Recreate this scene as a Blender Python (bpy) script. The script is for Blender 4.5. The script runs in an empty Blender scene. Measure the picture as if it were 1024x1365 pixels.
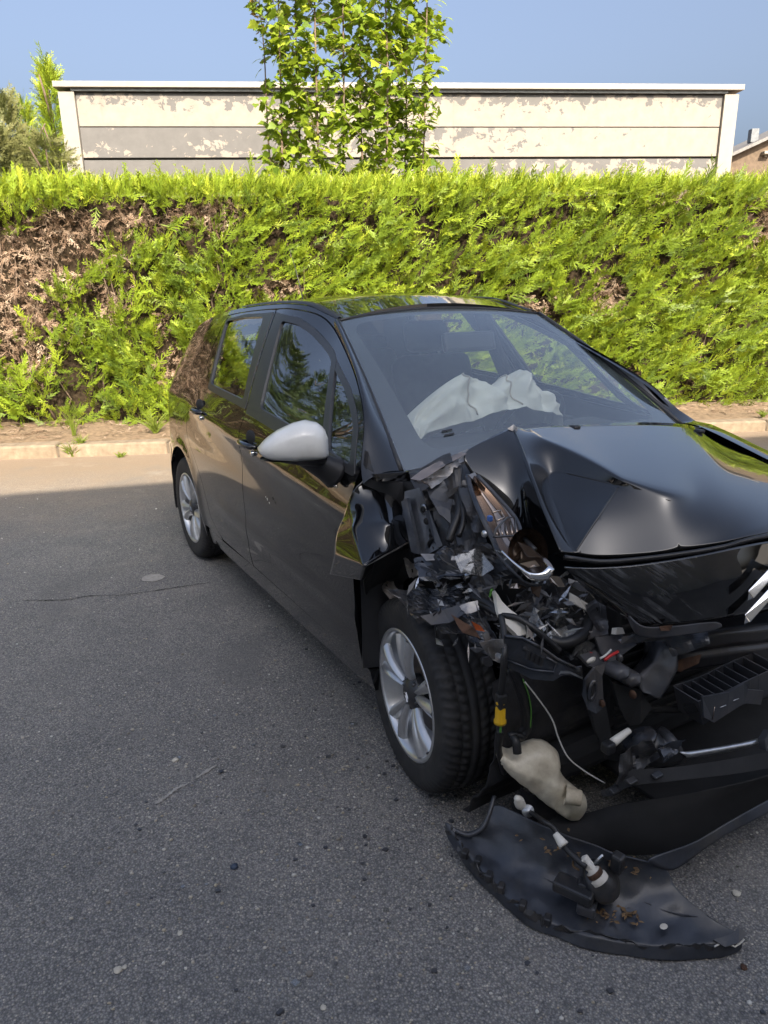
import bpy, bmesh, math, random
import numpy as np
from mathutils import Vector, Matrix, noise
from mathutils.geometry import delaunay_2d_cdt

random.seed(7)
rng = np.random.default_rng(11)
SC = bpy.context.scene
COL = SC.collection
R = math.radians

# ------------------------------------------------------------------ camera
cam_d = bpy.data.cameras.new('camera')
cam = bpy.data.objects.new('camera', cam_d)
COL.objects.link(cam)
cam_d.sensor_fit = 'VERTICAL'
cam_d.sensor_height = 36.0
cam_d.lens = 949.8 / 1365 * 36.0
cam_d.clip_end = 2000
_th, _ro = 0.299, -0.016
_f = Vector((0, math.cos(_th), -math.sin(_th)))
_u = Vector((0, math.sin(_th), math.cos(_th)))
_r = Vector((1, 0, 0))
_cr, _sr = math.cos(_ro), math.sin(_ro)
_right = _r * _cr + _u * (_sr)
_up = _u * _cr - _r * (_sr)
_m = Matrix((( _right.x, _up.x, -_f.x), (_right.y, _up.y, -_f.y), (_right.z, _up.z, -_f.z))).to_4x4()
_m.translation = Vector((0, 0, 1.532))
cam.matrix_world = _m
SC.camera = cam

# ------------------------------------------------------------------ light
SUN = Vector((0.24, -0.78, 0.575)).normalized()
elev = math.asin(SUN.z)
world = bpy.data.worlds.new('World')
SC.world = world
world.use_nodes = True
nt = world.node_tree
bg = nt.nodes['Background']
sky = nt.nodes.new('ShaderNodeTexSky')
sky.sky_type = 'NISHITA'
sky.sun_disc = False
sky.sun_elevation = elev
sky.sun_rotation = math.atan2(SUN.x, SUN.y) % (2 * math.pi)
sky.air_density = 0.9
sky.dust_density = 10.0
sky.ozone_density = 4.5
hsv = nt.nodes.new('ShaderNodeHueSaturation')
hsv.inputs['Saturation'].default_value = 0.80
nt.links.new(sky.outputs[0], hsv.inputs['Color'])
nt.links.new(hsv.outputs[0], bg.inputs[0])
bg.inputs[1].default_value = 0.095
sun_d = bpy.data.lights.new('sun', 'SUN')
sun_d.energy = 4.2
sun_d.angle = R(0.55)
sun_d.color = (1.0, 0.87, 0.69)
sun = bpy.data.objects.new('sun', sun_d)
COL.objects.link(sun)
sun.rotation_euler = (-SUN).to_track_quat('-Z', 'Y').to_euler()
sun.location = (4, -9, 14)
SC.view_settings.view_transform = 'Standard'
SC.view_settings.look = 'None'
SC.view_settings.exposure = 1.78
SC.view_settings.gamma = 1.0
SC.view_settings.use_curve_mapping = False
SC.cycles.max_bounces = 10
SC.cycles.transparent_max_bounces = 12
SC.cycles.sample_clamp_indirect = 6
SC.cycles.use_denoising = True

# ------------------------------------------------------------------ helpers
def put(o, parent=None, **kw):
    COL.objects.link(o)
    if parent is not None:
        o.parent = parent
    for k, v in kw.items():
        o[k] = v
    return o

def mk(name, V, Fc, mat, parent=None, smooth=False, mids=None, **kw):
    me = bpy.data.meshes.new(name)
    me.from_pydata([tuple(map(float, v)) for v in V], [], [tuple(int(i) for i in f) for f in Fc])
    for m in (mat if isinstance(mat, (list, tuple)) else [mat]):
        me.materials.append(m)
    if mids is not None:
        me.polygons.foreach_set('material_index', mids)
    if smooth:
        me.polygons.foreach_set('use_smooth', [True] * len(me.polygons))
    me.update()
    return put(bpy.data.objects.new(name, me), parent, **kw)

def mk_np(name, V, T, mat, parent=None, col=None, **kw):
    """large triangle mesh from numpy arrays"""
    me = bpy.data.meshes.new(name)
    V = np.asarray(V, np.float32); T = np.asarray(T, np.int32)
    me.vertices.add(len(V)); me.vertices.foreach_set('co', V.ravel())
    me.loops.add(T.size); me.loops.foreach_set('vertex_index', T.ravel())
    me.polygons.add(len(T)); me.polygons.foreach_set('loop_start', np.arange(0, T.size, 3, dtype=np.int32))
    if col is not None:
        a = me.attributes.new('tint', 'FLOAT', 'POINT')
        a.data.foreach_set('value', np.asarray(col, np.float32))
    me.materials.append(mat)
    me.update(calc_edges=True)
    return put(bpy.data.objects.new(name, me), parent, **kw)

def empty(name, loc=(0, 0, 0), rz=0, **kw):
    o = bpy.data.objects.new(name, None)
    o.location = loc; o.rotation_euler = (0, 0, rz)
    o.empty_display_size = 0.2
    return put(o, None, **kw)

def from_bm(name, bm, mat, parent=None, smooth=False, **kw):
    me = bpy.data.meshes.new(name)
    bm.normal_update()
    bm.to_mesh(me); bm.free()
    for m in (mat if isinstance(mat, (list, tuple)) else [mat]):
        me.materials.append(m)
    if smooth:
        me.polygons.foreach_set('use_smooth', [True] * len(me.polygons))
    return put(bpy.data.objects.new(name, me), parent, **kw)

def add_box(bm, c, s, bev=0.0, rot=None, seg=2):
    r = bmesh.ops.create_cube(bm, size=1.0)
    vs = r['verts']
    for v in vs:
        v.co = Vector((v.co.x * s[0], v.co.y * s[1], v.co.z * s[2]))
    if bev > 0:
        es = list({e for v in vs for e in v.link_edges})
        rr = bmesh.ops.bevel(bm, geom=es, offset=bev, segments=seg, profile=0.5, affect='EDGES')
        vs = list({v for f in rr['faces'] for v in f.verts} | {v for v in vs if v.is_valid})
    M = Matrix.Translation(Vector(c))
    if rot is not None:
        M = M @ (rot.to_4x4() if not isinstance(rot, Matrix) or len(rot) == 3 else rot)
    bmesh.ops.transform(bm, matrix=M, verts=vs)
    return vs

def box(name, c, s, mat, parent=None, bev=0.004, rot=None, **kw):
    bm = bmesh.new(); add_box(bm, c, s, bev, rot)
    return from_bm(name, bm, mat, parent, **kw)

def cr(pts, n=6, closed=False):
    """Catmull-Rom through points"""
    P = [np.array(p, float) for p in pts]
    out = []
    N = len(P)
    for i in range(N if closed else N - 1):
        if closed:
            a, b, c, d = P[i - 1], P[i], P[(i + 1) % N], P[(i + 2) % N]
        else:
            b, c = P[i], P[i + 1]
            a = P[i - 1] if i > 0 else 2 * b - c
            d = P[i + 2] if i + 2 < N else 2 * c - b
        for k in range(n):
            t = k / n
            out.append(0.5 * ((2 * b) + (c - a) * t + (2 * a - 5 * b + 4 * c - d) * t * t + (3 * b - a - 3 * c + d) * t ** 3))
    if not closed:
        out.append(P[-1])
    return out

def tube_vf(pts, r, seg=8, cap=True):
    P = [Vector(p) for p in pts]
    n = len(P)
    rad = r if hasattr(r, '__len__') else [r] * n
    V, Fc = [], []
    prev = None
    for i in range(n):
        t = (P[min(i + 1, n - 1)] - P[max(i - 1, 0)]).normalized()
        if prev is None:
            a = Vector((0, 0, 1)) if abs(t.z) < 0.9 else Vector((1, 0, 0))
            u = t.cross(a).normalized()
        else:
            u = (prev - t * prev.dot(t)).normalized()
        prev = u
        w = t.cross(u)
        for k in range(seg):
            an = 2 * math.pi * k / seg
            V.append(P[i] + (u * math.cos(an) + w * math.sin(an)) * rad[i])
    for i in range(n - 1):
        for k in range(seg):
            a = i * seg + k; b = i * seg + (k + 1) % seg
            Fc.append((a, b, b + seg, a + seg))
    if cap:
        Fc.append(tuple(range(seg))[::-1]); Fc.append(tuple(range((n - 1) * seg, n * seg)))
    return V, Fc

def tube(name, pts, r, mat, parent=None, seg=8, smooth_n=5, **kw):
    if smooth_n > 1 and len(pts) > 2:
        if hasattr(r, '__len__'):
            q = cr([tuple(p) + (rr,) for p, rr in zip(pts, r)], smooth_n)
            r = [x[3] for x in q]; pts = [x[:3] for x in q]
        else:
            pts = cr(pts, smooth_n)
    V, Fc = tube_vf(pts, r, seg)
    return mk(name, V, Fc, mat, parent, smooth=True, **kw)

def lathe_vf(prof, seg=48, axis='y'):
    """profile of (r, h); revolve around axis"""
    V, Fc = [], []
    n = len(prof)
    for i in range(seg):
        a = 2 * math.pi * i / seg
        for (r, h) in prof:
            c, s = r * math.cos(a), r * math.sin(a)
            V.append({'y': (c, h, s), 'z': (c, s, h), 'x': (h, c, s)}[axis])
    for i in range(seg):
        j = (i + 1) % seg
        for k in range(n - 1):
            Fc.append((i * n + k, i * n + k + 1, j * n + k + 1, j * n + k))
    return V, Fc

def join_vf(*vfs):
    V, Fc = [], []
    for v, f in vfs:
        o = len(V); V += list(v); Fc += [tuple(i + o for i in q) for q in f]
    return V, Fc

# ------------------------------------------------------------------ materials
def new_mat(name):
    m = bpy.data.materials.new(name); m.use_nodes = True
    n = m.node_tree.nodes; b = n['Principled BSDF']
    return m, m.node_tree, b

def lk(t, a, b): t.links.new(a, b)

def nd(t, typ, **kw):
    n = t.nodes.new(typ)
    for k, v in kw.items():
        setattr(n, k, v)
    return n

def noise_node(t, scale, detail=6, rough=0.6, coord=None, dist=0.0):
    n = nd(t, 'ShaderNodeTexNoise'); n.inputs['Scale'].default_value = scale
    n.inputs['Detail'].default_value = detail; n.inputs['Roughness'].default_value = rough
    n.inputs['Distortion'].default_value = dist
    if coord is not None: lk(t, coord, n.inputs['Vector'])
    return n

def ramp(t, src, stops):
    r = nd(t, 'ShaderNodeValToRGB')
    el = r.color_ramp.elements
    while len(el) > 1: el.remove(el[-1])
    el[0].position = stops[0][0]; el[0].color = tuple(stops[0][1]) + (1,) if len(stops[0][1]) == 3 else stops[0][1]
    for p, c in stops[1:]:
        e = el.new(p); e.color = tuple(c) + (1,) if len(c) == 3 else c
    lk(t, src, r.inputs[0])
    return r

def g3(v): return (v, v, v)

def mixc(t, fac, a, b):
    m = nd(t, 'ShaderNodeMix', data_type='RGBA')
    if hasattr(fac, 'node'): lk(t, fac, m.inputs[0])
    else: m.inputs[0].default_value = fac
    for i, v in ((6, a), (7, b)):
        if hasattr(v, 'node'): lk(t, v, m.inputs[i])
        else: m.inputs[i].default_value = tuple(v) + (1,)
    return m.outputs[2]

def math_n(t, op, a, b=None):
    m = nd(t, 'ShaderNodeMath', operation=op)
    for i, v in ((0, a), (1, b)):
        if v is None: continue
        if hasattr(v, 'node'): lk(t, v, m.inputs[i])
        else: m.inputs[i].default_value = v
    return m.outputs[0]

def bump(t, b, src, strength=0.3, dist=0.01):
    n = nd(t, 'ShaderNodeBump'); n.inputs['Strength'].default_value = strength; n.inputs['Distance'].default_value = dist
    lk(t, src, n.inputs['Height']); lk(t, n.outputs[0], b.inputs['Normal'])
    return n

def simple(name, col, rough=0.5, metal=0.0, var=0.25, scale=12, bmp=0.0, spec=0.5, coat=0.0, dirt=None):
    m, t, b = new_mat(name)
    co = nd(t, 'ShaderNodeTexCoord').outputs['Object']
    n = noise_node(t, scale, 5, 0.6, co)
    lo = tuple(c * (1 - var) for c in col); hi = tuple(min(1, c * (1 + var)) for c in col)
    r = ramp(t, n.outputs[0], [(0.3, lo), (0.7, hi)])
    src = r.outputs[0]
    if dirt:
        n2 = noise_node(t, scale * .45, 8, 0.7, co)
        f = ramp(t, n2.outputs[0], [(0.48, g3(0)), (0.68, g3(dirt[1]))])
        src = mixc(t, f.outputs[0], src, dirt[0])
    lk(t, src, b.inputs['Base Color'])
    b.inputs['Roughness'].default_value = rough
    b.inputs['Metallic'].default_value = metal
    b.inputs['Specular IOR Level'].default_value = spec
    b.inputs['Coat Weight'].default_value = coat
    b.inputs['Coat Roughness'].default_value = 0.03
    if bmp > 0:
        n3 = noise_node(t, scale * 6, 4, 0.6, co)
        bump(t, b, n3.outputs[0], bmp, 0.004)
    return m

M = {}
# asphalt
def asphalt_mat():
    m, t, b = new_mat('asphalt')
    co = nd(t, 'ShaderNodeTexCoord').outputs['Object']
    big = noise_node(t, 0.45, 5, 0.6, co, 0.4)
    mid = noise_node(t, 3.5, 6, 0.65, co)
    fine = noise_node(t, 240, 3, 0.7, co)
    base = ramp(t, math_n(t, 'ADD', math_n(t, 'MULTIPLY', big.outputs[0], 0.6), math_n(t, 'MULTIPLY', mid.outputs[0], 0.4)),
                [(0.36, (0.255, 0.250, 0.244)), (0.5, (0.315, 0.305, 0.292)), (0.64, (0.375, 0.356, 0.334))])
    v = nd(t, 'ShaderNodeTexVoronoi'); v.inputs['Scale'].default_value = 185; lk(t, co, v.inputs['Vector'])
    agg = ramp(t, v.outputs['Color'], [(0.0, (0.38, 0.39, 0.42)), (0.45, (0.85, 0.85, 0.86)), (0.75, (1.15, 1.12, 1.06)), (0.9, (1.6, 1.5, 1.32)), (1.0, (2.3, 2.15, 1.85))])
    edge = ramp(t, v.outputs['Distance'], [(0.25, g3(1)), (0.62, g3(0.38))])
    mm = nd(t, 'ShaderNodeMix', data_type='RGBA', blend_type='MULTIPLY'); mm.inputs[0].default_value = 0.85
    lk(t, base.outputs[0], mm.inputs[6]); lk(t, agg.outputs[0], mm.inputs[7])
    m2 = nd(t, 'ShaderNodeMix', data_type='RGBA', blend_type='MULTIPLY'); m2.inputs[0].default_value = 0.75
    lk(t, mm.outputs[2], m2.inputs[6]); lk(t, edge.outputs[0], m2.inputs[7])
    # sparse pale grit caught in the surface
    v2 = nd(t, 'ShaderNodeTexVoronoi'); v2.inputs['Scale'].default_value = 55; lk(t, co, v2.inputs['Vector'])
    sp = math_n(t, 'MULTIPLY', math_n(t, 'LESS_THAN', v2.outputs['Distance'], 0.13), math_n(t, 'GREATER_THAN', nd_sep(t, v2.outputs['Color']), 0.80))
    c3 = mixc(t, sp, m2.outputs[2], (0.46, 0.42, 0.35))
    # dust washed towards the kerb: soil colour by distance from it
    sx = nd(t, 'ShaderNodeSeparateXYZ'); lk(t, co, sx.inputs[0])
    dk = math_n(t, 'SUBTRACT', sx.outputs[1], math_n(t, 'MULTIPLY', sx.outputs[0], 0.115))
    dk = math_n(t, 'ADD', dk, math_n(t, 'MULTIPLY', math_n(t, 'SUBTRACT', mid.outputs[0], 0.5), 1.4))
    mr = nd(t, 'ShaderNodeMapRange'); mr.inputs[1].default_value = 4.6; mr.inputs[2].default_value = 7.0
    mr.inputs[3].default_value = 0.0; mr.inputs[4].default_value = 0.85
    lk(t, dk, mr.inputs[0])
    dusty = mixc(t, mr.outputs[0], c3, (0.215, 0.158, 0.105))
    st = noise_node(t, 1.1, 4, .55, co, 1.2)
    stn = ramp(t, st.outputs[0], [(.56, g3(0)), (.70, g3(.45))])
    fleck = noise_node(t, 2.3, 6, .7, co)
    flk = ramp(t, fleck.outputs[0], [(.30, g3(.30)), (.44, g3(0))])
    dusty = mixc(t, stn.outputs[0], dusty, (0.15, 0.145, 0.14))
    dusty = mixc(t, flk.outputs[0], dusty, (0.36, 0.33, 0.28))
    lk(t, dusty, b.inputs['Base Color'])
    b.inputs['Roughness'].default_value = 0.82
    b.inputs['Specular IOR Level'].default_value = 0.35
    hh = math_n(t, 'ADD', math_n(t, 'MULTIPLY', edge.outputs[0], 1.0), math_n(t, 'MULTIPLY', fine.outputs[0], 0.5))
    bump(t, b, hh, 0.75, 0.004)
    return m

def nd_sep(t, col):
    s = nd(t, 'ShaderNodeSeparateColor'); lk(t, col, s.inputs[0]); return s.outputs[0]

M['asphalt'] = asphalt_mat()
M['soil'] = simple('soil', (0.16, 0.112, 0.068), 0.95, var=0.45, scale=22, bmp=0.8)
M['kerb'] = simple('kerb_concrete', (0.20, 0.155, 0.108), 0.9, var=0.35, scale=11, bmp=0.5, dirt=((0.16, 0.13, 0.09), 0.7))
M['joint'] = simple('kerb_joint', (0.10, 0.08, 0.06), 0.95)

def leaf_mat(name, lo, mid, hi, trans, tw=0.35, rough=0.5):
    m, t, b = new_mat(name)
    at = nd(t, 'ShaderNodeAttribute', attribute_name='tint')
    r = ramp(t, at.outputs['Fac'], [(0.0, lo), (0.5, mid), (1.0, hi)])
    lk(t, r.outputs[0], b.inputs['Base Color'])
    b.inputs['Roughness'].default_value = rough
    b.inputs['Specular IOR Level'].default_value = 0.35
    tr = nd(t, 'ShaderNodeBsdfTranslucent'); tr.inputs[0].default_value = tuple(trans) + (1,)
    r2 = nd(t, 'ShaderNodeMix', data_type='RGBA', blend_type='MULTIPLY'); r2.inputs[0].default_value = 0.0
    mx = nd(t, 'ShaderNodeMixShader'); mx.inputs[0].default_value = tw
    lk(t, b.outputs[0], mx.inputs[1]); lk(t, tr.outputs[0], mx.inputs[2])
    lk(t, mx.outputs[0], t.nodes['Material Output'].inputs[0])
    return m

M['frond'] = leaf_mat('cypress_frond', (0.045, 0.080, 0.010), (0.20, 0.285, 0.020), (0.40, 0.45, 0.045), (0.38, 0.42, 0.02), 0.25)
M['deadfrond'] = leaf_mat('dead_cypress_twig', (0.07, 0.042, 0.026), (0.25, 0.17, 0.115), (0.46, 0.36, 0.27), (0.2, 0.13, 0.08), 0.12, 0.9)
M['maple'] = leaf_mat('maple_leaf', (0.07, 0.12, 0.015), (0.16, 0.23, 0.022), (0.30, 0.35, 0.035), (0.34, 0.44, 0.03), 0.42)
M['youngleaf'] = leaf_mat('young_leaf', (0.25, 0.18, 0.03), (0.33, 0.20, 0.03), (0.4, 0.26, 0.06), (0.3, 0.2, 0.03), 0.3)
M['olive'] = leaf_mat('olive_shrub_leaf', (0.07, 0.085, 0.025), (0.14, 0.15, 0.05), (0.23, 0.22, 0.09), (0.16, 0.18, 0.04), 0.25)
M['darkleaf'] = leaf_mat('far_tree_leaf', (0.025, 0.045, 0.015), (0.045, 0.075, 0.02), (0.08, 0.115, 0.03), (0.09, 0.13, 0.02), 0.25)
M['grass'] = leaf_mat('grass_blade', (0.08, 0.12, 0.02), (0.14, 0.19, 0.025), (0.27, 0.26, 0.07), (0.2, 0.26, 0.03), 0.3)
M['bark'] = simple('bark', (0.12, 0.085, 0.06), 0.9, var=0.4, scale=20, bmp=0.6)
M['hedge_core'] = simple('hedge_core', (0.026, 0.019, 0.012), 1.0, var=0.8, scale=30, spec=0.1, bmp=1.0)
# ------------------------------------------------------------------ ground
def ground_sheet():
    # one sheet to the horizon; finer where the camera stands
    xs = [-700, -150, -40, -15] + list(np.linspace(-6, 6, 25)) + [15, 40, 150, 700]
    ys = [-700, -150, -40, -12] + list(np.linspace(-3, 7.5, 25)) + [12, 40, 150, 700]
    V = [(x, y, 0) for y in ys for x in xs]
    n = len(xs)
    Fc = [(j * n + i, j * n + i + 1, (j + 1) * n + i + 1, (j + 1) * n + i) for j in range(len(ys) - 1) for i in range(n - 1)]
    return mk('asphalt_ground', V, Fc, M['asphalt'], kind='structure')
asphalt = ground_sheet()

def kerb_y(x): return 7.33 + 0.105 * x            # front foot of the kerb
def hedge_y(x): return 8.66 + 0.10 * x            # mean front of the hedge

# bed of soil behind the kerb, lumpy
def soil_bed():
    xs = np.linspace(-26, 13, 230); vs = np.linspace(0, 1, 14)
    V = []; Fc = []
    for i, x in enumerate(xs):
        for j, v in enumerate(vs):
            y = kerb_y(x) + 0.17 + v * 2.4
            z = 0.105 + 0.04 * v + 0.05 * noise.noise((x * 2.3, y * 2.3, 0)) * min(1, v * 4) + 0.025 * noise.noise((x * 9, y * 9, 3)) * min(1, v * 6)
            V.append((x, y, z))
    n = len(vs)
    for i in range(len(xs) - 1):
        for j in range(n - 1):
            Fc.append((i * n + j, (i + 1) * n + j, (i + 1) * n + j + 1, i * n + j + 1))
    mk('soil_bed', V, Fc, M['soil'], smooth=True, kind='structure')
soil_bed()

kerb = empty('kerb', (0, 7.33, 0), 0, kind='structure')
def kerb_stones():
    x = -25.6
    L = 1.07; ang = math.atan(0.105)
    protos = []
    for k in range(4):
        bm = bmesh.new()
        add_box(bm, (0, 0.1, 0.03), (L - 0.014, 0.2, 0.2), 0.022, seg=3)
        for v in bm.verts:
            p = v.co
            v.co += Vector((noise.noise(p * 9 + Vector((k * 7, 0, 0))), noise.noise(p * 9 + Vector((0, 5 + k, 0))), noise.noise(p * 8 + Vector((0, 0, 9 + k))))) * 0.006
        me = bpy.data.meshes.new('kerb_stone'); bm.to_mesh(me); bm.free(); me.materials.append(M['kerb'])
        protos.append(me)
    off = -3.25 - 3 * L
    for i in range(-19, 17):
        cx = off + (i + 3) * L + L / 2
        o = bpy.data.objects.new('kerb_stone', protos[i % 4])
        o.parent = kerb
        o.location = (cx, 0.105 * cx + random.uniform(-.006, .006), random.uniform(-.008, .006) - 0.005)
        o.rotation_euler = (random.uniform(-.02, .02), random.uniform(-.004, .004), ang)
        COL.objects.link(o)
    V = []; Fc = []
    a, b = -26, 13
    V = [(a, 0.105 * a + .02, -.05), (b, 0.105 * b + .02, -.05), (b, 0.105 * b + .19, -.05), (a, 0.105 * a + .19, -.05),
         (a, 0.105 * a + .02, .10), (b, 0.105 * b + .02, .10), (b, 0.105 * b + .19, .10), (a, 0.105 * a + .19, .10)]
    mk('kerb_mortar', V, [(0, 1, 5, 4), (4, 5, 6, 7), (1, 2, 6, 5), (3, 0, 4, 7), (2, 3, 7, 6)], M['joint'], kerb)
kerb_stones()

# ------------------------------------------------------------------ foliage makers
def frond_proto(seed, L=0.25, pairs=8, droop=0.12, width=0.0075, side=.34):
    """feathery flat cypress spray, stem along +Y, flat in XY, tips drooping in -Z"""
    r = random.Random(seed)
    V = []; T = []
    def strip(p, d, l, w, bend):
        side = d.cross(Vector((0, 0, 1))).normalized()
        q = p + d * l * .55; e = p + d * l + Vector((0, 0, -bend * l))
        i = len(V)
        V.extend([p - side * w * .4, p + side * w * .4, q - side * w * .6 + Vector((0, 0, -bend * l * .25)), q + side * w * .6 + Vector((0, 0, -bend * l * .25)), e])
        T.extend([(i, i + 1, i + 2), (i + 1, i + 3, i + 2), (i + 2, i + 3, i + 4)])
        return q, e
    def zat(y): return -droop * y * y / L
    strip(Vector((0, 0, 0)), Vector((0, 1, 0)), L, width * .7, droop)
    for k in range(pairs):
        for s in (-1, 1):
            f = (k + .4 + r.uniform(-.3, .3)) / pairs
            y = f * L * .95
            a = R(r.uniform(20, 42))
            l = L * (side - .62 * side * f) * r.uniform(.7, 1.3)
            d = Vector((s * math.sin(a), math.cos(a), r.uniform(-.2, .25))).normalized()
            p = Vector((0, y, zat(y)))
            q, e = strip(p, d, l, width, .22)
            for h in range(2):
                a2 = a + s * 0 + R(r.choice((-1, 1)) * r.uniform(25, 45))
                d2 = Vector((s * math.sin(a2), math.cos(a2), r.uniform(-.25, .25))).normalized()
                b = p.lerp(q, r.uniform(.5, 1.3)) if h == 0 else p.lerp(e, r.uniform(.4, .8))
                l2 = l * r.uniform(.3, .55)
                sd = d2.cross(Vector((0, 0, 1))).normalized() * width * .45
                i = len(V); V.extend([b - sd, b + sd, b + d2 * l2]); T.append((i, i + 1, i + 2))
    return np.array([tuple(v) for v in V]), np.array(T)

def blade_proto(seed, L=0.2, n=7, spread=0.5, w=0.012):
    """tuft of upright young shoots"""
    r = random.Random(seed); V = []; T = []
    for k in range(n):
        a = r.uniform(0, 6.283); t = r.uniform(0, spread); l = L * r.uniform(.5, 1.1)
        d = Vector((math.cos(a) * t, math.sin(a) * t, 1)).normalized()
        sd = d.cross(Vector((math.sin(a * 3), math.cos(a * 2), .2))).normalized() * w * .5
        b = Vector((r.uniform(-.02, .02), r.uniform(-.02, .02), 0))
        m_ = b + d * l * .5; e = b + d * l + Vector((math.cos(a), math.sin(a), -.4)) * l * .18
        i = len(V)
        V.extend([b - sd * .6, b + sd * .6, m_ - sd, m_ + sd, e]); T.extend([(i, i + 1, i + 2), (i + 1, i + 3, i + 2), (i + 2, i + 3, i + 4)])
    return np.array([tuple(v) for v in V]), np.array(T)

def basis(Y, roll):
    """rotation matrices (n,3,3) whose columns are X,Y,Z with given Y axes"""
    Y = Y / np.linalg.norm(Y, axis=1, keepdims=True)
    up = np.tile([0, 0, 1.0], (len(Y), 1))
    X = np.cross(Y, up); X /= np.linalg.norm(X, axis=1, keepdims=True) + 1e-9
    Z = np.cross(X, Y)
    c, s = np.cos(roll)[:, None], np.sin(roll)[:, None]
    X2 = X * c + Z * s; Z2 = -X * s + Z * c
    return np.stack([X2, Y, Z2], axis=2)

def basis_n(Y, N):
    Y = Y / np.linalg.norm(Y, axis=1, keepdims=True)
    Z = N - (N * Y).sum(1, keepdims=True) * Y
    Z /= np.linalg.norm(Z, axis=1, keepdims=True) + 1e-9
    X = np.cross(Y, Z)
    return np.stack([X, Y, Z], axis=2)

def scatter(protos, pos, rot, scale, tint, tv=0.12):
    Vs, Ts, Cs = [], [], []
    o = 0
    pick = rng.integers(0, len(protos), len(pos))
    for k, (V, T) in enumerate(protos):
        idx = np.where(pick == k)[0]
        if len(idx) == 0: continue
        W = np.einsum('nij,vj->nvi', rot[idx], V) * scale[idx][:, None, None] + pos[idx][:, None, :]
        n, v = W.shape[:2]
        Vs.append(W.reshape(-1, 3))
        Ts.append((T[None] + (np.arange(n) * v)[:, None, None]).reshape(-1, 3) + o)
        g = np.linalg.norm(V, axis=1); g = g / g.max()
        Cs.append(np.clip(tint[idx][:, None] + tv * (g[None] - .5) + rng.normal(0, .05, (n, v)), 0, 1).ravel())
        o += n * v
    return np.concatenate(Vs), np.concatenate(Ts), np.concatenate(Cs)

FRONDS = [frond_proto(s, L=.16 + .14 * ((s * 7) % 10) / 10, pairs=5 + s % 5, droop=.02 + .2 * ((s * 3) % 7) / 7, width=.006 + .003 * (s % 3) / 2, side=.24 + .20 * ((s * 5) % 9) / 9) for s in range(24)]
BLADES = [blade_proto(s) for s in range(6)]

# ------------------------------------------------------------------ the hedge
def vnoise(x, z, sc, seed):
    return np.array([noise.noise((a * sc + seed * 13.7, b * sc, seed * 3.1)) for a, b in zip(x, z)])

def dead_amount(x, z):
    """where the hedge has died back (world x, height)"""
    def blob(cx, cz, rx, rz): return np.clip(1.25 - np.hypot((x - cx) / rx, (z - cz) / rz), 0, 1)
    d = np.maximum.reduce([
        blob(-4.40, 1.62, 1.15, 0.95), blob(-3.45, 2.05, .6, .42), blob(-2.75, 2.33, .55, .22), blob(-2.0, 2.38, .45, .16),
        blob(-3.1, 1.5, .25, .25), blob(-2.4, 0.75, .24, .35), blob(-1.8, 1.1, .2, .2), blob(-2.5, 1.25, .2, .14),
        blob(-1.2, 1.55, .45, .14), blob(3.4, 2.5, .35, .12), blob(4.6, 2.25, .35, .4), blob(2.7, 1.45, .3, .22), blob(1.8, 1.35, .28, .16), blob(-7.2, 1.7, 1.2, .5), blob(-9.6, 1.3, 1.4, .7), blob(-12.5, 1.9, 1.2, .5)])
    return d

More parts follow.
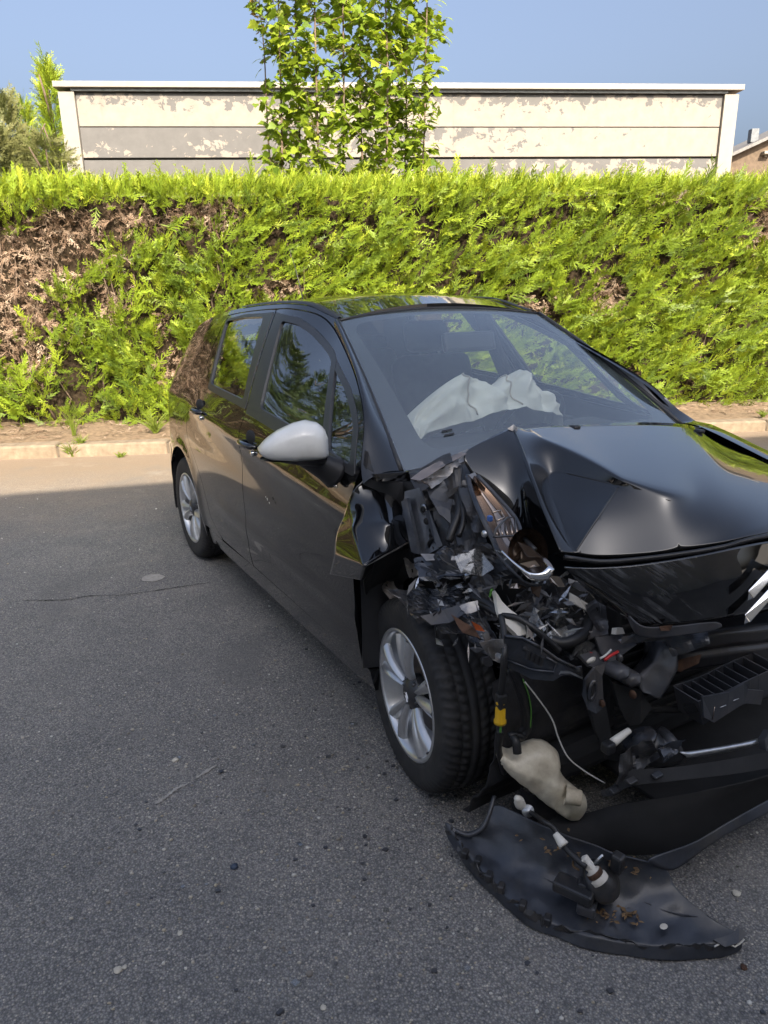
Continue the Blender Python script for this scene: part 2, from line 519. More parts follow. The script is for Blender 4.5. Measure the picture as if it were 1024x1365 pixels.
HEDGE_TOP = 2.64
hedge = empty('conifer_hedge', (0, 8.66, 0.1), 0, category='hedge',
              label='tall clipped conifer hedge behind the kerb, with a brown dead patch at its left end')
def build_hedge():
    greens = []; deads = []
    def face(n, x0, x1, smin, smax, base):
        x = rng.uniform(x0, x1, n); z = rng.uniform(0.06, HEDGE_TOP, n)
        lump = 0.16 * vnoise(x, z, 1.1, 1) + 0.10 * vnoise(x, z, 2.8, 2)
        dep = rng.uniform(-.06, .24, n)
        dd = dead_amount(x, z) + 0.28 * vnoise(x, z, 2.6, 4) + .2 * vnoise(x, z, 7, 5)
        isd = dd > .46
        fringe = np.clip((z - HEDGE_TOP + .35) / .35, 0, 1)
        foot = np.clip((.42 - z) / .3, 0, 1)
        y = hedge_y(x) - lump - dep + 0.12 + np.where(isd, .16, 0) - .10 * fringe - foot * .12
        hole = vnoise(x, z, 4.2, 6)
        keep = (hole < .20) | (rng.random(n) < .15)
        keep &= ~((foot > .6) & (rng.random(n) < .35))
        lean = .45 + .35 * vnoise(x, z, .8, 7) - .5 * (x < -1.8) * (vnoise(x, z, 1.5, 8) > 0)
        Y = np.stack([lean + rng.normal(0, .38, n), -0.34 + rng.normal(0, .25, n), .42 + rng.normal(0, .3, n) + fringe * .8], 1)
        Nn = np.stack([rng.normal(0, .38, n), .85 + rng.normal(0, .3, n), -.35 + rng.normal(0, .35, n)], 1)
        roll = rng.normal(0.5, .55, n)
        sc = rng.uniform(smin, smax, n)
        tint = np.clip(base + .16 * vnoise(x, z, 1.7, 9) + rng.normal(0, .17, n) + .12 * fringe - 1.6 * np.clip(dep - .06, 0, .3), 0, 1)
        g = keep & ~isd
        greens.append((np.stack([x, y, z], 1)[g], basis_n(Y[g], Nn[g]), sc[g], tint[g]))
        d = isd
        Yd = np.stack([rng.normal(0, .6, n), -.5 + rng.normal(0, .35, n), -.15 + rng.normal(0, .5, n)], 1)
        deads.append((np.stack([x, y, z], 1)[d], basis(Yd[d], rng.uniform(0, 6.28, n)[d]), sc[d] * .72, np.clip(.55 + .3 * vnoise(x, z, 3, 12) + rng.normal(0, .22, n), 0, 1)[d]))
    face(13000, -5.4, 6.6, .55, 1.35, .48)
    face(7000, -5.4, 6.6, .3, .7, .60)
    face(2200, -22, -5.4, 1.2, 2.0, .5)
    face(900, 6.6, 12, 1.1, 1.8, .5)
    # extra layers of dead twigs in the bare zones
    n = 13000
    x = rng.uniform(-5.4, 6.6, n); z = rng.uniform(.06, HEDGE_TOP - .05, n)
    dd = dead_amount(x, z) + .3 * vnoise(x, z, 2.6, 4)
    k_ = dd > .22
    x, z = x[k_], z[k_]; n = len(x)
    y = hedge_y(x) + .12 - .16 * vnoise(x, z, 1.1, 1) - .10 * vnoise(x, z, 2.8, 2) - rng.uniform(-.2, .10, n) + .10
    Yd = np.stack([rng.normal(0, .7, n), -.35 + rng.normal(0, .35, n), -.25 + rng.normal(0, .6, n)], 1)
    deads.append((np.stack([x, y, z], 1), basis(Yd, rng.uniform(0, 6.28, n)), rng.uniform(.35, .75, n), np.clip(.6 + .3 * vnoise(x, z, 5, 12) + rng.normal(0, .25, n), 0, 1)))
    # sprays spilling over the upper edge
    n = 1300
    x = rng.uniform(-6, 7, n); z = rng.uniform(HEDGE_TOP - .20, HEDGE_TOP + .02, n)
    pos = np.stack([x, hedge_y(x) - .06 - .1 * vnoise(x, z, 1.6, 21) + rng.uniform(-.06, .08, n), z], 1)
    Y = np.stack([.3 + rng.normal(0, .35, n), -.45 + rng.normal(0, .2, n), .35 + rng.normal(0, .45, n)], 1)
    Nn = np.stack([rng.normal(0, .35, n), .8 + rng.normal(0, .3, n), -.45 + rng.normal(0, .3, n)], 1)
    greens.append((pos, basis_n(Y, Nn), rng.uniform(.5, 1.0, n), np.clip(.55 + rng.normal(0, .18, n), 0, 1)))
    # top of the hedge
    n = 3200
    x = rng.uniform(-6.2, 7.5, n); w_ = rng.uniform(-.1, 1.3, n)
    pos = np.stack([x, hedge_y(x) + w_, HEDGE_TOP + rng.uniform(-.04, .03, n) + .05 * vnoise(x, w_, 2, 15)], 1)
    Y = np.stack([.25 + rng.normal(0, .35, n), -.25 + rng.normal(0, .35, n), .8 + rng.uniform(0, .5, n)], 1)
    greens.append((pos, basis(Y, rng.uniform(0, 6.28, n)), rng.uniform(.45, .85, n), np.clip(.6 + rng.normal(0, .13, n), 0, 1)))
    n = 800
    x = rng.uniform(-22, -6.2, n); w_ = rng.uniform(-.1, 1.3, n)
    pos = np.stack([x, hedge_y(x) + w_, HEDGE_TOP + rng.uniform(-.04, .06, n)], 1)
    Y = np.stack([rng.normal(0, .4, n), rng.normal(-.2, .4, n), np.ones(n)], 1)
    greens.append((pos, basis(Y, rng.uniform(0, 6.28, n)), rng.uniform(1, 1.6, n), np.clip(.55 + rng.normal(0, .13, n), 0, 1)))
    gp = [np.concatenate([g[i] for g in greens]) for i in range(4)]
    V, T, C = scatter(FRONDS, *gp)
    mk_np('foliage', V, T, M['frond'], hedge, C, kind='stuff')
    dp = [np.concatenate([g[i] for g in deads]) for i in range(4)]
    V, T, C = scatter([frond_proto(100 + s, width=.008, pairs=6, droop=.5) for s in range(6)], *dp, tv=.3)
    mk_np('dead_foliage', V, T, M['deadfrond'], hedge, C, kind='stuff', label='brown died-back twigs of the hedge')
    # upright young shoots along the top
    n = 2200
    x = rng.uniform(-6.2, 7.5, n); w_ = rng.uniform(-.12, .6, n)
    pos = np.stack([x, hedge_y(x) + w_, HEDGE_TOP + .02 + 0 * x], 1)
    rz = rng.uniform(0, 6.28, n); c, s = np.cos(rz), np.sin(rz); o = np.zeros(n); l = np.ones(n)
    rot = np.stack([np.stack([c, -s, o], 1), np.stack([s, c, o], 1), np.stack([.25 * l, -.1 * l, l], 1)], 1).transpose(0, 1, 2)
    rot = np.stack([np.stack([c, -s, .25 * l], 1), np.stack([s, c, -.1 * l], 1), np.stack([o, o, l], 1)], 1)
    big = np.where(rng.random(n) < .12, 1.5, 1.0)
    V, T, C = scatter(BLADES, pos, rot, rng.uniform(.5, 1.0, n) * big, np.clip(.66 + rng.normal(0, .12, n), 0, 1))
    mk_np('top_shoots', V, T, M['frond'], hedge, C, kind='stuff')
    # dense inner mass
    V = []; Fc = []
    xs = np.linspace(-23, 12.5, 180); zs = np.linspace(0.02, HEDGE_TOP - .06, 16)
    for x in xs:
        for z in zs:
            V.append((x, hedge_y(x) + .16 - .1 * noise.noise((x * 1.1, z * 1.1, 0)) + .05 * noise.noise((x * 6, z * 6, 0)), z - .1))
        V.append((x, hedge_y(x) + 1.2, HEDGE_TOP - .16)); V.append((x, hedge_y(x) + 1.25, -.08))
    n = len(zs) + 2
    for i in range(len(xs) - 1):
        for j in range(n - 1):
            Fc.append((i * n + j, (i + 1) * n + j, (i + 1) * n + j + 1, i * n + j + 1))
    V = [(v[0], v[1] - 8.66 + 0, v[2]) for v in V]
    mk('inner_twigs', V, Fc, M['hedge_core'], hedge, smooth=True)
build_hedge()
for ch in hedge.children:
    if ch.name.split('.')[0] in ('foliage', 'dead_foliage', 'top_shoots'):
        ch.location = (0, -8.66, -.1)

# bare stems showing in the dead part
def hedge_stems():
    vf = []
    for k in range(46):
        x = rng.uniform(-5, -2.2) if k < 30 else rng.uniform(-2, 5)
        z0 = rng.uniform(.0, 1.6); l = rng.uniform(.5, 1.1)
        pts = [(x, hedge_y(x) + .16, z0)]
        for j in range(3):
            p = pts[-1]; pts.append((p[0] + rng.normal(0, .07), p[1] + rng.uniform(-.06, .03), p[2] + l / 3))
        vf.append(tube_vf([(p[0], p[1] - 8.66, p[2] - .1) for p in pts], [.011, .009, .007, .004], 5))
    V, Fc = join_vf(*vf)
    mk('stem', V, Fc, M['bark'], hedge, smooth=True, kind='stuff')
hedge_stems()

def fallen_twigs():
    n = 900
    x = rng.uniform(-6, 6.5, n); y = kerb_y(x) + .2 + rng.random(n) ** .7 * 1.1
    pos = np.stack([x, y, .13 + .03 * rng.random(n)], 1)
    a = rng.uniform(0, 6.28, n)
    V, T, C = scatter([frond_proto(200 + s_, width=.008, pairs=5, droop=.1) for s_ in range(4)], pos, basis(np.stack([np.cos(a), np.sin(a), rng.normal(0, .08, n)], 1), rng.normal(0, .3, n)), rng.uniform(.25, .6, n), np.clip(rng.normal(.5, .3, n), 0, 1))
    mk_np('fallen_twigs', V, T, M['deadfrond'], None, C, kind='stuff')
fallen_twigs()

# ------------------------------------------------------------------ maple behind the hedge
def maple_leaf():
    pts = [(0, 0), (.10, -.02), (.30, .02), (.42, .18), (.33, .22), (.50, .42), (.36, .46), (.40, .60), (.24, .55), (.18, .72), (.10, .80), (0, 1.0)]
    pts = pts + [(-x, y) for x, y in pts[1:-1][::-1]]
    V = [(x, y, .18 * abs(x) - .25 * y * y - .15 * x * x) for x, y in pts] + [(0, .35, 0.0)]
    n = len(pts)
    T = [(i, (i + 1) % n, n) for i in range(n)]
    V = V + [(-.012, -.55, -.02), (.012, -.55, -.02)]; T += [(n + 1, n + 2, 0)]
    return np.array(V), np.array(T)
maple = empty('young_maple', (-.36, 10.3, 0.1), 0, category='tree',
              label='young maple with several thin stems rising behind the hedge in front of the peeling wall')
def build_maple():
    pos = []; Yv = []; base = np.array([-.45, 10.3, .1])
    stems = [(-.98, -.78, 5.9), (.85, 1.0, 5.6), (-.75, -.62, 6.2), (-.45, -.36, 6.6), (-.12, -.02, 6.9), (.12, .16, 6.8), (.42, .5, 6.4), (.62, .78, 5.6), (-1.0, -1.12, 5.05)]
    for k, (bx, tx, h) in enumerate(stems):
        pts = []
        for j in range(9):
            f = j / 8
            pts.append(np.array([bx + (tx - bx) * f + .06 * noise.noise((k * 3.3, f * 4, 0)), .25 * noise.noise((k * 5, f * 2, 4)) + (k % 3 - 1) * .2, f * h]))
        tube('trunk', [tuple(p) for p in pts], [.024 - .018 * j / 8 for j in range(9)], M['bark'], maple, 6, 3)
        bra = []
        nb = 46 if k < 8 else 16
        for j in range(nb):
            f = .30 + .70 * (j + rng.random()) / nb
            q = f * 8; i0 = min(7, int(q)); p = pts[i0] + (pts[i0 + 1] - pts[i0]) * (q - i0)
            a = rng.uniform(0, 6.28); l = rng.uniform(.3, .95) * (1.15 - .6 * max(0, f - .55)) * (.30 if k == 8 else 1)
            d = np.array([math.cos(a) * .9, math.sin(a) * .8, rng.uniform(.25, .9)])
            if not -1.15 < p[0] + d[0] * l < 1.2: l *= .45
            e = p + d * l
            bra.append(tube_vf([tuple(p), tuple(p + d * l * .5 + np.array([0, 0, -.02])), tuple(e)], [.006, .004, .002], 4, False))
            m_ = max(3, int(l * 30))
            for q2 in range(m_):
                g = (q2 + .7) / m_
                pos.append(p + d * l * g + rng.normal(0, .035, 3))
                aa = a + rng.choice([-1, 1]) * rng.uniform(.5, 1.4)
                Yv.append([math.cos(aa), math.sin(aa) - .25, rng.uniform(-.7, .25)])
        V, Fc = join_vf(*bra)
        mk('branch', V, Fc, M['bark'], maple, kind='stuff')
    pos = np.array(pos); Yv = np.array(Yv); n = len(pos)
    ok = (pos[:, 0] > -1.25) & (pos[:, 0] < 1.28)
    pos, Yv = pos[ok], Yv[ok]; n = len(pos)
    rot = basis(Yv, rng.normal(0, .5, n))
    V, T, C = scatter([maple_leaf()], pos, rot, rng.uniform(.055, .165, n), np.clip(.5 + rng.normal(0, .28, n), 0, 1), tv=.05)
    mk_np('crown', V, T, M['maple'], maple, C, kind='stuff')
    tip = np.array([[-1.12 + rng.normal(0, .05), rng.normal(0, .05), 4.55 + rng.uniform(0, .5)] for _ in range(26)])
    Yt = np.stack([rng.normal(0, 1, 26), rng.normal(-.3, .6, 26), rng.uniform(-.4, .6, 26)], 1)
    V, T, C = scatter([maple_leaf()], tip, basis(Yt, rng.normal(0, .5, 26)), rng.uniform(.05, .09, 26), rng.uniform(0, 1, 26))
    mk_np('young_leaves', V, T, M['youngleaf'], maple, C, kind='stuff', label='orange young leaves at the tip of the leftmost stem')
build_maple()

# ------------------------------------------------------------------ other plants behind
def leaf_tree(name, label, loc, h, rx, n, size, mat, group=None, conical=False, seed=1, trunk=True):
    t = empty(name, loc, 0, category='tree' if trunk else 'shrub', label=label)
    if group: t['group'] = group
    r = np.random.default_rng(seed)
    f = r.random(n) ** .8
    if conical: rad = rx * (1 - f) ** .75 + .03
    else: rad = rx * np.sqrt(np.clip(1 - (2 * f - 1) ** 2, .03, 1))
    a = r.uniform(0, 6.283, n)
    lum = np.array([noise.noise((math.cos(q) * 1.6, math.sin(q) * 1.6, ff * h * .9 + seed)) for q, ff in zip(a, f)])
    rr = rad * (.72 + .55 * lum) * np.sqrt(r.uniform(.25, 1, n))
    z0 = .12 * h if trunk else .02
    pos = np.stack([rr * np.cos(a), rr * np.sin(a), z0 + f * (h - z0)], 1)
    Y = np.stack([np.cos(a) * .7 + r.normal(0, .35, n), np.sin(a) * .7 + r.normal(0, .35, n), (.9 if conical else .35) + r.normal(0, .35, n)], 1)
    V, T, C = scatter(FRONDS, pos, basis(Y, r.uniform(0, 6.28, n)), r.uniform(.7, 1.3, n) * size, np.clip(.5 + .5 * lum + r.normal(0, .12, n), 0, 1))
    mk_np('crown', V, T, mat, t, C, kind='stuff')
    vf = [tube_vf([(0, 0, -.05), (.05, .02, h * .4), (-.03, .03, h * .75), (0, 0, h * 1.0)], [.022 * h, .016 * h, .009 * h, .003], 7)]
    for k in range(9):
        q = r.uniform(.25, .8); an = r.uniform(0, 6.28)
        vf.append(tube_vf([(0, 0, h * q), (math.cos(an) * rx * .4, math.sin(an) * rx * .4, h * q + .1 * h), (math.cos(an) * rx * .8, math.sin(an) * rx * .8, h * (q + .16))], [.007 * h, .005 * h, .002 * h], 5))
    V, Fc = join_vf(*vf)
    mk('trunk', V, Fc, M['bark'], t, smooth=True)
    return t
leaf_tree('conifer', 'slim upright conifer peeping out left of the white wall corner', (-7.45, 18.3, 0), 6.5, .75, 1700, 1.3, M['frond'], conical=True, seed=3)
leaf_tree('conifer', 'shorter thin-topped conifer beside the slim one, left of the wall', (-7.6, 17.2, 0), 5.5, .5, 900, 1.1, M['frond'], conical=True, seed=4)
leaf_tree('olive_shrub', 'olive grey bush with a bare twiggy tip at the far left edge over the hedge', (-6.3, 13.6, 0), 4.75, .65, 1500, 1.0, M['olive'], conical=True, seed=5)
leaf_tree('olive_shrub', 'rounded olive grey bush over the hedge between the far left bush and the wall', (-5.55, 13.2, 0), 4.1, .75, 1500, 1.0, M['olive'], seed=6)
leaf_tree('olive_shrub', 'low olive bush at the left picture edge, only its top over the hedge', (-6.35, 13.1, 0), 4.2, .8, 2000, 1.2, M['olive'], seed=8)
# trees farther left, seen mirrored in the side windows
leaf_tree('broadleaf_tree', 'dark tree beyond the hedge left of view, mirrored in the front side window', (-9.4, 11.6, 0), 6.2, 1.35, 1500, 1.5, M['darkleaf'], seed=11)
leaf_tree('broadleaf_tree', 'tall dark tree well left of view, beyond the hedge end', (-13.0, 12.2, 0), 8.5, 2.3, 2000, 2.2, M['darkleaf'], seed=12)

# ------------------------------------------------------------------ weeds along the kerb
def weed(loc, label, n, L, spread, seed):
    V, T, = blade_proto(seed, L, n, spread, .010)
    o = mk_np('grass_tuft', V, T, M['grass'], None, np.clip(.5 + .3 * np.sin(np.arange(len(V)) * 1.7), 0, 1), category='weed', label=label, group='weeds along the kerb')
    o.location = loc
for loc, lab, n, L, sp, sd in [
    ((-3.12, 7.02, .0), 'tall green grass tuft growing out of the kerb joint left of the car', 60, .20, .9, 1),
    ((-3.05, 7.08, .1), 'dry grass tuft on top of the kerb behind the tall tuft', 40, .16, 1.0, 2),
    ((-2.62, 6.96, .0), 'low flat weed at the kerb foot nearest the rear wheel', 40, .08, 1.6, 3),
    ((-4.05, 6.86, .0), 'small green weed at the kerb foot by the left picture edge', 40, .09, 1.5, 4),
    ((-2.45, 7.6, .12), 'bright grass tuft under the hedge just left of the car tail', 80, .30, 1.0, 5),
    ((-3.3, 7.55, .12), 'thin grass stalks under the hedge above the tall tuft', 26, .34, .4, 6),
    ((4.3, 8.0, .12), 'short weeds on the soil right of the bonnet by the kerb', 50, .10, 1.3, 7)]:
    weed(loc, lab, n, L, sp, sd)

# ------------------------------------------------------------------ peeling wall
def paint_mat(name, seed, amount, grad_top, gx0, gx1):
    """cream paint flaking off grey render; amount = share left, ragged at the top"""
    m, t, b = new_mat(name)
    co = nd(t, 'ShaderNodeTexCoord').outputs['Object']
    mp = nd(t, 'ShaderNodeMapping'); lk(t, co, mp.inputs[0]); mp.inputs['Location'].default_value = (seed * 7.3, 0, seed * 2.1)
    mp.inputs['Scale'].default_value = (1.0, 1.0, 1.25)
    n1 = noise_node(t, 4.2, 10, 0.66, mp.outputs[0], 0.35)
    n0 = noise_node(t, 0.55, 3, 0.5, mp.outputs[0])
    sx = nd(t, 'ShaderNodeSeparateXYZ'); lk(t, co, sx.inputs[0])
    gx = nd(t, 'ShaderNodeMapRange'); gx.inputs[1].default_value = -6.8; gx.inputs[2].default_value = 6.8
    gx.inputs[3].default_value = gx0; gx.inputs[4].default_value = gx1; lk(t, sx.outputs[0], gx.inputs[0])
    gz = nd(t, 'ShaderNodeMapRange'); gz.inputs[1].default_value = -.30; gz.inputs[2].default_value = .30
    gz.inputs[3].default_value = grad_top; gz.inputs[4].default_value = -grad_top; lk(t, sx.outputs[2], gz.inputs[0])
    s = math_n(t, 'ADD', math_n(t, 'ADD', math_n(t, 'MULTIPLY', math_n(t, 'SUBTRACT', n1.outputs[0], .5), 2.0), .5), math_n(t, 'MULTIPLY', math_n(t, 'SUBTRACT', n0.outputs[0], .5), .8))
    s = math_n(t, 'ADD', s, gx.outputs[0]); s = math_n(t, 'ADD', s, gz.outputs[0])
    msk = ramp(t, s, [(amount - .006, g3(0)), (amount + .006, g3(1))])
    st = noise_node(t, 5, 6, .65, co)
    stain = nd(t, 'ShaderNodeMapping'); lk(t, co, stain.inputs[0]); stain.inputs['Scale'].default_value = (1.6, 1, .12)
    s2 = noise_node(t, 1.0, 5, .6, stain.outputs[0])
    cream = ramp(t, st.outputs[0], [(.3, (.186, .162, .138)), (.7, (.222, .198, .172))])
    c2 = mixc(t, ramp(t, s2.outputs[0], [(.60, g3(0)), (.74, g3(.55))]).outputs[0], cream.outputs[0], (.13, .105, .082))
    grey = ramp(t, st.outputs[0], [(.3, (.086, .083, .080)), (.7, (.105, .101, .097))])
    lk(t, mixc(t, msk.outputs[0], grey.outputs[0], c2), b.inputs['Base Color'])
    b.inputs['Roughness'].default_value = .85
    bump(t, b, msk.outputs[0], .5, .006)
    return m
M['trim'] = simple('white_trim', (.215, .200, .172), .7, var=.06, scale=5)
M['capmetal'] = simple('cap_metal', (.215, .195, .165), .5, var=.08, scale=6)
M['gapdark'] = simple('joint_shadow_steel', (.16, .17, .17), .7)
wall = empty('rendered_hall', (.64, 16.0, 0), math.atan(.075), category='building',
             label='flat-roofed pale hall with flaking cream paint behind the hedge')
def build_wall():
    half = 6.77; H = 5.42
    box('wall_core', (0, 2.6, H / 2 - .05), (2 * half - .3, 5.0, H - .1), M['gapdark'], wall, 0)
    rows = [(5.00, .30, ('a', 1, .30, -.16, 0, .03)), (4.42, .275, ('b', 2, .46, .07, -.34, .40)), (3.84, .275, ('c', 3, .62, .04, -.22, .16)),
            (3.26, .275, ('d', 4, .6, .05, 0, .1)), (2.68, .275, ('e', 5, .6, .05, 0, .1)), (1.84, .54, ('f', 6, .6, .05, 0, .1)), (.64, .63, ('g', 7, .6, .05, 0, .1))]
    for zc, hh, (k, sd, am, gt, g0, g1) in rows:
        gt2 = {'a': .36, 'b': .10, 'c': .10}.get(k, .04)
        m = paint_mat('flaking_paint_' + k, sd, am, gt2, g0, g1)
        o = box('wall_panel', (0, 0, 0), (2 * half - .62, .08, 2 * hh - .014), m, wall, .004)
        o.location = (0, .0, zc)
        if k == 'a': o['label'] = 'topmost cream wall panel, grey showing along its upper edge'
        if k == 'b': o['label'] = 'middle wall panel, grey on the left and cream on the right'
        if k == 'c': o['label'] = 'lowest visible wall panel, mostly bare grey'
    for s in (-1, 1):
        box('corner_trim', (s * (half - .15), -.035, (H - .12) / 2), (.30, .15, H - .14), M['trim'], wall, .006)
        box('side_wall', (s * (half - .06), 2.7, (H - .12) / 2), (.10, 5.2, H - .14), M['trim'], wall, .0)
    box('roof_cap', (0, 2.55, H - .02), (2 * half + .10, 5.5, .10), M['capmetal'], wall, .006)
    box('cap_shade_strip', (0, -.10, H - .095), (2 * half - .5, .05, .05), M['gapdark'], wall, .0)  # grey strip painting in the shadow line below the cap
build_wall()

# ------------------------------------------------------------------ far brown gable on the right
M['pebble'] = simple('pebble_render', (.105, .076, .052), .95, var=.30, scale=9, bmp=.6)
M['fascia'] = simple('roof_fascia', (.13, .125, .12), .7)
M['darkbox'] = simple('vent_metal', (.10, .11, .12), .5)
far = empty('brown_gable_house', (11.8, 26, -.32), 0, category='building', label='brown rough-rendered gable with a small white lamp at the far right edge')
def build_far():
    prof = [(-3.0, 0), (9, 0), (9, 8.6), (7.0, 9.0), (-3.0, 4.75)]
    V = [(x, 0, z) for x, z in prof] + [(x, 8, z) for x, z in prof]
    n = 5
    mk('wall', V, [(0, 1, 2, 3, 4), (9, 8, 7, 6, 5)] + [(i, i + n, (i + 1) % n + n, (i + 1) % n) for i in range(n)], M['pebble'], far)
    a = math.atan2(4.25, 10)
    rot = Matrix.Rotation(-a, 3, 'Y')
    box('roof', (2.0, 3.9, 6.93), (10.9, 8.5, .10), M['fascia'], far, .01, rot)
    box('vent', (1.12, 1.2, 6.80), (.26, .26, .42), M['darkbox'], far, .01)
    lb = bmesh.new(); add_box(lb, (1.02, -.12, 6.05), (.30, .26, .10), .02); add_box(lb, (1.02, -.04, 6.0), (.08, .10, .12), .01)
    from_bm('wall_lamp', lb, M['trim'], far)
build_far()

# ------------------------------------------------------------------ house behind the camera that shades the yard
M['brickwall'] = simple('shade_house_render', (.50, .47, .43), .9, var=.12, scale=3, bmp=.3)
M['winglass'] = simple('shade_house_glass', (.03, .035, .04), .08)
shade = empty('long_house', (0, -3.6, 0), math.atan(.265), category='building', label='long two-storey rendered house behind the viewer, shading the yard')
def build_shade():
    H = 6.72
    box('wall', (2, -4.0, H / 2), (17, 8, H), M['brickwall'], shade, 0)
    box('roof', (2, -4.0, H + .06), (17.0, 8.0, .12), M['fascia'], shade, 0)
build_shade()
# ================================================================== THE CAR
def paint_mat_car(name, base=(0.0035, 0.0037, 0.0045), rough=0.12, dust=0.16):
    m, t, b = new_mat(name)
    co = nd(t, 'ShaderNodeTexCoord').outputs['Object']
    n = noise_node(t, 3.0, 7, .65, co)
    f = ramp(t, n.outputs[0], [(.42, g3(0)), (.75, g3(dust))])
    lk(t, mixc(t, f.outputs[0], base, (0.03, 0.028, 0.026)), b.inputs['Base Color'])
    b.inputs['Roughness'].default_value = rough
    b.inputs['Coat Weight'].default_value = 1.0
    b.inputs['Coat Roughness'].default_value = 0.015
    b.inputs['Coat IOR'].default_value = 1.58
    b.inputs['Specular IOR Level'].default_value = 0.2
    w_ = noise_node(t, 7.0, 2, .5, co)
    bump(t, b, w_.outputs[0], .015, .02)
    return m
M['paint'] = paint_mat_car('black_paint')
def scratched_paint():
    m = paint_mat_car('scratched_black_paint', dust=.2)
    t = m.node_tree; b = t.nodes['Principled BSDF']
    co = nd(t, 'ShaderNodeTexCoord').outputs['Object']
    s0 = nd(t, 'ShaderNodeSeparateXYZ'); lk(t, co, s0.inputs[0])
    cb = nd(t, 'ShaderNodeCombineXYZ')
    lk(t, math_n(t, 'MULTIPLY', math_n(t, 'SUBTRACT', s0.outputs[1], math_n(t, 'MULTIPLY', s0.outputs[2], .8)), 4.0), cb.inputs[0])
    lk(t, math_n(t, 'MULTIPLY', math_n(t, 'ADD', math_n(t, 'MULTIPLY', s0.outputs[1], .8), s0.outputs[2]), 55.0), cb.inputs[1])
    n = noise_node(t, 1.0, 6, .75, cb.outputs[0])
    n2 = noise_node(t, 6.5, 3, .6, co)
    sx = nd(t, 'ShaderNodeSeparateXYZ'); lk(t, co, sx.inputs[0])
    gy = nd(t, 'ShaderNodeMapRange'); gy.inputs[1].default_value = -.22; gy.inputs[2].default_value = -.42; lk(t, sx.outputs[1], gy.inputs[0])
    q = math_n(t, 'MULTIPLY', ramp(t, n.outputs[0], [(.46, g3(0)), (.70, g3(1))]).outputs[0], ramp(t, n2.outputs[0], [(.46, g3(0)), (.66, g3(1))]).outputs[0])
    q = math_n(t, 'MULTIPLY', q, gy.outputs[0])
    src = b.inputs['Base Color'].links[0].from_socket
    lk(t, mixc(t, math_n(t, 'MULTIPLY', q, .75), src, (.26, .27, .29)), b.inputs['Base Color'])
    rr = math_n(t, 'ADD', math_n(t, 'MULTIPLY', q, .5), .1); lk(t, rr, b.inputs['Roughness'])
    cw = math_n(t, 'SUBTRACT', 1.0, q); lk(t, cw, b.inputs['Coat Weight'])
    return m
M['scratch'] = scratched_paint()
M['trimblack'] = simple('black_trim', (.022, .022, .024), .42, var=.2, scale=9)
M['pillar'] = simple('satin_pillar_trim', (.030, .031, .034), .33, var=.1, scale=6)
M['plastic'] = simple('dark_plastic', (.022, .023, .026), .36, var=.3, scale=14, bmp=.15, dirt=((.10, .085, .07), .45))
M['plasticgrey'] = simple('grey_plastic', (.045, .048, .056), .36, var=.25, scale=10, bmp=.12, dirt=((.12, .10, .085), .4))
M['inner'] = simple('dark_inner', (.012, .012, .013), .8, var=.4, scale=10)
M['liner'] = simple('arch_liner', (.016, .016, .018), .75, var=.4, scale=18, bmp=.4, dirt=((.05, .042, .035), .5))
M['steel'] = simple('dark_coated_steel', (.050, .056, .068), .27, metal=.45, var=.35, scale=16, bmp=.15, dirt=((.16, .13, .10), .5))
M['baresteel'] = simple('bare_torn_steel', (.30, .29, .28), .42, metal=.7, var=.35, scale=25, bmp=.3, dirt=((.20, .12, .07), .6))
M['rust'] = simple('rusty_steel', (.075, .038, .022), .8, metal=.2, var=.6, scale=28, bmp=.4)
M['alu'] = simple('bare_aluminium', (.52, .53, .54), .32, metal=.9, var=.2, scale=18, bmp=.15)
M['chrome'] = simple('chrome', (.80, .81, .82), .07, metal=1.0, var=.03)
M['reflector'] = simple('lamp_reflector', (.38, .31, .26), .16, metal=.95, var=.25, scale=6)
M['lampbrown'] = simple('smoked_lamp_part', (.035, .022, .015), .15, var=.4, scale=9)
M['hubsilver'] = simple('silver_hubcap', (.62, .63, .64), .28, metal=.75, var=.10, scale=8, dirt=((.12, .10, .085), .30))
M['rubber'] = simple('tyre_rubber', (.020, .020, .021), .72, var=.35, scale=14, bmp=.2, dirt=((.06, .055, .048), .5))
M['disc'] = simple('brake_disc', (.16, .13, .11), .5, metal=.7, var=.4, scale=12)
M['mirrorcap'] = simple('grey_mirror_cap', (.76, .76, .73), .30, var=.06, scale=5, coat=.6, dirt=((.25, .23, .2), .35))
M['whiteplastic'] = simple('white_plastic', (.66, .63, .56), .5, var=.12, scale=12, dirt=((.30, .24, .17), .5))
M['bottle'] = simple('washer_bottle_plastic', (.72, .66, .52), .35, var=.14, scale=7, dirt=((.30, .22, .13), .9))
M['yellow'] = simple('yellow_plastic', (.65, .38, .01), .4, var=.1)
M['greenwire'] = simple('green_wire', (.10, .30, .04), .5, var=.2)
M['whitewire'] = simple('white_wire', (.55, .54, .50), .5, var=.1)
M['redbit'] = simple('red_plastic', (.50, .02, .02), .3, var=.2)
M['orangebit'] = simple('orange_lens', (.35, .07, .015), .25, var=.4)
M['cloth'] = simple('airbag_cloth', (.74, .72, .66), .9, var=.06, scale=20, bmp=.3)
M['seat'] = simple('seat_cloth', (.030, .032, .036), .9, var=.3, scale=40, bmp=.3)
M['dash'] = simple('dashboard_plastic', (.030, .031, .034), .65, var=.2, scale=30, bmp=.2)
M['wire'] = simple('black_wire', (.014, .014, .015), .45, var=.2)
M['foil'] = simple('silver_foil_label', (.55, .57, .60), .22, metal=.8, var=.15, scale=25, bmp=.2)

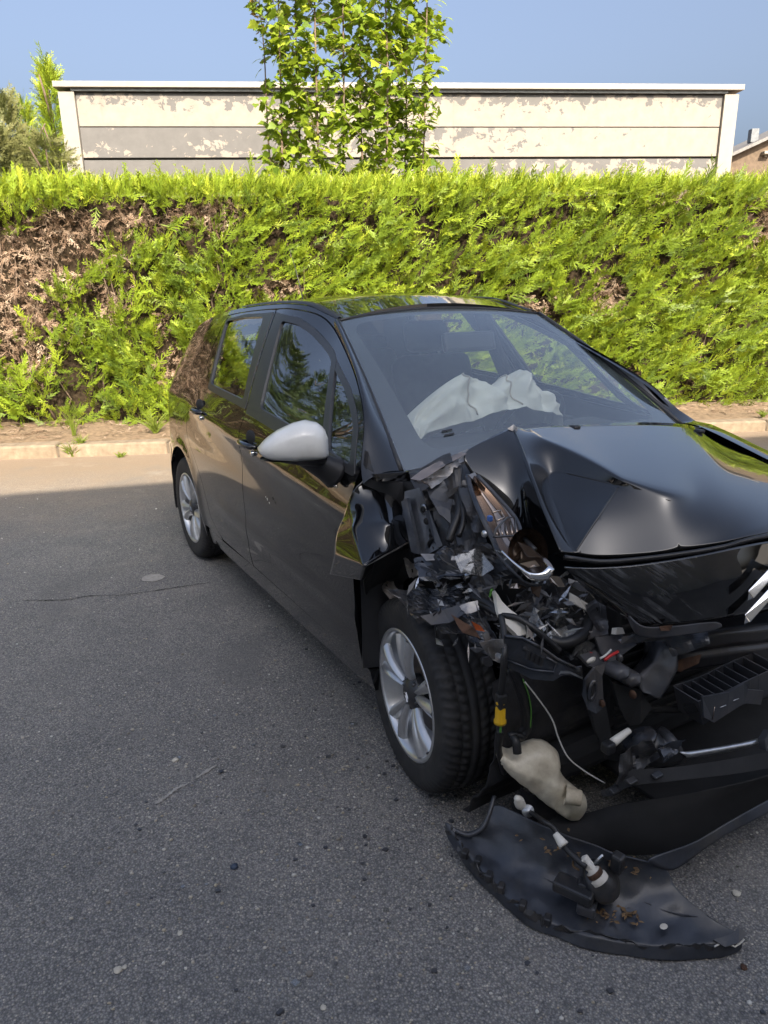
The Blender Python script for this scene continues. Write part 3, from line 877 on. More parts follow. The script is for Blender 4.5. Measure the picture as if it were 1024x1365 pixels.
def glass_mat(name, tint, ior=1.5, rough=0.0, film=0.0, filmcol=(.5, .55, .55)):
    """thin automotive glass: tinted transmission plus mirror reflection"""
    m = bpy.data.materials.new(name); m.use_nodes = True
    t = m.node_tree; t.nodes.remove(t.nodes['Principled BSDF'])
    tr = nd(t, 'ShaderNodeBsdfTransparent'); tr.inputs[0].default_value = tuple(tint) + (1,)
    gl = nd(t, 'ShaderNodeBsdfGlossy'); gl.inputs['Roughness'].default_value = rough; gl.inputs['Color'].default_value = (1, 1, 1, 1)
    lw = nd(t, 'ShaderNodeLayerWeight'); lw.inputs[0].default_value = .5
    f0 = 1 - (1 - ((ior - 1) / (ior + 1)) ** 2) ** 2
    fr = math_n(t, 'ADD', f0, math_n(t, 'MULTIPLY', math_n(t, 'POWER', lw.outputs['Facing'], 4.0), 1 - f0))
    mx = nd(t, 'ShaderNodeMixShader'); lk(t, fr, mx.inputs[0]); lk(t, tr.outputs[0], mx.inputs[1]); lk(t, gl.outputs[0], mx.inputs[2])
    out = mx.outputs[0]
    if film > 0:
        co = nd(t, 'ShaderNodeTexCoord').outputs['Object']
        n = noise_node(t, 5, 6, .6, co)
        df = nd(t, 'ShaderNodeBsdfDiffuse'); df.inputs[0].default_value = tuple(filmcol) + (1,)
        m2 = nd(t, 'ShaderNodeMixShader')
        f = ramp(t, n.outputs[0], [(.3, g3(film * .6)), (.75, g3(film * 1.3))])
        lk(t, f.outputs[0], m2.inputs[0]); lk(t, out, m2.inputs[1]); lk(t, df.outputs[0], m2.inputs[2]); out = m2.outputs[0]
    lk(t, out, t.nodes['Material Output'].inputs[0])
    return m
M['sideglass'] = glass_mat('side_glass', (.82, .86, .83), 1.85)
M['screen'] = glass_mat('windscreen_glass', (.86, .91, .88), 2.05, film=.06, filmcol=(.46, .58, .60))  # dust film, tinted bluish and raised to paint in milky sky reflection
M['rearglass'] = glass_mat('rear_glass', (.70, .75, .72), 1.5)
M['clearplastic'] = glass_mat('clear_lens_plastic', (.80, .80, .78), 1.7, rough=.06, film=.10, filmcol=(.6, .6, .6))

car = empty('crashed_hatchback', (-.464, 4.527, 0), -1.047, category='car',
            label='black five-door hatchback with its right front corner smashed in')

def sstep(a, b, x):
    t = min(1, max(0, (x - a) / (b - a))); return t * t * (3 - 2 * t)
def crease_z(x): return 0.945 - 0.072 * max(0, x - .45) ** 1.1
def wid(x, z):
    """half width of the body at station x and height z"""
    c = lambda v, hi: min(hi, max(0, v))
    p = .852 - .05 * c((.9 - x) / 1.4, 1) ** 2 - .35 * c((-.30 - x) / .42, 1.3) ** 2 - .03 * c((x - 2.0) / .6, 2) ** 2 - .20 * c((x - 2.65) / .6, 1.5) ** 2
    v = -.05 * c((.42 - z) / .24, 1.5) ** 1.5 - .018 * c((z - .62) / .33, 1) ** 2
    g = c(z - .955, 1)
    A = .255 + .065 * sstep(1.0, 1.6, x) + .03 * c(-x / .5, 1)
    v -= A * (g / .48) ** 1.18
    # shoulder crease under the handles and a soft hollow below it
    cz = crease_z(x); k = sstep(.1, .5, x) 
    d = z - cz
    v += k * (.010 * math.exp(-(d / .030) ** 2) if d < 0 else .010 * math.exp(-(d / .05) ** 2))
    v -= .007 * k * math.exp(-((d + .115) / .07) ** 2)
    # lower door ridge
    d2 = z - (.50 - .02 * (x - 1.2))
    v += .006 * sstep(.55, .9, x) * math.exp(-(d2 / .035) ** 2)
    # rear wheel arch flare
    rr = math.hypot(x, z - .31)
    v += .012 * math.exp(-((rr - .37) / .045) ** 2) * (1 if z < .75 else max(0, 1 - (z - .75) * 5))
    return p + v

def inside(p, poly):
    x, y = p; c = False; j = len(poly) - 1
    for i in range(len(poly)):
        xi, yi = poly[i][0], poly[i][1]; xj, yj = poly[j][0], poly[j][1]
        if (yi > y) != (yj > y) and x < (xj - xi) * (y - yi) / (yj - yi + 1e-12) + xi: c = not c
        j = i
    return c

def densify(poly, step):
    out = []
    for i in range(len(poly)):
        a = np.array(poly[i][:2], float); b = np.array(poly[(i + 1) % len(poly)][:2], float)
        n = max(1, int(np.linalg.norm(b - a) / step))
        out += [tuple(a + (b - a) * k / n) for k in range(n)]
    return out

def patch(name, outline, fn, mat, parent, step=.03, holes=(), flange=.018, inward=None, thick=None, **kw):
    """fill a 2-D outline with a fine mesh, lift it by fn(u, v) -> xyz; the rim is folded inwards like sheet metal"""
    loops = [densify(outline, step)] + [densify(h, step) for h in holes]
    P = []; E = []
    for lp in loops:
        o = len(P); P += lp; E += [(o + i, o + (i + 1) % len(lp)) for i in range(len(lp))]
    us = [p[0] for p in loops[0]]; vs = [p[1] for p in loops[0]]
    nb = len(P)
    bp = np.array(P)
    y = min(vs) + step * .5; row = 0
    while y < max(vs):
        x = min(us) + (step * .5 if row % 2 else 0)
        while x < max(us):
            if inside((x, y), loops[0]) and not any(inside((x, y), h) for h in loops[1:]):
                if np.min((bp[:, 0] - x) ** 2 + (bp[:, 1] - y) ** 2) > (step * .55) ** 2: P.append((x, y))
            x += step
        y += step * .866; row += 1
    vo, ed, fa, *_ = delaunay_2d_cdt([Vector(p) for p in P], E, [], 0, 1e-6)
    tris = []
    for f in fa:
        cx = sum(vo[i].x for i in f) / 3; cy = sum(vo[i].y for i in f) / 3
        if inside((cx, cy), loops[0]) and not any(inside((cx, cy), h) for h in loops[1:]): tris.append(tuple(f))
    V = [Vector(fn(v.x, v.y)) for v in vo]
    # analytic normals
    h = 1e-3
    N = []
    for v in vo:
        a = Vector(fn(v.x + h, v.y)) - Vector(fn(v.x - h, v.y)); b = Vector(fn(v.x, v.y + h)) - Vector(fn(v.x, v.y - h))
        n = a.cross(b)
        N.append(n.normalized() if n.length > 0 else Vector((0, 0, 1)))
    if inward is None: inward = Vector((0, 0, -1))
    inward = Vector(inward)
    flip = sum(N[i].dot(inward) for i in range(0, len(N), 7)) > 0
    if flip: N = [-n for n in N]
    fs = []
    for t_ in tris:
        n = (V[t_[1]] - V[t_[0]]).cross(V[t_[2]] - V[t_[0]])
        fs.append(t_ if n.dot(N[t_[0]]) >= 0 else t_[::-1])
    # boundary rim
    cnt = {}
    for f in fs:
        for i in range(3):
            a, b = f[i], f[(i + 1) % 3]
            cnt[(a, b)] = cnt.get((a, b), 0) + 1
    bnd = [(a, b) for (a, b) in cnt if (b, a) not in cnt]
    mp = {}; rim = []
    base = len(V)
    for a, b in bnd:
        for q in (a, b):
            if q not in mp:
                mp[q] = base + len(mp); V.append(V[q] + inward * flange); 
    for a, b in bnd: rim.append((b, a, mp[a], mp[b]))
    me = bpy.data.meshes.new(name)
    me.from_pydata([tuple(v) for v in V], [], fs + rim)
    me.materials.append(mat)
    nf = len(fs)
    me.polygons.foreach_set('use_smooth', [True] * nf + [False] * len(rim))
    me.update()
    ln = []
    for p in me.polygons:
        for li in p.loop_indices:
            vi = me.loops[li].vertex_index
            ln.append(tuple(N[vi]) if p.index < nf else tuple(p.normal))
    me.normals_split_custom_set(ln)
    return put(bpy.data.objects.new(name, me), parent, **kw)

def side_fn(s, off=0.0):
    # the far greenhouse leans in a little more towards the windscreen
    lean = (lambda x, z: .06 * sstep(1.35, 1.95, x) * sstep(.965, 1.06, z)) if s > 0 else (lambda x, z: 0.0)
    return lambda x, z: (x, s * (wid(x, z) + off - lean(x, z)), z)

def rpoly(pts, r, n=4):
    """round the corners of a polygon"""
    out = []
    N = len(pts)
    for i in range(N):
        a, b, c = (np.array(pts[(i + k) % N][:2], float) for k in (-1, 0, 1))
        rr = pts[i][2] if len(pts[i]) > 2 else r
        da = np.linalg.norm(a - b); dc = np.linalg.norm(c - b)
        q = min(rr, da * .45, dc * .45)
        p0 = b + (a - b) / da * q; p1 = b + (c - b) / dc * q
        if rr <= 0: out.append(tuple(b)); continue
        for k in range(n + 1):
            t = k / n
            out.append(tuple((1 - t) ** 2 * p0 + 2 * t * (1 - t) * b + t * t * p1))
    return out

# --- outlines on the side of the body, (x, z) in car space
ROOF = cr([(-.42, 1.30), (-.25, 1.365), (0, 1.415), (.3, 1.452), (.62, 1.476), (.95, 1.489), (1.2, 1.484), (1.36, 1.455), (1.50, 1.428)], 5)
def roof_edge_z(x): return float(np.interp(x, [p[0] for p in ROOF], [p[1] for p in ROOF]))
APIL = cr([(1.50, 1.428), (1.687, 1.370), (1.89, 1.292), (2.06, 1.214), (2.25, 1.115), (2.43, 1.0)], 4)
SEAM = cr([(-.02, 1.375), (.30, 1.425), (.62, 1.450), (.92, 1.463), (1.12, 1.464), (1.358, 1.437), (1.599, 1.356), (1.88, 1.242), (2.085, 1.122), (2.195, .989)], 5)
GAP = .005
ARCH = [(.36 * math.cos(a) * 1.02, .31 + .375 * math.sin(a)) for a in np.linspace(R(-12), R(192), 30)]   # front to rear
RDOOR_REAR = cr([(.330, 1.075), (.262, 1.0), (.205, .92), (.165, .83), (.20, .76), (.33, .665), (.43, .575), (.50, .48), (.575, .385), (.70, .318)], 4)
FD_REAR = [(.935, 1.455), (1.088, 1.085), (1.101, 1.02), (1.103, .894), (1.115, .715), (1.141, .543), (1.154, .32)]
FG = rpoly([(1.048, 1.423), (1.207, 1.413), (1.348, 1.379), (1.476, 1.341), (1.600, 1.303), (1.650, 1.283, .01), (1.905, 1.012, .01), (1.232, 1.058)], .03)
QG = rpoly([(1.690, 1.262, .012), (1.875, 1.200), (1.99, 1.140), (2.053, 1.10), (2.14, .985, .03), (1.945, 1.004, .012)], .03)
RG = rpoly([(.296, 1.401), (.55, 1.426), (.827, 1.436), (1.035, 1.072), (.494, 1.09)], .03)

def ws_fn(u, v):
    """windscreen: u 0 base .. 1 header, v -1..1 across"""
    xb = 2.31 - .07 * v * v; zb_ = 1.01 - .033 * v * v; yb = v * .685
    xt = 1.425 + .075 * v * v; zt = 1.462 - .036 * v * v; yt = v * .525
    x = xb + (xt - xb) * u; y = yb + (yt - yb) * u; z = zb_ + (zt - zb_) * u + .035 * math.sin(math.pi * u) * (1 - .4 * v * v)
    return (x, y, z)
def side_body(s):
    fn = side_fn(s); inn = (0, -s, 0)
    right = s < 0
    # quarter panel with C pillar
    belt_r = (.330 - GAP, 1.075)
    rear = cr([(-.42, 1.30), (-.47, 1.2), (-.535, 1.06), (-.575, .94), (-.60, .80), (-.61, .66)], 4)
    q = [(-.42 + .0, 1.30)] + rear[1:] + [(-.61, .655), (-.42, .66), (-.352, .60)]
    q += [p for p in ARCH[::-1] if p[1] > .33 or p[0] > 0][:]
    arch_pts = [p for p in ARCH[::-1] if (p[0] < 0 and p[1] > .5) or p[0] >= 0]
    q = [(-.42, 1.30)] + rear[1:] + [(-.60, .655)] + arch_pts
    q += [(.395, .315), (.47, .305), (.685, .306)] + [(p[0] - GAP, p[1]) for p in RDOOR_REAR[::-1]][1:]
    q += [(.26, 1.25), (.255, 1.395), (.30, 1.424)]
    q += [(p[0], p[1] + GAP) for p in SEAM if p[0] < .30][::-1]
    q += [(-.03, 1.385)] + [p for p in ROOF[::-1] if p[0] < -.03][:-1]
    o = patch('quarter_panel', q, fn, M['paint'], car, .03, inward=inn)
    # roof rail strip between seam and roof edge, over the doors and down the A pillar
    sz = float(np.interp(1.50, [p[0] for p in SEAM], [p[1] for p in SEAM])) + GAP
    strip = [(p[0], p[1] + GAP) for p in SEAM if p[0] < 1.49] + [(1.50, sz)] + [p for p in ROOF[::-1] if p[0] > -.02]
    patch('roof_rail', strip, fn, M['paint'], car, .025, inward=inn)
    # A pillar: ruled between the door seam and the edge of the windscreen, slightly rounded
    P = [(1.50, sz)] + [(p[0], p[1] + GAP) for p in SEAM if p[0] > 1.51] + [(2.235, .955)]
    L_ = np.cumsum([0] + [math.hypot(P[i + 1][0] - P[i][0], P[i + 1][1] - P[i][1]) for i in range(len(P) - 1)]); L_ /= L_[-1]
    V = []; Fc = []; n = 26; m_ = 8
    for i in range(n):
        f = i / (n - 1)
        x = float(np.interp(f, L_, [p[0] for p in P])); z = float(np.interp(f, L_, [p[1] for p in P]))
        a = Vector(fn(x, z)); b = Vector(ws_fn(1 - f, s * 1.0)) + Vector((0, s * .002, .002))
        for k in range(m_):
            u = k / (m_ - 1)
            V.append(a.lerp(b, u) + Vector((.3, s * .5, .8)).normalized() * (.020 if s < 0 else .004) * math.sin(math.pi * u) ** .8)
    for i in range(n - 1):
        for k in range(m_ - 1): Fc.append((i * m_ + k, i * m_ + k + 1, (i + 1) * m_ + k + 1, (i + 1) * m_ + k))
    mk('windscreen_pillar', V, Fc, M['paint'], car, True)
    # rear door
    top = [p for p in SEAM if .28 < p[0] < .92]
    rd = [(.30 , 1.418)] + [(p[0], p[1]) for p in top] + [(.926, 1.461)] + [(p[0] - GAP, p[1]) for p in FD_REAR[1:]] + [(1.148, .318)] + RDOOR_REAR[::-1] + [(.27, 1.25), (.262, 1.39)]
    rgh = RG
    door = patch('rear_door', rd, fn, M['paint'], car, .028, holes=[rgh], inward=inn, flange=.03)
    patch('window_glass', RG, side_fn(s, -.006), M['sideglass'], door, .035, inward=inn, flange=.002)
    # black surround of the glass, proud of the paint; wide at the B pillar
    sur = rpoly([(.276, 1.405, .03), (.55, 1.437), (.83, 1.447), (.918, 1.453, .01), (1.088, 1.042, .004), (.485, 1.068, .03)], .02)
    patch('window_frame', sur, side_fn(s, .003), M['pillar'], door, .03, holes=[rpoly([(.300, 1.396), (.55, 1.421), (.822, 1.430), (1.028, 1.076), (.497, 1.095)], .03)], inward=inn, flange=.012)
    # front door
    top = [p for p in SEAM if p[0] > .95]
    fd = [(.938, 1.461)] + top[:] + [(2.19, .96), (2.165, .90), (2.15, .83), (2.172, .70), (2.19, .55), (2.205, .40), (2.205, .312), (1.158, .322)] + FD_REAR[::-1][1:-1]
    dholes = [FG, QG]
    fdo = patch('front_door', fd, fn, M['paint'], car, .028, holes=dholes, inward=inn, flange=.03)
    patch('window_glass', FG, side_fn(s, -.006), M['sideglass'], fdo, .035, inward=inn, flange=.002)
    patch('quarter_light', QG, side_fn(s, -.006), M['sideglass'], fdo, .035, inward=inn, flange=.002)
    fgh = rpoly([(1.056, 1.418), (1.207, 1.406), (1.346, 1.373), (1.474, 1.335), (1.596, 1.298), (1.640, 1.280, .01), (1.893, 1.020, .01), (1.238, 1.064)], .03)
    fg0 = rpoly([(.948, 1.452, .005), (1.207, 1.432), (1.354, 1.395), (1.484, 1.357), (1.610, 1.318), (1.674, 1.288, .004), (1.934, 1.000, .004), (1.935, .972, .005), (1.114, 1.028, .005)], .01)
    sx = [(p[0], p[1]) for p in fgh]
    patch('window_frame', fg0, side_fn(s, .003), M['pillar'], fdo, .03, holes=[fgh], inward=inn, flange=.012)
    qh = rpoly([(1.702, 1.257, .012), (1.872, 1.195), (1.985, 1.136), (2.046, 1.098), (2.128, .992, .03), (1.952, 1.010, .012)], .03)
    q0 = rpoly([(1.682, 1.285, .006), (1.885, 1.212), (2.0, 1.152), (2.075, 1.10), (2.180, .965, .02), (1.942, .978, .006)], .015)
    patch('quarter_frame', q0, side_fn(s, .0035), M['pillar'], fdo, .03, holes=[qh], inward=inn, flange=.012)
    # handles
    for dr, hx, hz in ((fdo, 1.235, .925), (door, .455, .968)):
        handle(s, dr, hx, hz)
    # sill
    sl = [(.42, .298), (.69, .296), (1.15, .312), (2.205, .306), (2.24, .29), (2.235, .205), (.40, .205)]
    patch('sill', sl, side_fn(s, -.004), M['paint'], car, .035, inward=inn, flange=.05)
    # rear bumper flank
    rb = [(-.36, .645), (-.60, .64), (-.66, .5), (-.66, .30), (-.36, .27)] + [p for p in ARCH[::-1] if p[0] < -.34 and p[1] < .6]
    rb = [(-.30, .60), (-.345, .645), (-.60, .645), (-.655, .5), (-.655, .30), (-.40, .27)] + [(-.372, .31), (-.368, .42), (-.345, .50)]
    patch('rear_bumper', rb, side_fn(s, .002), M['paint'], car, .03, inward=inn)

def handle(s, door, hx, hz):
    # oval dish, bar handle and lock
    y = s * wid(hx, hz)
    bm = bmesh.new()
    bmesh.ops.create_uvsphere(bm, u_segments=24, v_segments=12, radius=1)
    for v in bm.verts: v.co = Vector((hx + v.co.x * .062, y + v.co.y * .014 - s * .010, hz + .012 + v.co.z * .036))
    from_bm('handle_recess', bm, M['inner'], door, True)
    n = 9; V = []; Fc = []
    pts = []; rad = []
    for k in range(n):
        f = k / (n - 1); x = hx - .088 + .176 * f
        pts.append((x, s * (wid(x, hz) + .004 + .030 * math.sin(math.pi * f) ** .6), hz - .012 + .004 * math.sin(math.pi * f)))
        rad.append(.0135 if 0 < k < n - 1 else .008)
    o = tube('door_handle', pts, rad, M['paint'], door, 10, 3)
    V, Fc = lathe_vf([(0, .012), (.010, .012), (.013, .006), (.013, 0)], 16, 'y')
    V = [(hx + .062 + v[0], s * (wid(hx, hz - .035) + .002) + s * v[1], hz - .040 + v[2]) for v in V]
    mk('lock', V, Fc, M['chrome'], o, True)

for s in (-1, 1): side_body(s)

# ---------------------------------------------------------------- roof, glass and tail
HDR = lambda v: 1.445 - .055 * (1 - v * v)          # x of the windscreen header at lateral v (-1..1)
def roof_fn(u, v):
    """u along the car 0 rear .. 1 header, v across -1..1"""
    x0 = -.46 + .05 * v * v; x1 = 1.50 - .075 * (1 - v * v)
    x = x0 + (x1 - x0) * u
    ze = roof_edge_z(min(1.50, max(-.42, x if abs(v) > .0 else x)))
    half = wid(min(x, 1.5), ze) + .0
    crown = .042 * (1 - v * v)
    return (x, v * (half - .004), ze + crown - .002)
roof = patch('roof', [(0, -1), (1, -1), (1, 1), (0, 1)], roof_fn, M['paint'], car, .05, inward=(0, 0, -1), flange=.03)
def drip(s):
    pts = []
    for x in np.linspace(.45, 1.49, 24):
        z = roof_edge_z(x); pts.append((x, s * (wid(x, z) - .012), z + .004))
    V, Fc = [], []
    for i, p in enumerate(pts):
        for dy, dz in ((.016, -.002), (.012, .005), (-.012, .010), (-.022, .004)):
            V.append((p[0], p[1] + s * dy, p[2] + dz))
    for i in range(len(pts) - 1):
        for k in range(3): Fc.append((i * 4 + k, i * 4 + k + 1, i * 4 + k + 5, i * 4 + k + 4))
    mk('roof_strip', V, Fc, M['trimblack'], car, True)
for s in (-1, 1): drip(s)

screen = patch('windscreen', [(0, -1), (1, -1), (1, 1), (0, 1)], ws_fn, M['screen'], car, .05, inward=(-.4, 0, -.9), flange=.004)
# ceramic border inside the glass edge
ring = rpoly([(.0, -.985), (.99, -.985), (.99, .985), (0, .985)], .02)
hole = rpoly([(.07, -.84), (.945, -.90), (.945, .90), (.07, .84)], .10, 6)
def ws_in(u, v):
    a = Vector(ws_fn(u, v)); return tuple(a + Vector((-.003, 0, -.004)))
M['frit'] = simple('black_ceramic_border', (.02, .021, .023), .5)
patch('windscreen_border', ring, ws_in, M['frit'], screen, .05, holes=[hole], inward=(-.4, 0, -.9), flange=.001)
def a_seal(s):
    pts = [ws_fn(u, s * 1.0) for u in np.linspace(0, 1, 16)]
    tube('windscreen_seal', [(p[0], p[1] + s * .006, p[2] + .001) for p in pts], .009, M['trimblack'], screen, 6, 1)
for s in (-1, 1): a_seal(s)
tube('windscreen_seal', [ws_fn(1.0, v) for v in np.linspace(-1, 1, 15)], .007, M['trimblack'], screen, 6, 1)
def tail_fn(u, v):
    """closing surface at the back: u 0 bottom .. 1 top, v -1..1"""
    zs = [.26, .45, .66, .80, .94, 1.06, 1.2, 1.30, 1.37]; xs = [-.62, -.66, -.60, -.60, -.575, -.535, -.47, -.42, -.40]
    z = .26 + 1.045 * u
    x = float(np.interp(z, zs, xs))
    w_ = wid(x, min(z, 1.30)) 
    return (x - .10 * (1 - v * v), v * w_, z + .05 * (1 - v * v) * u ** 3)
rgl = rpoly([(.66, -.80), (.94, -.80), (.94, .80), (.66, .80)], .05)
tail = patch('tailgate', [(0, -1), (1, -1), (1, 1), (0, 1)], tail_fn, M['paint'], car, .06, holes=[rgl], inward=(1, 0, 0), flange=.02)
patch('rear_window', rgl, tail_fn, M['rearglass'], tail, .08, inward=(1, 0, 0), flange=.003)

# aerial
tube('aerial', [(-.02, .0, 1.50), (-.10, .0, 1.66), (-.19, .0, 1.80)], [.004, .003, .002], M['wire'], car, 6, 1)

# floor, wheel wells and bulkhead so that no daylight shows through
def underbody():
    bm = bmesh.new()
    add_box(bm, (1.15, 0, .30), (2.5, 1.40, .06), 0)
    add_box(bm, (2.28, 0, .62), (.05, 1.36, .62), 0)
    add_box(bm, (-.15, 0, .62), (.8, 1.10, .06), 0)
    for s in (-1, 1):
        add_box(bm, (1.55, s * .70, .62), (1.25, .05, .62), 0)
        add_box(bm, (.76, s * .70, .72), (.75, .05, .62), 0)
        add_box(bm, (1.08, s * .625, 1.22), (.10, .04, .46), .015, Matrix.Rotation(s * R(29), 3, 'X'))
    from_bm('floor_pan', bm, M['inner'], car)
underbody()

# ---------------------------------------------------------------- cabin
def seat(name, x, y, back_h=.60, head=True, wdt=.50):
    bm = bmesh.new()
    add_box(bm, (x, y, .58), (.50, wdt, .18), .06, seg=3)
    rot = Matrix.Rotation(R(-20), 3, 'Y')
    add_box(bm, (x - .32, y, .92), (.15, wdt * .96, back_h), .06, rot, 3)
    o = from_bm(name, bm, M['seat'], car, True)
    if head:
        hb = bmesh.new(); add_box(hb, (x - .45, y, 1.30), (.10, .27, .17), .045, rot, 3)
        h = from_bm('headrest', hb, M['seat'], o, True)
        for d in (-.06, .06): tube('headrest_post', [(x - .40, y + d, 1.17), (x - .44, y + d, 1.26)], .006, M['chrome'], o, 6, 1)
    return o
seat('front_seat', 1.25, -.36); seat('front_seat', 1.25, .36)
seat('rear_bench', .45, 0, .56, False, 1.25)
for yy in (-.42, .42):
    box('rear_headrest', (.02, yy, 1.20), (.09, .26, .15), M['seat'], car, .04)
bm = bmesh.new()
add_box(bm, (1.98, 0, .86), (.50, 1.36, .22), .07, seg=3); add_box(bm, (2.15, 0, .93), (.34, 1.38, .10), .04, seg=3)
from_bm('dashboard', bm, M['dash'], car, True)
sw = empty('steering_wheel', (1.66, .36, .93)); sw.parent = car; sw.rotation_euler = (0, R(-62), 0)
V, Fc = [], []
for i in range(32):
    a = 2 * math.pi * i / 32
    for k in range(8):
        b_ = 2 * math.pi * k / 8; rr = .185 + .015 * math.cos(b_)
        V.append((rr * math.cos(a), rr * math.sin(a), .015 * math.sin(b_)))
for i in range(32):
    for k in range(8): Fc.append((i * 8 + k, ((i + 1) % 32) * 8 + k, ((i + 1) % 32) * 8 + (k + 1) % 8, i * 8 + (k + 1) % 8))
mk('rim', V, Fc, M['dash'], sw, True)
bm = bmesh.new(); add_box(bm, (0, 0, .01), (.12, .14, .05), .02); add_box(bm, (0, 0, 0), (.05, .36, .02), .005); add_box(bm, (-.09, 0, 0), (.18, .05, .02), .005)
from_bm('hub', bm, M['dash'], sw)
mb = bmesh.new(); add_box(mb, (1.64, .02, 1.325), (.035, .27, .085), .015, Matrix.Rotation(R(-15), 3, 'Y'))
from_bm('rear_view_mirror', mb, M['trimblack'], car)
V, Fc = lathe_vf([(0, .012), (.035, .010), (.04, 0)], 20, 'z')
p0 = ws_fn(.90, .06)
mk('rain_sensor', [(p0[0] - .02 + v[0], p0[1] + v[1], p0[2] - .025 + v[2]) for v in V], Fc, M['trimblack'], screen, True)

# burst airbag slumped over the passenger side of the dashboard
def airbag():
    # ridge line of the cloth, read along the car's width; cloth falls to the dash on both sides
    top = cr([(1.84, -.44, .99), (1.81, -.39, 1.06), (1.80, -.30, 1.13), (1.80, -.19, 1.19), (1.80, -.10, 1.205), (1.79, -.03, 1.185), (1.79, .03, 1.155), (1.79, .09, 1.185), (1.80, .145, 1.205), (1.80, .21, 1.17), (1.81, .265, 1.10), (1.83, .305, 1.03), (1.84, .32, .98)], 8)
    V = []; Fc = []; m_ = 22
    n = len(top)
    m_ = 44
    for i, p in enumerate(top):
        f = i / (n - 1)
        for k in range(m_):
            a = k / (m_ - 1) * 2 - 1
            sag = .18 * math.sin(math.pi * f) ** .5
            hem = (.925 if a < 0 else 1.075 - .10 * abs(2 * f - 1) ** 2 + .018 * noise.noise((f * 6, 4, 0)))
            hem = min(hem, p[2] - .02)
            x = p[0] + a * (.08 + .9 * sag) * (1 if a < 0 else .5) + .02
            z = p[2] - (p[2] - hem) * (abs(a) ** 1.9)
            y = p[1]
            q = f * 9 + .8 * noise.noise((f * 3, a * 1.5, 0)) + a * .9
            fold = .024 * math.sin(q * 3.2 + 3.0 * noise.noise((f * 5, a * 2, 3))) * (.4 + .6 * abs(a)) * (1 if a < .75 else 4 * (1 - a)) + .030 * noise.noise((x * 5, y * 8, z * 5)) + .010 * noise.noise((x * 16, y * 22 + x * 9, 2)) + .022 * (.5 - abs(noise.noise((f * 8 + a * 1.5, a * 2.6, 7))) * 2) * (1 if abs(a) < .8 else .3)
            V.append((x + fold * .9, y + fold * .35, z + fold * .7))
    for i in range(n - 1):
        for k in range(m_ - 1): Fc.append((i * m_ + k, (i + 1) * m_ + k, (i + 1) * m_ + k + 1, i * m_ + k + 1))
    o = mk('airbag', V, Fc, M['cloth'], car, True, label='burst white airbag slumped on the dashboard')
    M['seam'] = simple('airbag_seam', (.50, .45, .38), .9)
    for fr in (.30, .58):
        i = int(fr * (n - 1))
        tube('seam', [Vector(V[i * m_ + k]) + Vector((.004, 0, .004)) for k in range(8, m_, 2)], .004, M['seam'], o, 5, 2)
airbag()

# ---------------------------------------------------------------- wheels
def tyre_mesh():
    R0 = .312; W2 = .0975
    prof = [(.205, -.080), (.214, -.088), (.232, -.091), (.262, -.093), (.288, -.092), (.300, -.083), (.3065, -.070)]
    V, Fc = [], []
    seg = 207
    # sidewall (outer = -y), tread as a ring of blocks with grooves
    yb = [-.070, -.050, -.0485, -.044, -.0425, -.018, -.0165, -.012, -.0105, .0105, .012, .0165, .018, .0425, .044, .0485, .050, .070]
    groove = {2, 3, 6, 7, 10, 11, 14, 15}
    prof_in = [(r, -y) for r, y in prof[::-1]]
    full = prof + [(R0 - .0018 * (abs(y) / .07) ** 2 * 2, y) for y in yb[1:-1]] + prof_in
    nI = len(prof)
    n = len(full)
    for i in range(seg):
        ph = i % 3
        for k, (r, y) in enumerate(full):
            a = 2 * math.pi * i / seg
            ki = k - nI + 1
            rr = r
            if 0 < ki < len(yb) - 1 and ki in groove: rr -= .007
            elif -2 <= ki <= len(yb):
                if ph == 0 and abs(y) > .012: rr -= .006
                sh = abs(y) * 1.1
                a += sh * .9 if abs(y) > .01 else 0
            V.append((rr * math.cos(a), y, rr * math.sin(a)))
    for i in range(seg):
        j = (i + 1) % seg
        for k in range(n - 1):
            Fc.append((i * n + k, j * n + k, j * n + k + 1, i * n + k + 1))
    return V, Fc

def spoke_mesh(a0, hw0, hw1, twist, r0=.052, r1=.196):
    V = []; Fc = []; n = 9
    for i in range(n):
        f = i / (n - 1); r = r0 + (r1 - r0) * f
        hw = hw0 + (hw1 - hw0) * f ** 1.25
        yc = -.082 + .014 * (1 - f) ** 2 - .006 * math.sin(math.pi * f)
        a = a0 + twist * (1 - f)
        c, s_ = math.cos(a), math.sin(a)
        for (t, dy) in ((-1, .016), (-.9, .002), (-.15, -.007), (.0, -.008), (.8, .005), (1, .018)):
            x = r * c - t * hw * s_; z = r * s_ + t * hw * c
            V.append((x, yc + dy, z))
    m_ = 6
    for i in range(n - 1):
        for k in range(m_ - 1): Fc.append((i * m_ + k, (i + 1) * m_ + k, (i + 1) * m_ + k + 1, i * m_ + k + 1))
    return V, Fc

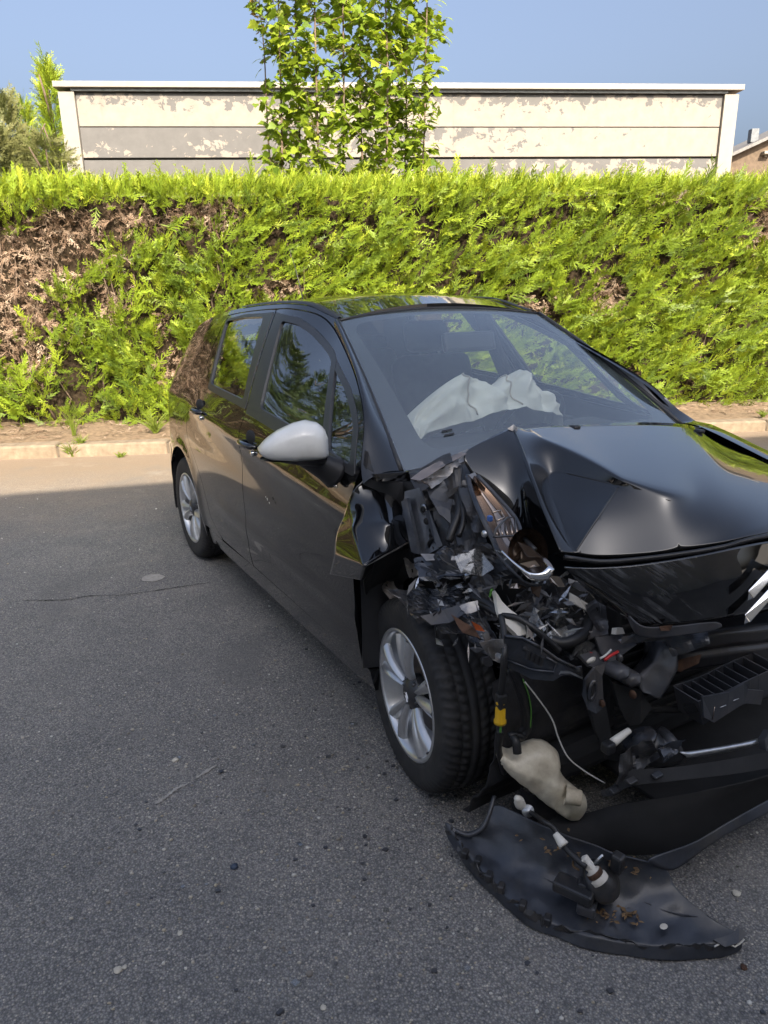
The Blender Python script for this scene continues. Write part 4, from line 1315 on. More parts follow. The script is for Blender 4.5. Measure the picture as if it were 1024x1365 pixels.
def chevron_vf(w_, h, t, th):
    """a pair of stacked chevrons standing in the YZ plane, facing +X"""
    V = []; Fc = []
    for k in range(2):
        z0 = -k * h * .62
        pts = [(-w_ / 2, z0 - h * .45), (0, z0 + h * .15), (w_ / 2, z0 - h * .45), (w_ / 2, z0 - h * .45 - t), (0, z0 + h * .15 - t), (-w_ / 2, z0 - h * .45 - t)]
        mid = [(-w_ / 2 * .97, z0 - h * .45 - t * .5), (0, z0 + h * .15 - t * .45), (w_ / 2 * .97, z0 - h * .45 - t * .5)]
        o = len(V)
        V += [(0, a, b) for a, b in pts] + [(th, a, b) for a, b in mid]
        Fc += [(o + 0, o + 1, o + 7, o + 6), (o + 1, o + 2, o + 8, o + 7), (o + 5, o + 6, o + 7, o + 4), (o + 4, o + 7, o + 8, o + 3), (o + 0, o + 6, o + 5), (o + 2, o + 3, o + 8), (o + 0, o + 5, o + 4, o + 1), (o + 1, o + 4, o + 3, o + 2)]
    return V, Fc

def make_wheel():
    w_ = empty('wheel', (0, 0, 0))
    V, Fc = tyre_mesh(); mk('tyre', V, Fc, M['rubber'], w_, True)
    # hubcap: rim ring, ten blades in pairs, centre
    V, Fc = lathe_vf([(.150, .03), (.186, -.030), (.192, -.066), (.198, -.083), (.204, -.090), (.2125, -.090), (.2155, -.084), (.213, -.070)], 72, 'y')
    cap = mk('hubcap', V, Fc, M['hubsilver'], w_, True)
    vf = []
    for k in range(5):
        a = R(90 + 72 * k + 18)
        vf.append(spoke_mesh(a - R(12.5), .011, .0245, R(4)))
        vf.append(spoke_mesh(a + R(12.5), .011, .0245, -R(4)))
    for i, (V, Fc) in enumerate(vf):
        mk('blade', V, Fc, M['hubsilver'], cap, True)
    V, Fc = lathe_vf([(0, -.083), (.026, -.083), (.034, -.078), (.050, -.070), (.060, -.055), (.058, -.03)], 40, 'y')
    mk('centre_cap', V, Fc, M['pillar'], cap, True)
    V, Fc = chevron_vf(.034, .020, .006, .004)
    mk('emblem', [(v[1], -.083 - v[0], v[2] + .006) for v in V], Fc, M['alu'], cap)
    for k in range(5):
        bl = bmesh.new()
        a = R(90 + 72 * k + 54)
        r = bmesh.ops.create_uvsphere(bl, u_segments=10, v_segments=6, radius=.009)
        for v in r['verts']: v.co += Vector((.047 * math.cos(a), -.066, .047 * math.sin(a)))
        from_bm('nut', bl, M['steel'], cap, True)
    V, Fc = lathe_vf([(.05, -.03), (.075, -.03), (.078, -.012), (.135, -.012), (.135, .012), (.05, .012)], 40, 'y')
    mk('brake_disc', V, Fc, M['disc'], w_, True)
    V, Fc = lathe_vf([(.198, -.072), (.190, -.02), (.186, .06), (.20, .085), (.09, .085), (0, .08)], 48, 'y')
    mk('steel_rim', V, Fc, M['inner'], w_, True)
    return w_
wheel0 = make_wheel()
def copy_tree(o, parent):
    c = o.copy(); COL.objects.link(c); c.parent = parent
    for ch in list(o.children): copy_tree(ch, c)
    return c
wheel0.parent = car
wheel0.location = (0, -.728, .308); wheel0.rotation_euler = (0, R(-20), 0)
for loc, rz, ry in (((2.465, -.728, .308), R(-8), R(11)), ((0, .728, .308), math.pi, 0), ((2.465, .728, .308), math.pi - R(8), 0)):
    o = copy_tree(wheel0, car); o.location = loc; o.rotation_euler = (0, ry, rz)

# arch liners: half shells above the wheels
def liner(x, y0, y1, rad, mat, nm):
    V = []; Fc = []
    n = 22
    for i in range(n):
        a = R(-14 + 208 * i / (n - 1))
        for y in (y0, (y0 + y1) / 2, y1): V.append((x + rad * math.cos(a), y, .31 + rad * math.sin(a) * 1.03))
    for i in range(n - 1):
        for k in range(2): Fc.append((i * 3 + k, i * 3 + k + 1, i * 3 + k + 4, i * 3 + k + 3))
    mk(nm, V, Fc, mat, car, True)
for s in (-1, 1): liner(0, s * .815, s * .45, .372, M['liner'], 'arch_liner')

# ---------------------------------------------------------------- door mirror
def door_mirror(s):
    root = bpy.data.objects.new('door_mirror', None); put(root, car)
    def shell(nm, lo, hi, mat, grow=0.0):
        # sections along the housing from its outer tip (t=-1) to the door (t=1); lo..hi is the share of each section kept
        n = 26; m_ = 20; V = []; Fc = []
        ctr = Vector((2.055, s * -.985 * -1, 1.072)); ax = Vector((.45, s * -.90, 0)).normalized(); dp = Vector((.90, s * .45, 0)).normalized()
        for i in range(n):
            t = -1 + 2 * i / (n - 1)
            tt = [-1, -.8, -.45, 0, .35, .7, .9, 1.0]
            zt = float(np.interp(t, tt, [-.12, .20, .56, .86, .98, .86, .62, .20])); zb_ = float(np.interp(t, tt, [-.22, -.52, -.72, -.86, -.94, -1.0, -.98, -.70]))
            d = (max(0, 1 - abs(t) ** 3.2)) ** .5 * (.078) + .004
            for k in range(m_):
                an = math.pi * 2 * k / m_
                c_, s_ = math.cos(an), math.sin(an)
                zz = (zt + zb_) / 2 + (zt - zb_) / 2 * math.copysign(abs(s_) ** .8, s_)
                dd = d * math.copysign(abs(c_) ** .75, c_)
                zc = min(hi, max(lo, zz))
                if zc != zz: dd *= .92
                p = ctr + ax * (t * (.113 + grow)) + dp * (dd + grow * math.copysign(1, dd)) + Vector((0, 0, zc * .075))
                V.append(p)
        for i in range(n - 1):
            for k in range(m_): Fc.append((i * m_ + k, i * m_ + (k + 1) % m_, (i + 1) * m_ + (k + 1) % m_, (i + 1) * m_ + k))
        Fc.append(tuple(range(m_))[::-1]); Fc.append(tuple(range((n - 1) * m_, n * m_)))
        bm = bmesh.new()
        o = mk(nm, V, Fc, mat, root, True)
        bm.from_mesh(o.data); bmesh.ops.remove_doubles(bm, verts=bm.verts, dist=.0008); bmesh.ops.recalc_face_normals(bm, faces=bm.faces); bm.to_mesh(o.data); bm.free()
        return o
    shell('mirror_cap', -.58, 1, M['mirrorcap'])
    shell('mirror_base', -1.0, -.585, M['trimblack'], -.004)
    arm = tube('mirror_arm', [(2.06, s * .84, .955), (2.06, s * .885, .985), (2.05, s * .95, 1.035)], [.055, .042, .04], M['trimblack'], root, 12, 4)
    bm = bmesh.new(); bmesh.ops.create_uvsphere(bm, u_segments=16, v_segments=10, radius=1)
    for v in bm.verts: v.co = Vector((2.065 + v.co.x * .040, s * (.857 + v.co.y * .012), .932 + v.co.z * .012 - v.co.x * .014))
    from_bm('side_indicator', bm, M['clearplastic'], root, True)
door_mirror(-1)
# ================================================================== THE SMASHED FRONT
def cage(name, V, Fc, mat, parent=None, creases=(), crease_all=0.0, sub=3, thick=.004, disp=0.0, dscale=.15, **kw):
    """a hand-placed control mesh smoothed by subdivision; creased edges stay as folds"""
    if isinstance(V, dict):
        keys = list(V); ix = {k: i for i, k in enumerate(keys)}
        Fc = [tuple(ix[k] for k in f) for f in Fc]; creases = [(ix[a], ix[b], c) for a, b, c in creases]
        V = [V[k] for k in keys]
    o = mk(name, V, Fc, mat, parent or car, True, **kw)
    me = o.data
    bm = bmesh.new(); bm.from_mesh(me)
    bmesh.ops.recalc_face_normals(bm, faces=bm.faces)
    bm.to_mesh(me); bm.free()
    at = me.attributes.new('crease_edge', 'FLOAT', 'EDGE')
    cd = {}
    for a, b, c in creases: cd[frozenset((a, b))] = c
    vals = []
    for e in me.edges:
        vals.append(cd.get(frozenset(e.vertices), crease_all))
    at.data.foreach_set('value', vals)
    s = o.modifiers.new('smooth', 'SUBSURF'); s.levels = sub; s.render_levels = sub
    if disp > 0:
        tx = bpy.data.textures.new(name + '_dents', 'CLOUDS'); tx.noise_scale = dscale; tx.noise_depth = 1
        d = o.modifiers.new('dents', 'DISPLACE'); d.texture = tx; d.strength = disp; d.texture_coords = 'LOCAL'; d.mid_level = .5
    if thick > 0:
        t = o.modifiers.new('sheet', 'SOLIDIFY'); t.thickness = thick; t.offset = 0
    return o

def plate(name, pts, mat, parent=None, th=.003, bev=.0, bend=0.0, **kw):
    """flat or slightly folded scrap from an ordered outline, given real thickness"""
    bm = bmesh.new()
    vs = [bm.verts.new(p) for p in pts]
    f = bm.faces.new(vs)
    bmesh.ops.triangulate(bm, faces=[f])
    bmesh.ops.solidify(bm, geom=bm.faces[:], thickness=th)
    if bend > 0:
        bmesh.ops.subdivide_edges(bm, edges=bm.edges[:], cuts=2, use_grid_fill=True)
        for v in bm.verts:
            q = v.co * 16
            v.co += Vector((noise.noise(q), noise.noise(q + Vector((9, 0, 0))), noise.noise(q + Vector((0, 9, 0))))) * bend
    bmesh.ops.recalc_face_normals(bm, faces=bm.faces[:])
    return from_bm(name, bm, mat, parent or car, False, **kw)

def crumple(name, corners, mat, parent=None, nx=14, ny=10, amp=.02, seed=0, th=.003, freq=14, tear=.25, sharp=True, **kw):
    """sheet metal crushed into sharp folds between four corners, its edge torn"""
    a, b, c, d = (np.array(p, float) for p in corners)
    n = np.cross(b - a, d - a); n /= np.linalg.norm(n) + 1e-9
    V = []; Fc = []
    for j in range(ny + 1):
        for i in range(nx + 1):
            u, v = i / nx, j / ny
            eu = tear / nx * 3 * noise.noise((seed * 3.1, v * 9, 2)) if i in (0, nx) else 0
            ev = tear / ny * 3 * noise.noise((u * 9, seed * 2.7, 5)) if j in (0, ny) else 0
            u2, v2 = u + eu, v + ev
            p = a * (1 - u2) * (1 - v2) + b * u2 * (1 - v2) + c * u2 * v2 + d * (1 - u2) * v2
            q = Vector(p * freq) + Vector((seed * 5.3, seed, 0))
            h = 1 - 2 * abs(noise.noise(q)) * 1.6 + .6 * noise.noise(q * 2.3)
            w_ = Vector((noise.noise(q + Vector((7, 0, 0))), noise.noise(q + Vector((0, 7, 0))), noise.noise(q + Vector((0, 0, 7)))))
            p = p + n * amp * h + np.array(w_) * amp * .5
            V.append(tuple(p))
    for j in range(ny):
        for i in range(nx):
            k = j * (nx + 1) + i
            if noise.noise((i * .7 + seed * 4, j * .7, seed)) > .55: continue
            Fc.append((k, k + 1, k + nx + 2)); Fc.append((k, k + nx + 2, k + nx + 1))
    o = mk(name, V, Fc, mat, parent or car, False, **kw)
    t = o.modifiers.new('sheet', 'SOLIDIFY'); t.thickness = th
    return o

# ---------------------------------------------------------------- bonnet, folded up at its damaged corner
B = dict(
 R0=(2.330, -0.310, 1.094), R1=(2.300, -0.224, 1.073), R2=(2.285, -0.093, 1.067), R3=(2.280, 0.025, 1.057), R4=(2.285, 0.189, 1.049), R5=(2.300, 0.377, 1.037), R6=(2.340, 0.639, 1.007), R7=(2.30,.70,.96),
 K0=(2.385, -0.249, 1.063), K1=(2.490, -0.227, 1.041), K2=(2.620, -0.232, 1.022), K3=(2.745, -0.236, 0.992), K4=(2.830, -0.189, 0.970), K5=(2.910, -0.125, 0.950), K6=(3.020, 0.065, 0.890), K7=(2.93,.58,.87),
 F0=(2.455, -0.369, 1.035), F1=(2.580, -0.430, 0.973), F2=(2.690, -0.475, 0.903), E0=(2.790, -0.510, 0.833),
 A=(2.452, -0.284, 0.976), S=(2.595, -0.340, 0.879), C=(2.800, -0.468, 0.823), T=(2.595, -0.247, 0.976), G=(2.600, -0.236, 0.873), Q=(2.710, -0.272, 0.868), Bq=(2.735, -0.235, 0.972), H=(2.810, -0.226, 0.883),
 E2=(2.830, -0.398, 0.807), E3=(2.890, -0.316, 0.816), E4=(2.950, -0.222, 0.832), E5=(3.010, -0.113, 0.851), E6=(3.060, 0.006, 0.876), E7=(3.0,.60,.80),
 P0=(2.370, -0.451, 1.074), P1=(2.430, -0.443, 1.017), P2=(2.510, -0.433, 0.936), P3=(2.600, -0.440, 0.854), P4=(2.730, -0.485, 0.807),
 O0=(2.400, -0.579, 1.053), O1=(2.430, -0.566, 1.010), O2=(2.480, -0.526, 0.909), O3=(2.550, -0.478, 0.803), O4=(2.680, -0.477, 0.768))
def _mix(*q): return tuple(np.mean([np.array(B[k]) for k in q], 0))
def _up(p, h): return (p[0] + .35 * h, p[1] - .35 * h, p[2] + h)
B['T'] = _up(_mix('A', 'Bq'), .003); B['S'] = _up(_mix('A', 'C'), .003); B['Q'] = _up(_mix('Bq', 'C'), .006); B['H'] = _up(_mix('Bq', 'E3', 'K4', 'K4', 'Bq', 'E4'), -.004); B['G'] = _up(_mix('A', 'Bq', 'C'), -.016)
BF = [('R0','F0','K0','R1'),('R1','K0','K1','R2'),('R2','K1','K2','R3'),('R3','K2','K3','R4'),('R4','K3','K4','R5'),('R5','K4','K5','R6'),('R6','K5','K6'),('R6','K6','K7','R7'),
 ('F0','A','K1','K0'),('A','T','K2','K1'),('T','Bq','K3','K2'),('A','S','G','T'),('S','C','Q','G'),('G','Q','Bq','T'),('F0','F1','S','A'),('F1','F2','C','S'),('F2','E0','C'),
 ('C','E2','Q'),('Q','E2','E3','H'),('Bq','Q','H'),('K3','Bq','H','K4'),('H','E3','E4'),('K4','H','E4','K5'),('K5','E4','E5','K6'),('K6','E5','E6'),('K6','E6','E7','K7'),
 ('P0','P1','F0','R0'),('P1','P2','F1','F0'),('P2','P3','F2','F1'),('P3','P4','E0','F2'),('O0','O1','P1','P0'),('O1','O2','P2','P1'),('O2','O3','P3','P2'),('O3','O4','P4','P3')]
cre = []
def chain(s, w_):
    k = s.split()
    return [(k[i], k[i + 1], w_) for i in range(len(k) - 1)]
cre += chain('R0 F0 F1 F2 E0', .95) + chain('A T Bq', 1) + chain('A S C', 1) + chain('Bq Q C', 1) + chain('Bq K3', .8) + chain('K0 A', .5) + chain('R1 K0 K1 K2 K3 K4 K5', .55)
cre += chain('R0 R1 R2 R3 R4 R5 R6 R7', 1) + chain('E0 C E2 E3 E4 E5 E6 E7', 1) + chain('O0 O1 O2 O3 O4', 1) + chain('P0 P1 P2', .35)
cre += chain('R7 K7 E7', .6)
bonnet = cage('bonnet', B, BF, M['paint'], car, cre, 0, 4, .006, label='black bonnet folded and creased over its damaged corner')
# narrow paint beads added along the kinks to catch thin bright reflection lines
bpy.context.view_layer.update()
_ev = bonnet.evaluated_get(bpy.context.evaluated_depsgraph_get())
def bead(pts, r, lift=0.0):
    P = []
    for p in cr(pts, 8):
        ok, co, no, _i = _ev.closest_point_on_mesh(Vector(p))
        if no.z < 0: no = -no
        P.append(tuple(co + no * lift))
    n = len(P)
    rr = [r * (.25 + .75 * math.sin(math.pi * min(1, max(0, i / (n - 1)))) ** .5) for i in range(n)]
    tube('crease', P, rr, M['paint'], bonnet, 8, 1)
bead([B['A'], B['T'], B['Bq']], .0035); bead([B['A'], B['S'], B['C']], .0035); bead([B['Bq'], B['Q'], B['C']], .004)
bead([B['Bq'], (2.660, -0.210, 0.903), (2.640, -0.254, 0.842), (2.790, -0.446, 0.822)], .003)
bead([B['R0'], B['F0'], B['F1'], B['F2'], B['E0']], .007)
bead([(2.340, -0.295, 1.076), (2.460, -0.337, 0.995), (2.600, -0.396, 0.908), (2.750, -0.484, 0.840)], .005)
# rolled lower lip of the bonnet's front edge
lip = [(2.800, -0.507, 0.822), (2.840, -0.408, 0.801), (2.900, -0.327, 0.811), (2.960, -0.233, 0.826), (3.020, -0.126, 0.845), (3.065, 0.000, 0.868), (3.0,.60,.79)]
tube('front_lip', lip, .008, M['trimblack'], bonnet, 8, 4)
tube('edge_seal', [(2.290, -0.252, 1.066), (2.265, -0.055, 1.044), (2.265, 0.173, 1.027), (2.285, 0.441, 1.011), (2.320, 0.669, 0.986)], .007, M['trimblack'], bonnet, 6, 3)
def jet(p):
    bm = bmesh.new(); add_box(bm, (p[0], p[1], p[2] + .006), (.035, .030, .016), .006, seg=2)
    from_bm('washer_jet', bm, M['trimblack'], bonnet, True)
jet((2.300, 0.006, 1.051)); jet((2.390, 0.585, 0.988))
# torn metal at the lifted rear corner
crumple('torn_hinge', [(2.330, -0.586, 1.022), (2.360, -0.515, 1.048), (2.400, -0.532, 1.028), (2.360, -0.584, 0.998)], M['baresteel'], bonnet, 8, 6, .010, 3)
crumple('torn_edge', [(2.340, -0.452, 1.061), (2.335, -0.305, 1.099), (2.350, -0.304, 1.086), (2.360, -0.449, 1.047)], M['steel'], bonnet, 10, 4, .006, 5)
plate('torn_edge', [(2.340, -0.341, 1.094), (2.340, -0.316, 1.106), (2.340, -0.296, 1.091), (2.350, -0.327, 1.086)], M['baresteel'], bonnet, .003)

for q in ((358,664), (361,668), (364,672)): pass
# windscreen scuttle
V = []; Fc = []
for i, v in enumerate(np.linspace(-1, 1, 14)):
    x0 = 2.31 - .07 * v * v; y = v * .69
    V += [(x0 - .01, y, 1.0 - .03 * v * v), (x0 + .06, y, .985 - .03 * v * v), (x0 + .10, y, .95 - .03 * v * v)]
for i in range(13):
    for k in range(2): Fc.append((i * 3 + k, i * 3 + k + 1, i * 3 + k + 4, i * 3 + k + 3))
mk('scuttle_panel', V, Fc, M['plastic'], car, True)
crumple('scuttle_edge', [(2.400, -0.763, 1.021), (2.400, -0.613, 1.053), (2.440, -0.630, 1.039), (2.440, -0.770, 1.003)], M['plastic'], car, 12, 5, .010, 7)
plate('scuttle_trim', [(2.450, -0.787, 1.008), (2.430, -0.742, 1.025), (2.400, -0.573, 1.055), (2.410, -0.558, 1.048), (2.440, -0.668, 1.026), (2.460, -0.762, 1.002)], M['reflector'], car, .003, bend=.004)
crumple('torn_panel', [(2.440, -0.749, 1.000), (2.400, -0.584, 1.035), (2.420, -0.581, 1.015), (2.460, -0.722, 0.973)], M['baresteel'], car, 12, 5, .008, 61)

# ---------------------------------------------------------------- far-side wing and lamp, whole
def left_wing():
    fn = side_fn(1); inn = (0, -1, 0)
    arc = [(2.465 + .368 * math.cos(a), .31 + .38 * math.sin(a)) for a in np.linspace(R(178), R(15), 24)]
    w_ = [(2.215, .30)] + [(2.20, .93), (2.24, .985), (2.5, .935), (2.8, .86), (2.98, .78), (3.02, .66), (2.95, .58), (2.88, .50)] + arc[::-1] + [(2.10, .30)]
    w_ = [(2.215, .96), (2.30, .975), (2.5, .925), (2.8, .85), (2.98, .77), (2.98, .60), (2.86, .48)] + arc[::-1][1:] + [(2.215, .33)]
    patch('front_wing', w_, fn, M['paint'], car, .035, inward=inn, label='undamaged black front wing on the far side')
    V = []; Fc = []
    xs = np.linspace(2.22, 3.0, 10)
    for x in xs:
        ze = float(np.interp(x, [2.2, 2.3, 2.5, 2.8, 2.98], [.975, .975, .925, .85, .77]))
        y = wid(x, ze)
        V += [(x, y, ze), (x, y - .05, ze + .018), (x, y - .13, ze + .02)]
    for i in range(len(xs) - 1):
        for k in range(2): Fc.append((i * 3 + k, i * 3 + k + 1, i * 3 + k + 4, i * 3 + k + 3))
    mk('wing_top', V, Fc, M['paint'], car, True)
    # swept-back lamp: clear cover over a dark bucket with a chrome bowl
    hl = bpy.data.objects.new('headlight', None); put(hl, car); hl['label'] = 'whole headlight on the far side'
    def lampgrid(off, nm, mat):
        V = []; Fc = []
        for i in range(12):
            f = i / 11
            x = 2.62 + .36 * f; yo = wid(x, .78) - off
            z1 = .90 - .10 * f; hh = .03 + .13 * math.sin(math.pi * min(1, .15 + f * .8))
            for k in range(7):
                u = k / 6
                V.append((x + .04 * u * f - off, yo - .05 * (1 - u) ** 2 - .25 * max(0, f - .55) * (1 - .3 * u), z1 - hh * u))
        for i in range(11):
            for k in range(6): Fc.append((i * 7 + k, i * 7 + k + 1, i * 7 + k + 8, i * 7 + k + 7))
        o = mk(nm, V, Fc, mat, hl, True); o.modifiers.new('sheet', 'SOLIDIFY').thickness = .003
    lampgrid(.0, 'lamp_cover', M['clearplastic']); lampgrid(.05, 'lamp_bucket', M['plastic'])
    V, Fc = lathe_vf([(.055, .03), (.05, .0), (.035, -.02), (0, -.028)], 24, 'x')
    mk('lamp_bowl', [(2.86 + v[0], .62 + v[1], .79 + v[2]) for v in V], Fc, M['chrome'], hl, True)
left_wing()

# ---------------------------------------------------------------- dark mass of the engine bay
bm = bmesh.new()
add_box(bm, (2.55, .15, .60), (.42, .95, .52), .04)
add_box(bm, (2.60, -.30, .52), (.40, .40, .40), .05)
from_bm('engine_block', bm, M['inner'], car)
bm = bmesh.new(); add_box(bm, (2.86, .14, .44), (.05, 1.02, .50), .01)
rad_ = from_bm('radiator', bm, M['inner'], car)
for k in range(14):
    box('radiator_fin', (2.888, .14, .24 + k * .033), (.012, .98, .010), M['liner'], rad_, 0)
box('subframe', (2.60, -.05, .22), (.62, 1.10, .10), M['inner'], car, .03)
# arch liner at the front wheel, open and bent
def front_liner():
    V = []; Fc = []
    n = 26
    for i in range(n):
        a = R(-42 + 70 * i / (n - 1))
        r = .385 + .02 * noise.noise((i * .4, 0, 0))
        for k, y in enumerate((-.80, -.72, -.55, -.38)):
            V.append((2.465 + r * math.cos(a) + .012 * noise.noise((i * .5, k, 3)), y + (.05 * (i / n) if k == 0 else 0), max(.05, .33 + r * math.sin(a))))
    for i in range(n - 1):
        for k in range(3): Fc.append((i * 4 + k, i * 4 + k + 1, i * 4 + k + 5, i * 4 + k + 4))
    o = mk('front_arch_liner', V, Fc, M['liner'], car, True)
    t = o.modifiers.new('sheet', 'SOLIDIFY'); t.thickness = .004
    V = []; Fc = []
    for i in range(14):
        a = R(125 + 62 * i / 13)
        for y in (-.80, -.60, -.40): V.append((2.465 + .36 * math.cos(a), y, .31 + .37 * math.sin(a)))
    for i in range(13):
        for k in range(2): Fc.append((i * 3 + k, i * 3 + k + 1, i * 3 + k + 4, i * 3 + k + 3))
    mk('front_arch_liner', V, Fc, M['liner'], car, True)
front_liner()
# hinge post closing the body between door and arch
V = [(2.205, -.835, .30), (2.215, -.835, .62), (2.19, -.83, .80), (2.20, -.80, .97), (2.26, -.70, .95), (2.25, -.70, .30)]
plate('hinge_post', V, M['trimblack'], car, .02)

# ---------------------------------------------------------------- what is left of the near wing
W = dict(a=(2.211, -0.800, 0.970), b=(2.207, -0.740, 0.941), c=(2.302, -0.730, 0.876), d=(2.319, -0.710, 0.842), e=(2.389, -0.760, 0.794), f=(2.468, -0.955, 0.780), g=(2.222, -0.925, 0.796), h=(2.174, -0.875, 0.827),
         i=(2.177, -0.930, 0.651), j=(2.415, -0.940, 0.716), k=(2.348, -0.845, 0.862), m=(2.299, -0.905, 0.842), n=(2.247, -0.945, 0.740), q=(2.408, -0.835, 0.867), r=(2.426, -0.860, 0.787), p=(2.206, -0.850, 0.934), t=(2.257, -0.800, 0.919))
WF = [('a','p','t','b'),('p','h','m','t'),('t','m','k','b'),('b','k','q','c'),('c','q','d'),('h','g','m'),('m','f','r','k'),('k','r','q'),('q','r','e','d'),('g','n','f','m'),('n','i','j','f')]
wc = chain('m k q d', .95) + chain('m f', .95) + chain('n f', .9) + chain('a p h', 1) + chain('h g n i', 1) + chain('f r e', 1) + chain('a b c d e', 1) + chain('h m', .9) + chain('p t b', .4) + chain('i j f', 1)
cage('front_wing', W, WF, M['paint'], car, wc, 0, 4, .004, label='crumpled remains of the black front wing')
plate('wing_torn_edge', [(2.464, -0.953, 0.776), (2.388, -0.757, 0.789), (2.384, -0.757, 0.800), (2.460, -0.953, 0.786)], M['baresteel'], car, .003)
plate('wing_lining', [(2.340, -0.900, 0.683), (2.356, -0.860, 0.747), (2.361, -0.740, 0.767), (2.365, -0.700, 0.679), (2.207, -0.720, 0.547), (2.191, -0.800, 0.532)], M['inner'], car, .003, bend=.01)
plate('pillar_bracket', [(2.200, -0.800, 1.054), (2.201, -0.790, 1.048), (2.233, -0.785, 0.980), (2.211, -0.800, 0.973), (2.192, -0.800, 1.004)], M['steel'], car, .004)
plate('pillar_foot', [(2.191, -0.800, 0.973), (2.403, -0.765, 1.022), (2.376, -0.740, 0.985), (2.229, -0.750, 0.945), (2.242, -0.790, 0.963)], M['paint'], car, .004, bend=.004)

# ---------------------------------------------------------------- inner wing, struts and scrap, from the pillar forward
def rivet(parent, p, r, mat, nrm=(0, -1, 0)):
    V, Fc = lathe_vf([(0, .004), (r * .7, .004), (r, 0), (r, -.003)], 14, 'y')
    mk('bolt', [(p[0] + v[0], p[1] - v[1], p[2] + v[2]) for v in V], Fc, mat, parent, True)
M['bodysteel'] = simple('painted_body_steel', (.13, .145, .175), .25, metal=.4, var=.3, scale=14, bmp=.1, dirt=((.07, .06, .05), .6))
hp = plate('hinge_plate', [(2.329, -0.730, 0.937), (2.365, -0.700, 0.953), (2.400, -0.690, 0.892), (2.419, -0.680, 0.866), (2.468, -0.680, 0.788), (2.417, -0.720, 0.745), (2.375, -0.740, 0.781), (2.331, -0.740, 0.858)], M['bodysteel'], car, .006, label='grey body plate with bolt holes')
plate('plate_rib', [(2.344, -0.745, 0.911), (2.370, -0.742, 0.927), (2.438, -0.742, 0.766), (2.408, -0.750, 0.766)], M['bodysteel'], hp, .012)
plate('plate_rib', [(2.411, -0.700, 0.892), (2.432, -0.700, 0.897), (2.482, -0.690, 0.797), (2.473, -0.700, 0.789)], M['bodysteel'], hp, .014)
for px in ((2.405, -0.715, 0.895), (2.421, -0.715, 0.861), (2.424, -0.700, 0.808), (2.437, -0.700, 0.775)):
    rivet(hp, px, .011, M['inner']); 
rivet(hp, (2.400, -0.712, 0.893), .017, M['alu'])
tube('hose', [(2.429, -0.700, 0.763), (2.431, -0.710, 0.792), (2.459, -0.710, 0.820), (2.424, -0.700, 0.830), (2.434, -0.690, 0.848)], .006, M['wire'], car, 7, 5)
crumple('inner_wing', [(2.420, -0.720, 0.957), (2.450, -0.615, 1.011), (2.580, -0.668, 0.838), (2.500, -0.707, 0.774)], M['plastic'], car, 16, 14, .022, 11, freq=11)
crumple('inner_wing', [(2.440, -0.652, 0.986), (2.480, -0.600, 0.987), (2.620, -0.639, 0.840), (2.580, -0.705, 0.804)], M['plasticgrey'], car, 12, 14, .016, 12, freq=12)
plate('strut_cover', [(2.430, -0.716, 0.965), (2.430, -0.661, 0.978), (2.470, -0.653, 0.946), (2.540, -0.710, 0.881), (2.500, -0.730, 0.897)], M['plasticgrey'], car, .006, bend=.010)
tube('cable_loom', [(2.420, -0.610, 1.011), (2.460, -0.632, 0.964), (2.540, -0.678, 0.921), (2.570, -0.721, 0.880), (2.580, -0.743, 0.848)], .012, M['wire'], car, 8, 5)
tube('cable_loom', [(2.430, -0.595, 1.018), (2.480, -0.636, 0.969), (2.570, -0.684, 0.907), (2.600, -0.721, 0.866)], .008, M['wire'], car, 8, 5)
crumple('crushed_bracket', [(2.500, -0.819, 0.792), (2.580, -0.706, 0.827), (2.660, -0.663, 0.770), (2.580, -0.840, 0.747)], M['steel'], car, 16, 8, .018, 13)
crumple('crushed_bracket', [(2.560, -0.723, 0.824), (2.620, -0.639, 0.840), (2.720, -0.602, 0.755), (2.680, -0.703, 0.718)], M['plastic'], car, 12, 10, .022, 14)
plate('broken_lens', [(2.660, -0.779, 0.837), (2.670, -0.720, 0.851), (2.670, -0.694, 0.834), (2.700, -0.676, 0.787), (2.720, -0.728, 0.780), (2.700, -0.782, 0.799)], M['clearplastic'], car, .004, bend=.008, label='cloudy piece of broken lens')
plate('bracket', [(2.520, -0.801, 0.804), (2.600, -0.725, 0.805), (2.610, -0.727, 0.797), (2.550, -0.800, 0.790)], M['baresteel'], car, .003, bend=.004)
crumple('torn_flake', [(2.230, -0.780, 0.607), (2.295, -0.760, 0.626), (2.391, -0.760, 0.575), (2.308, -0.780, 0.571)], M['baresteel'], car, 8, 8, .010, 15, label='peeled flake of bare metal above the tyre')
crumple('crushed_bracket', [(2.316, -0.740, 0.735), (2.365, -0.700, 0.717), (2.399, -0.700, 0.670), (2.360, -0.740, 0.660)], M['baresteel'], car, 8, 6, .012, 16)
crumple('crushed_rail', [(2.500, -0.892, 0.700), (2.660, -0.688, 0.730), (2.720, -0.708, 0.711), (2.600, -0.853, 0.630)], M['steel'], car, 22, 8, .020, 17)
crumple('crushed_rail', [(2.620, -0.903, 0.686), (2.720, -0.760, 0.712), (2.800, -0.768, 0.647), (2.700, -0.845, 0.647)], M['steel'], car, 16, 10, .020, 18)
plate('bracket', [(2.700, -0.918, 0.706), (2.700, -0.846, 0.710), (2.740, -0.788, 0.727), ((2.760, -0.810, 0.711)), (2.740, -0.849, 0.687), (2.720, -0.896, 0.686)], M['plasticgrey'], car, .004, bend=.006)
crumple('torn_panel', [(2.620, -0.764, 0.710), (2.680, -0.678, 0.758), (2.780, -0.709, 0.701), (2.720, -0.784, 0.673)], M['plastic'], car, 12, 10, .025, 19)
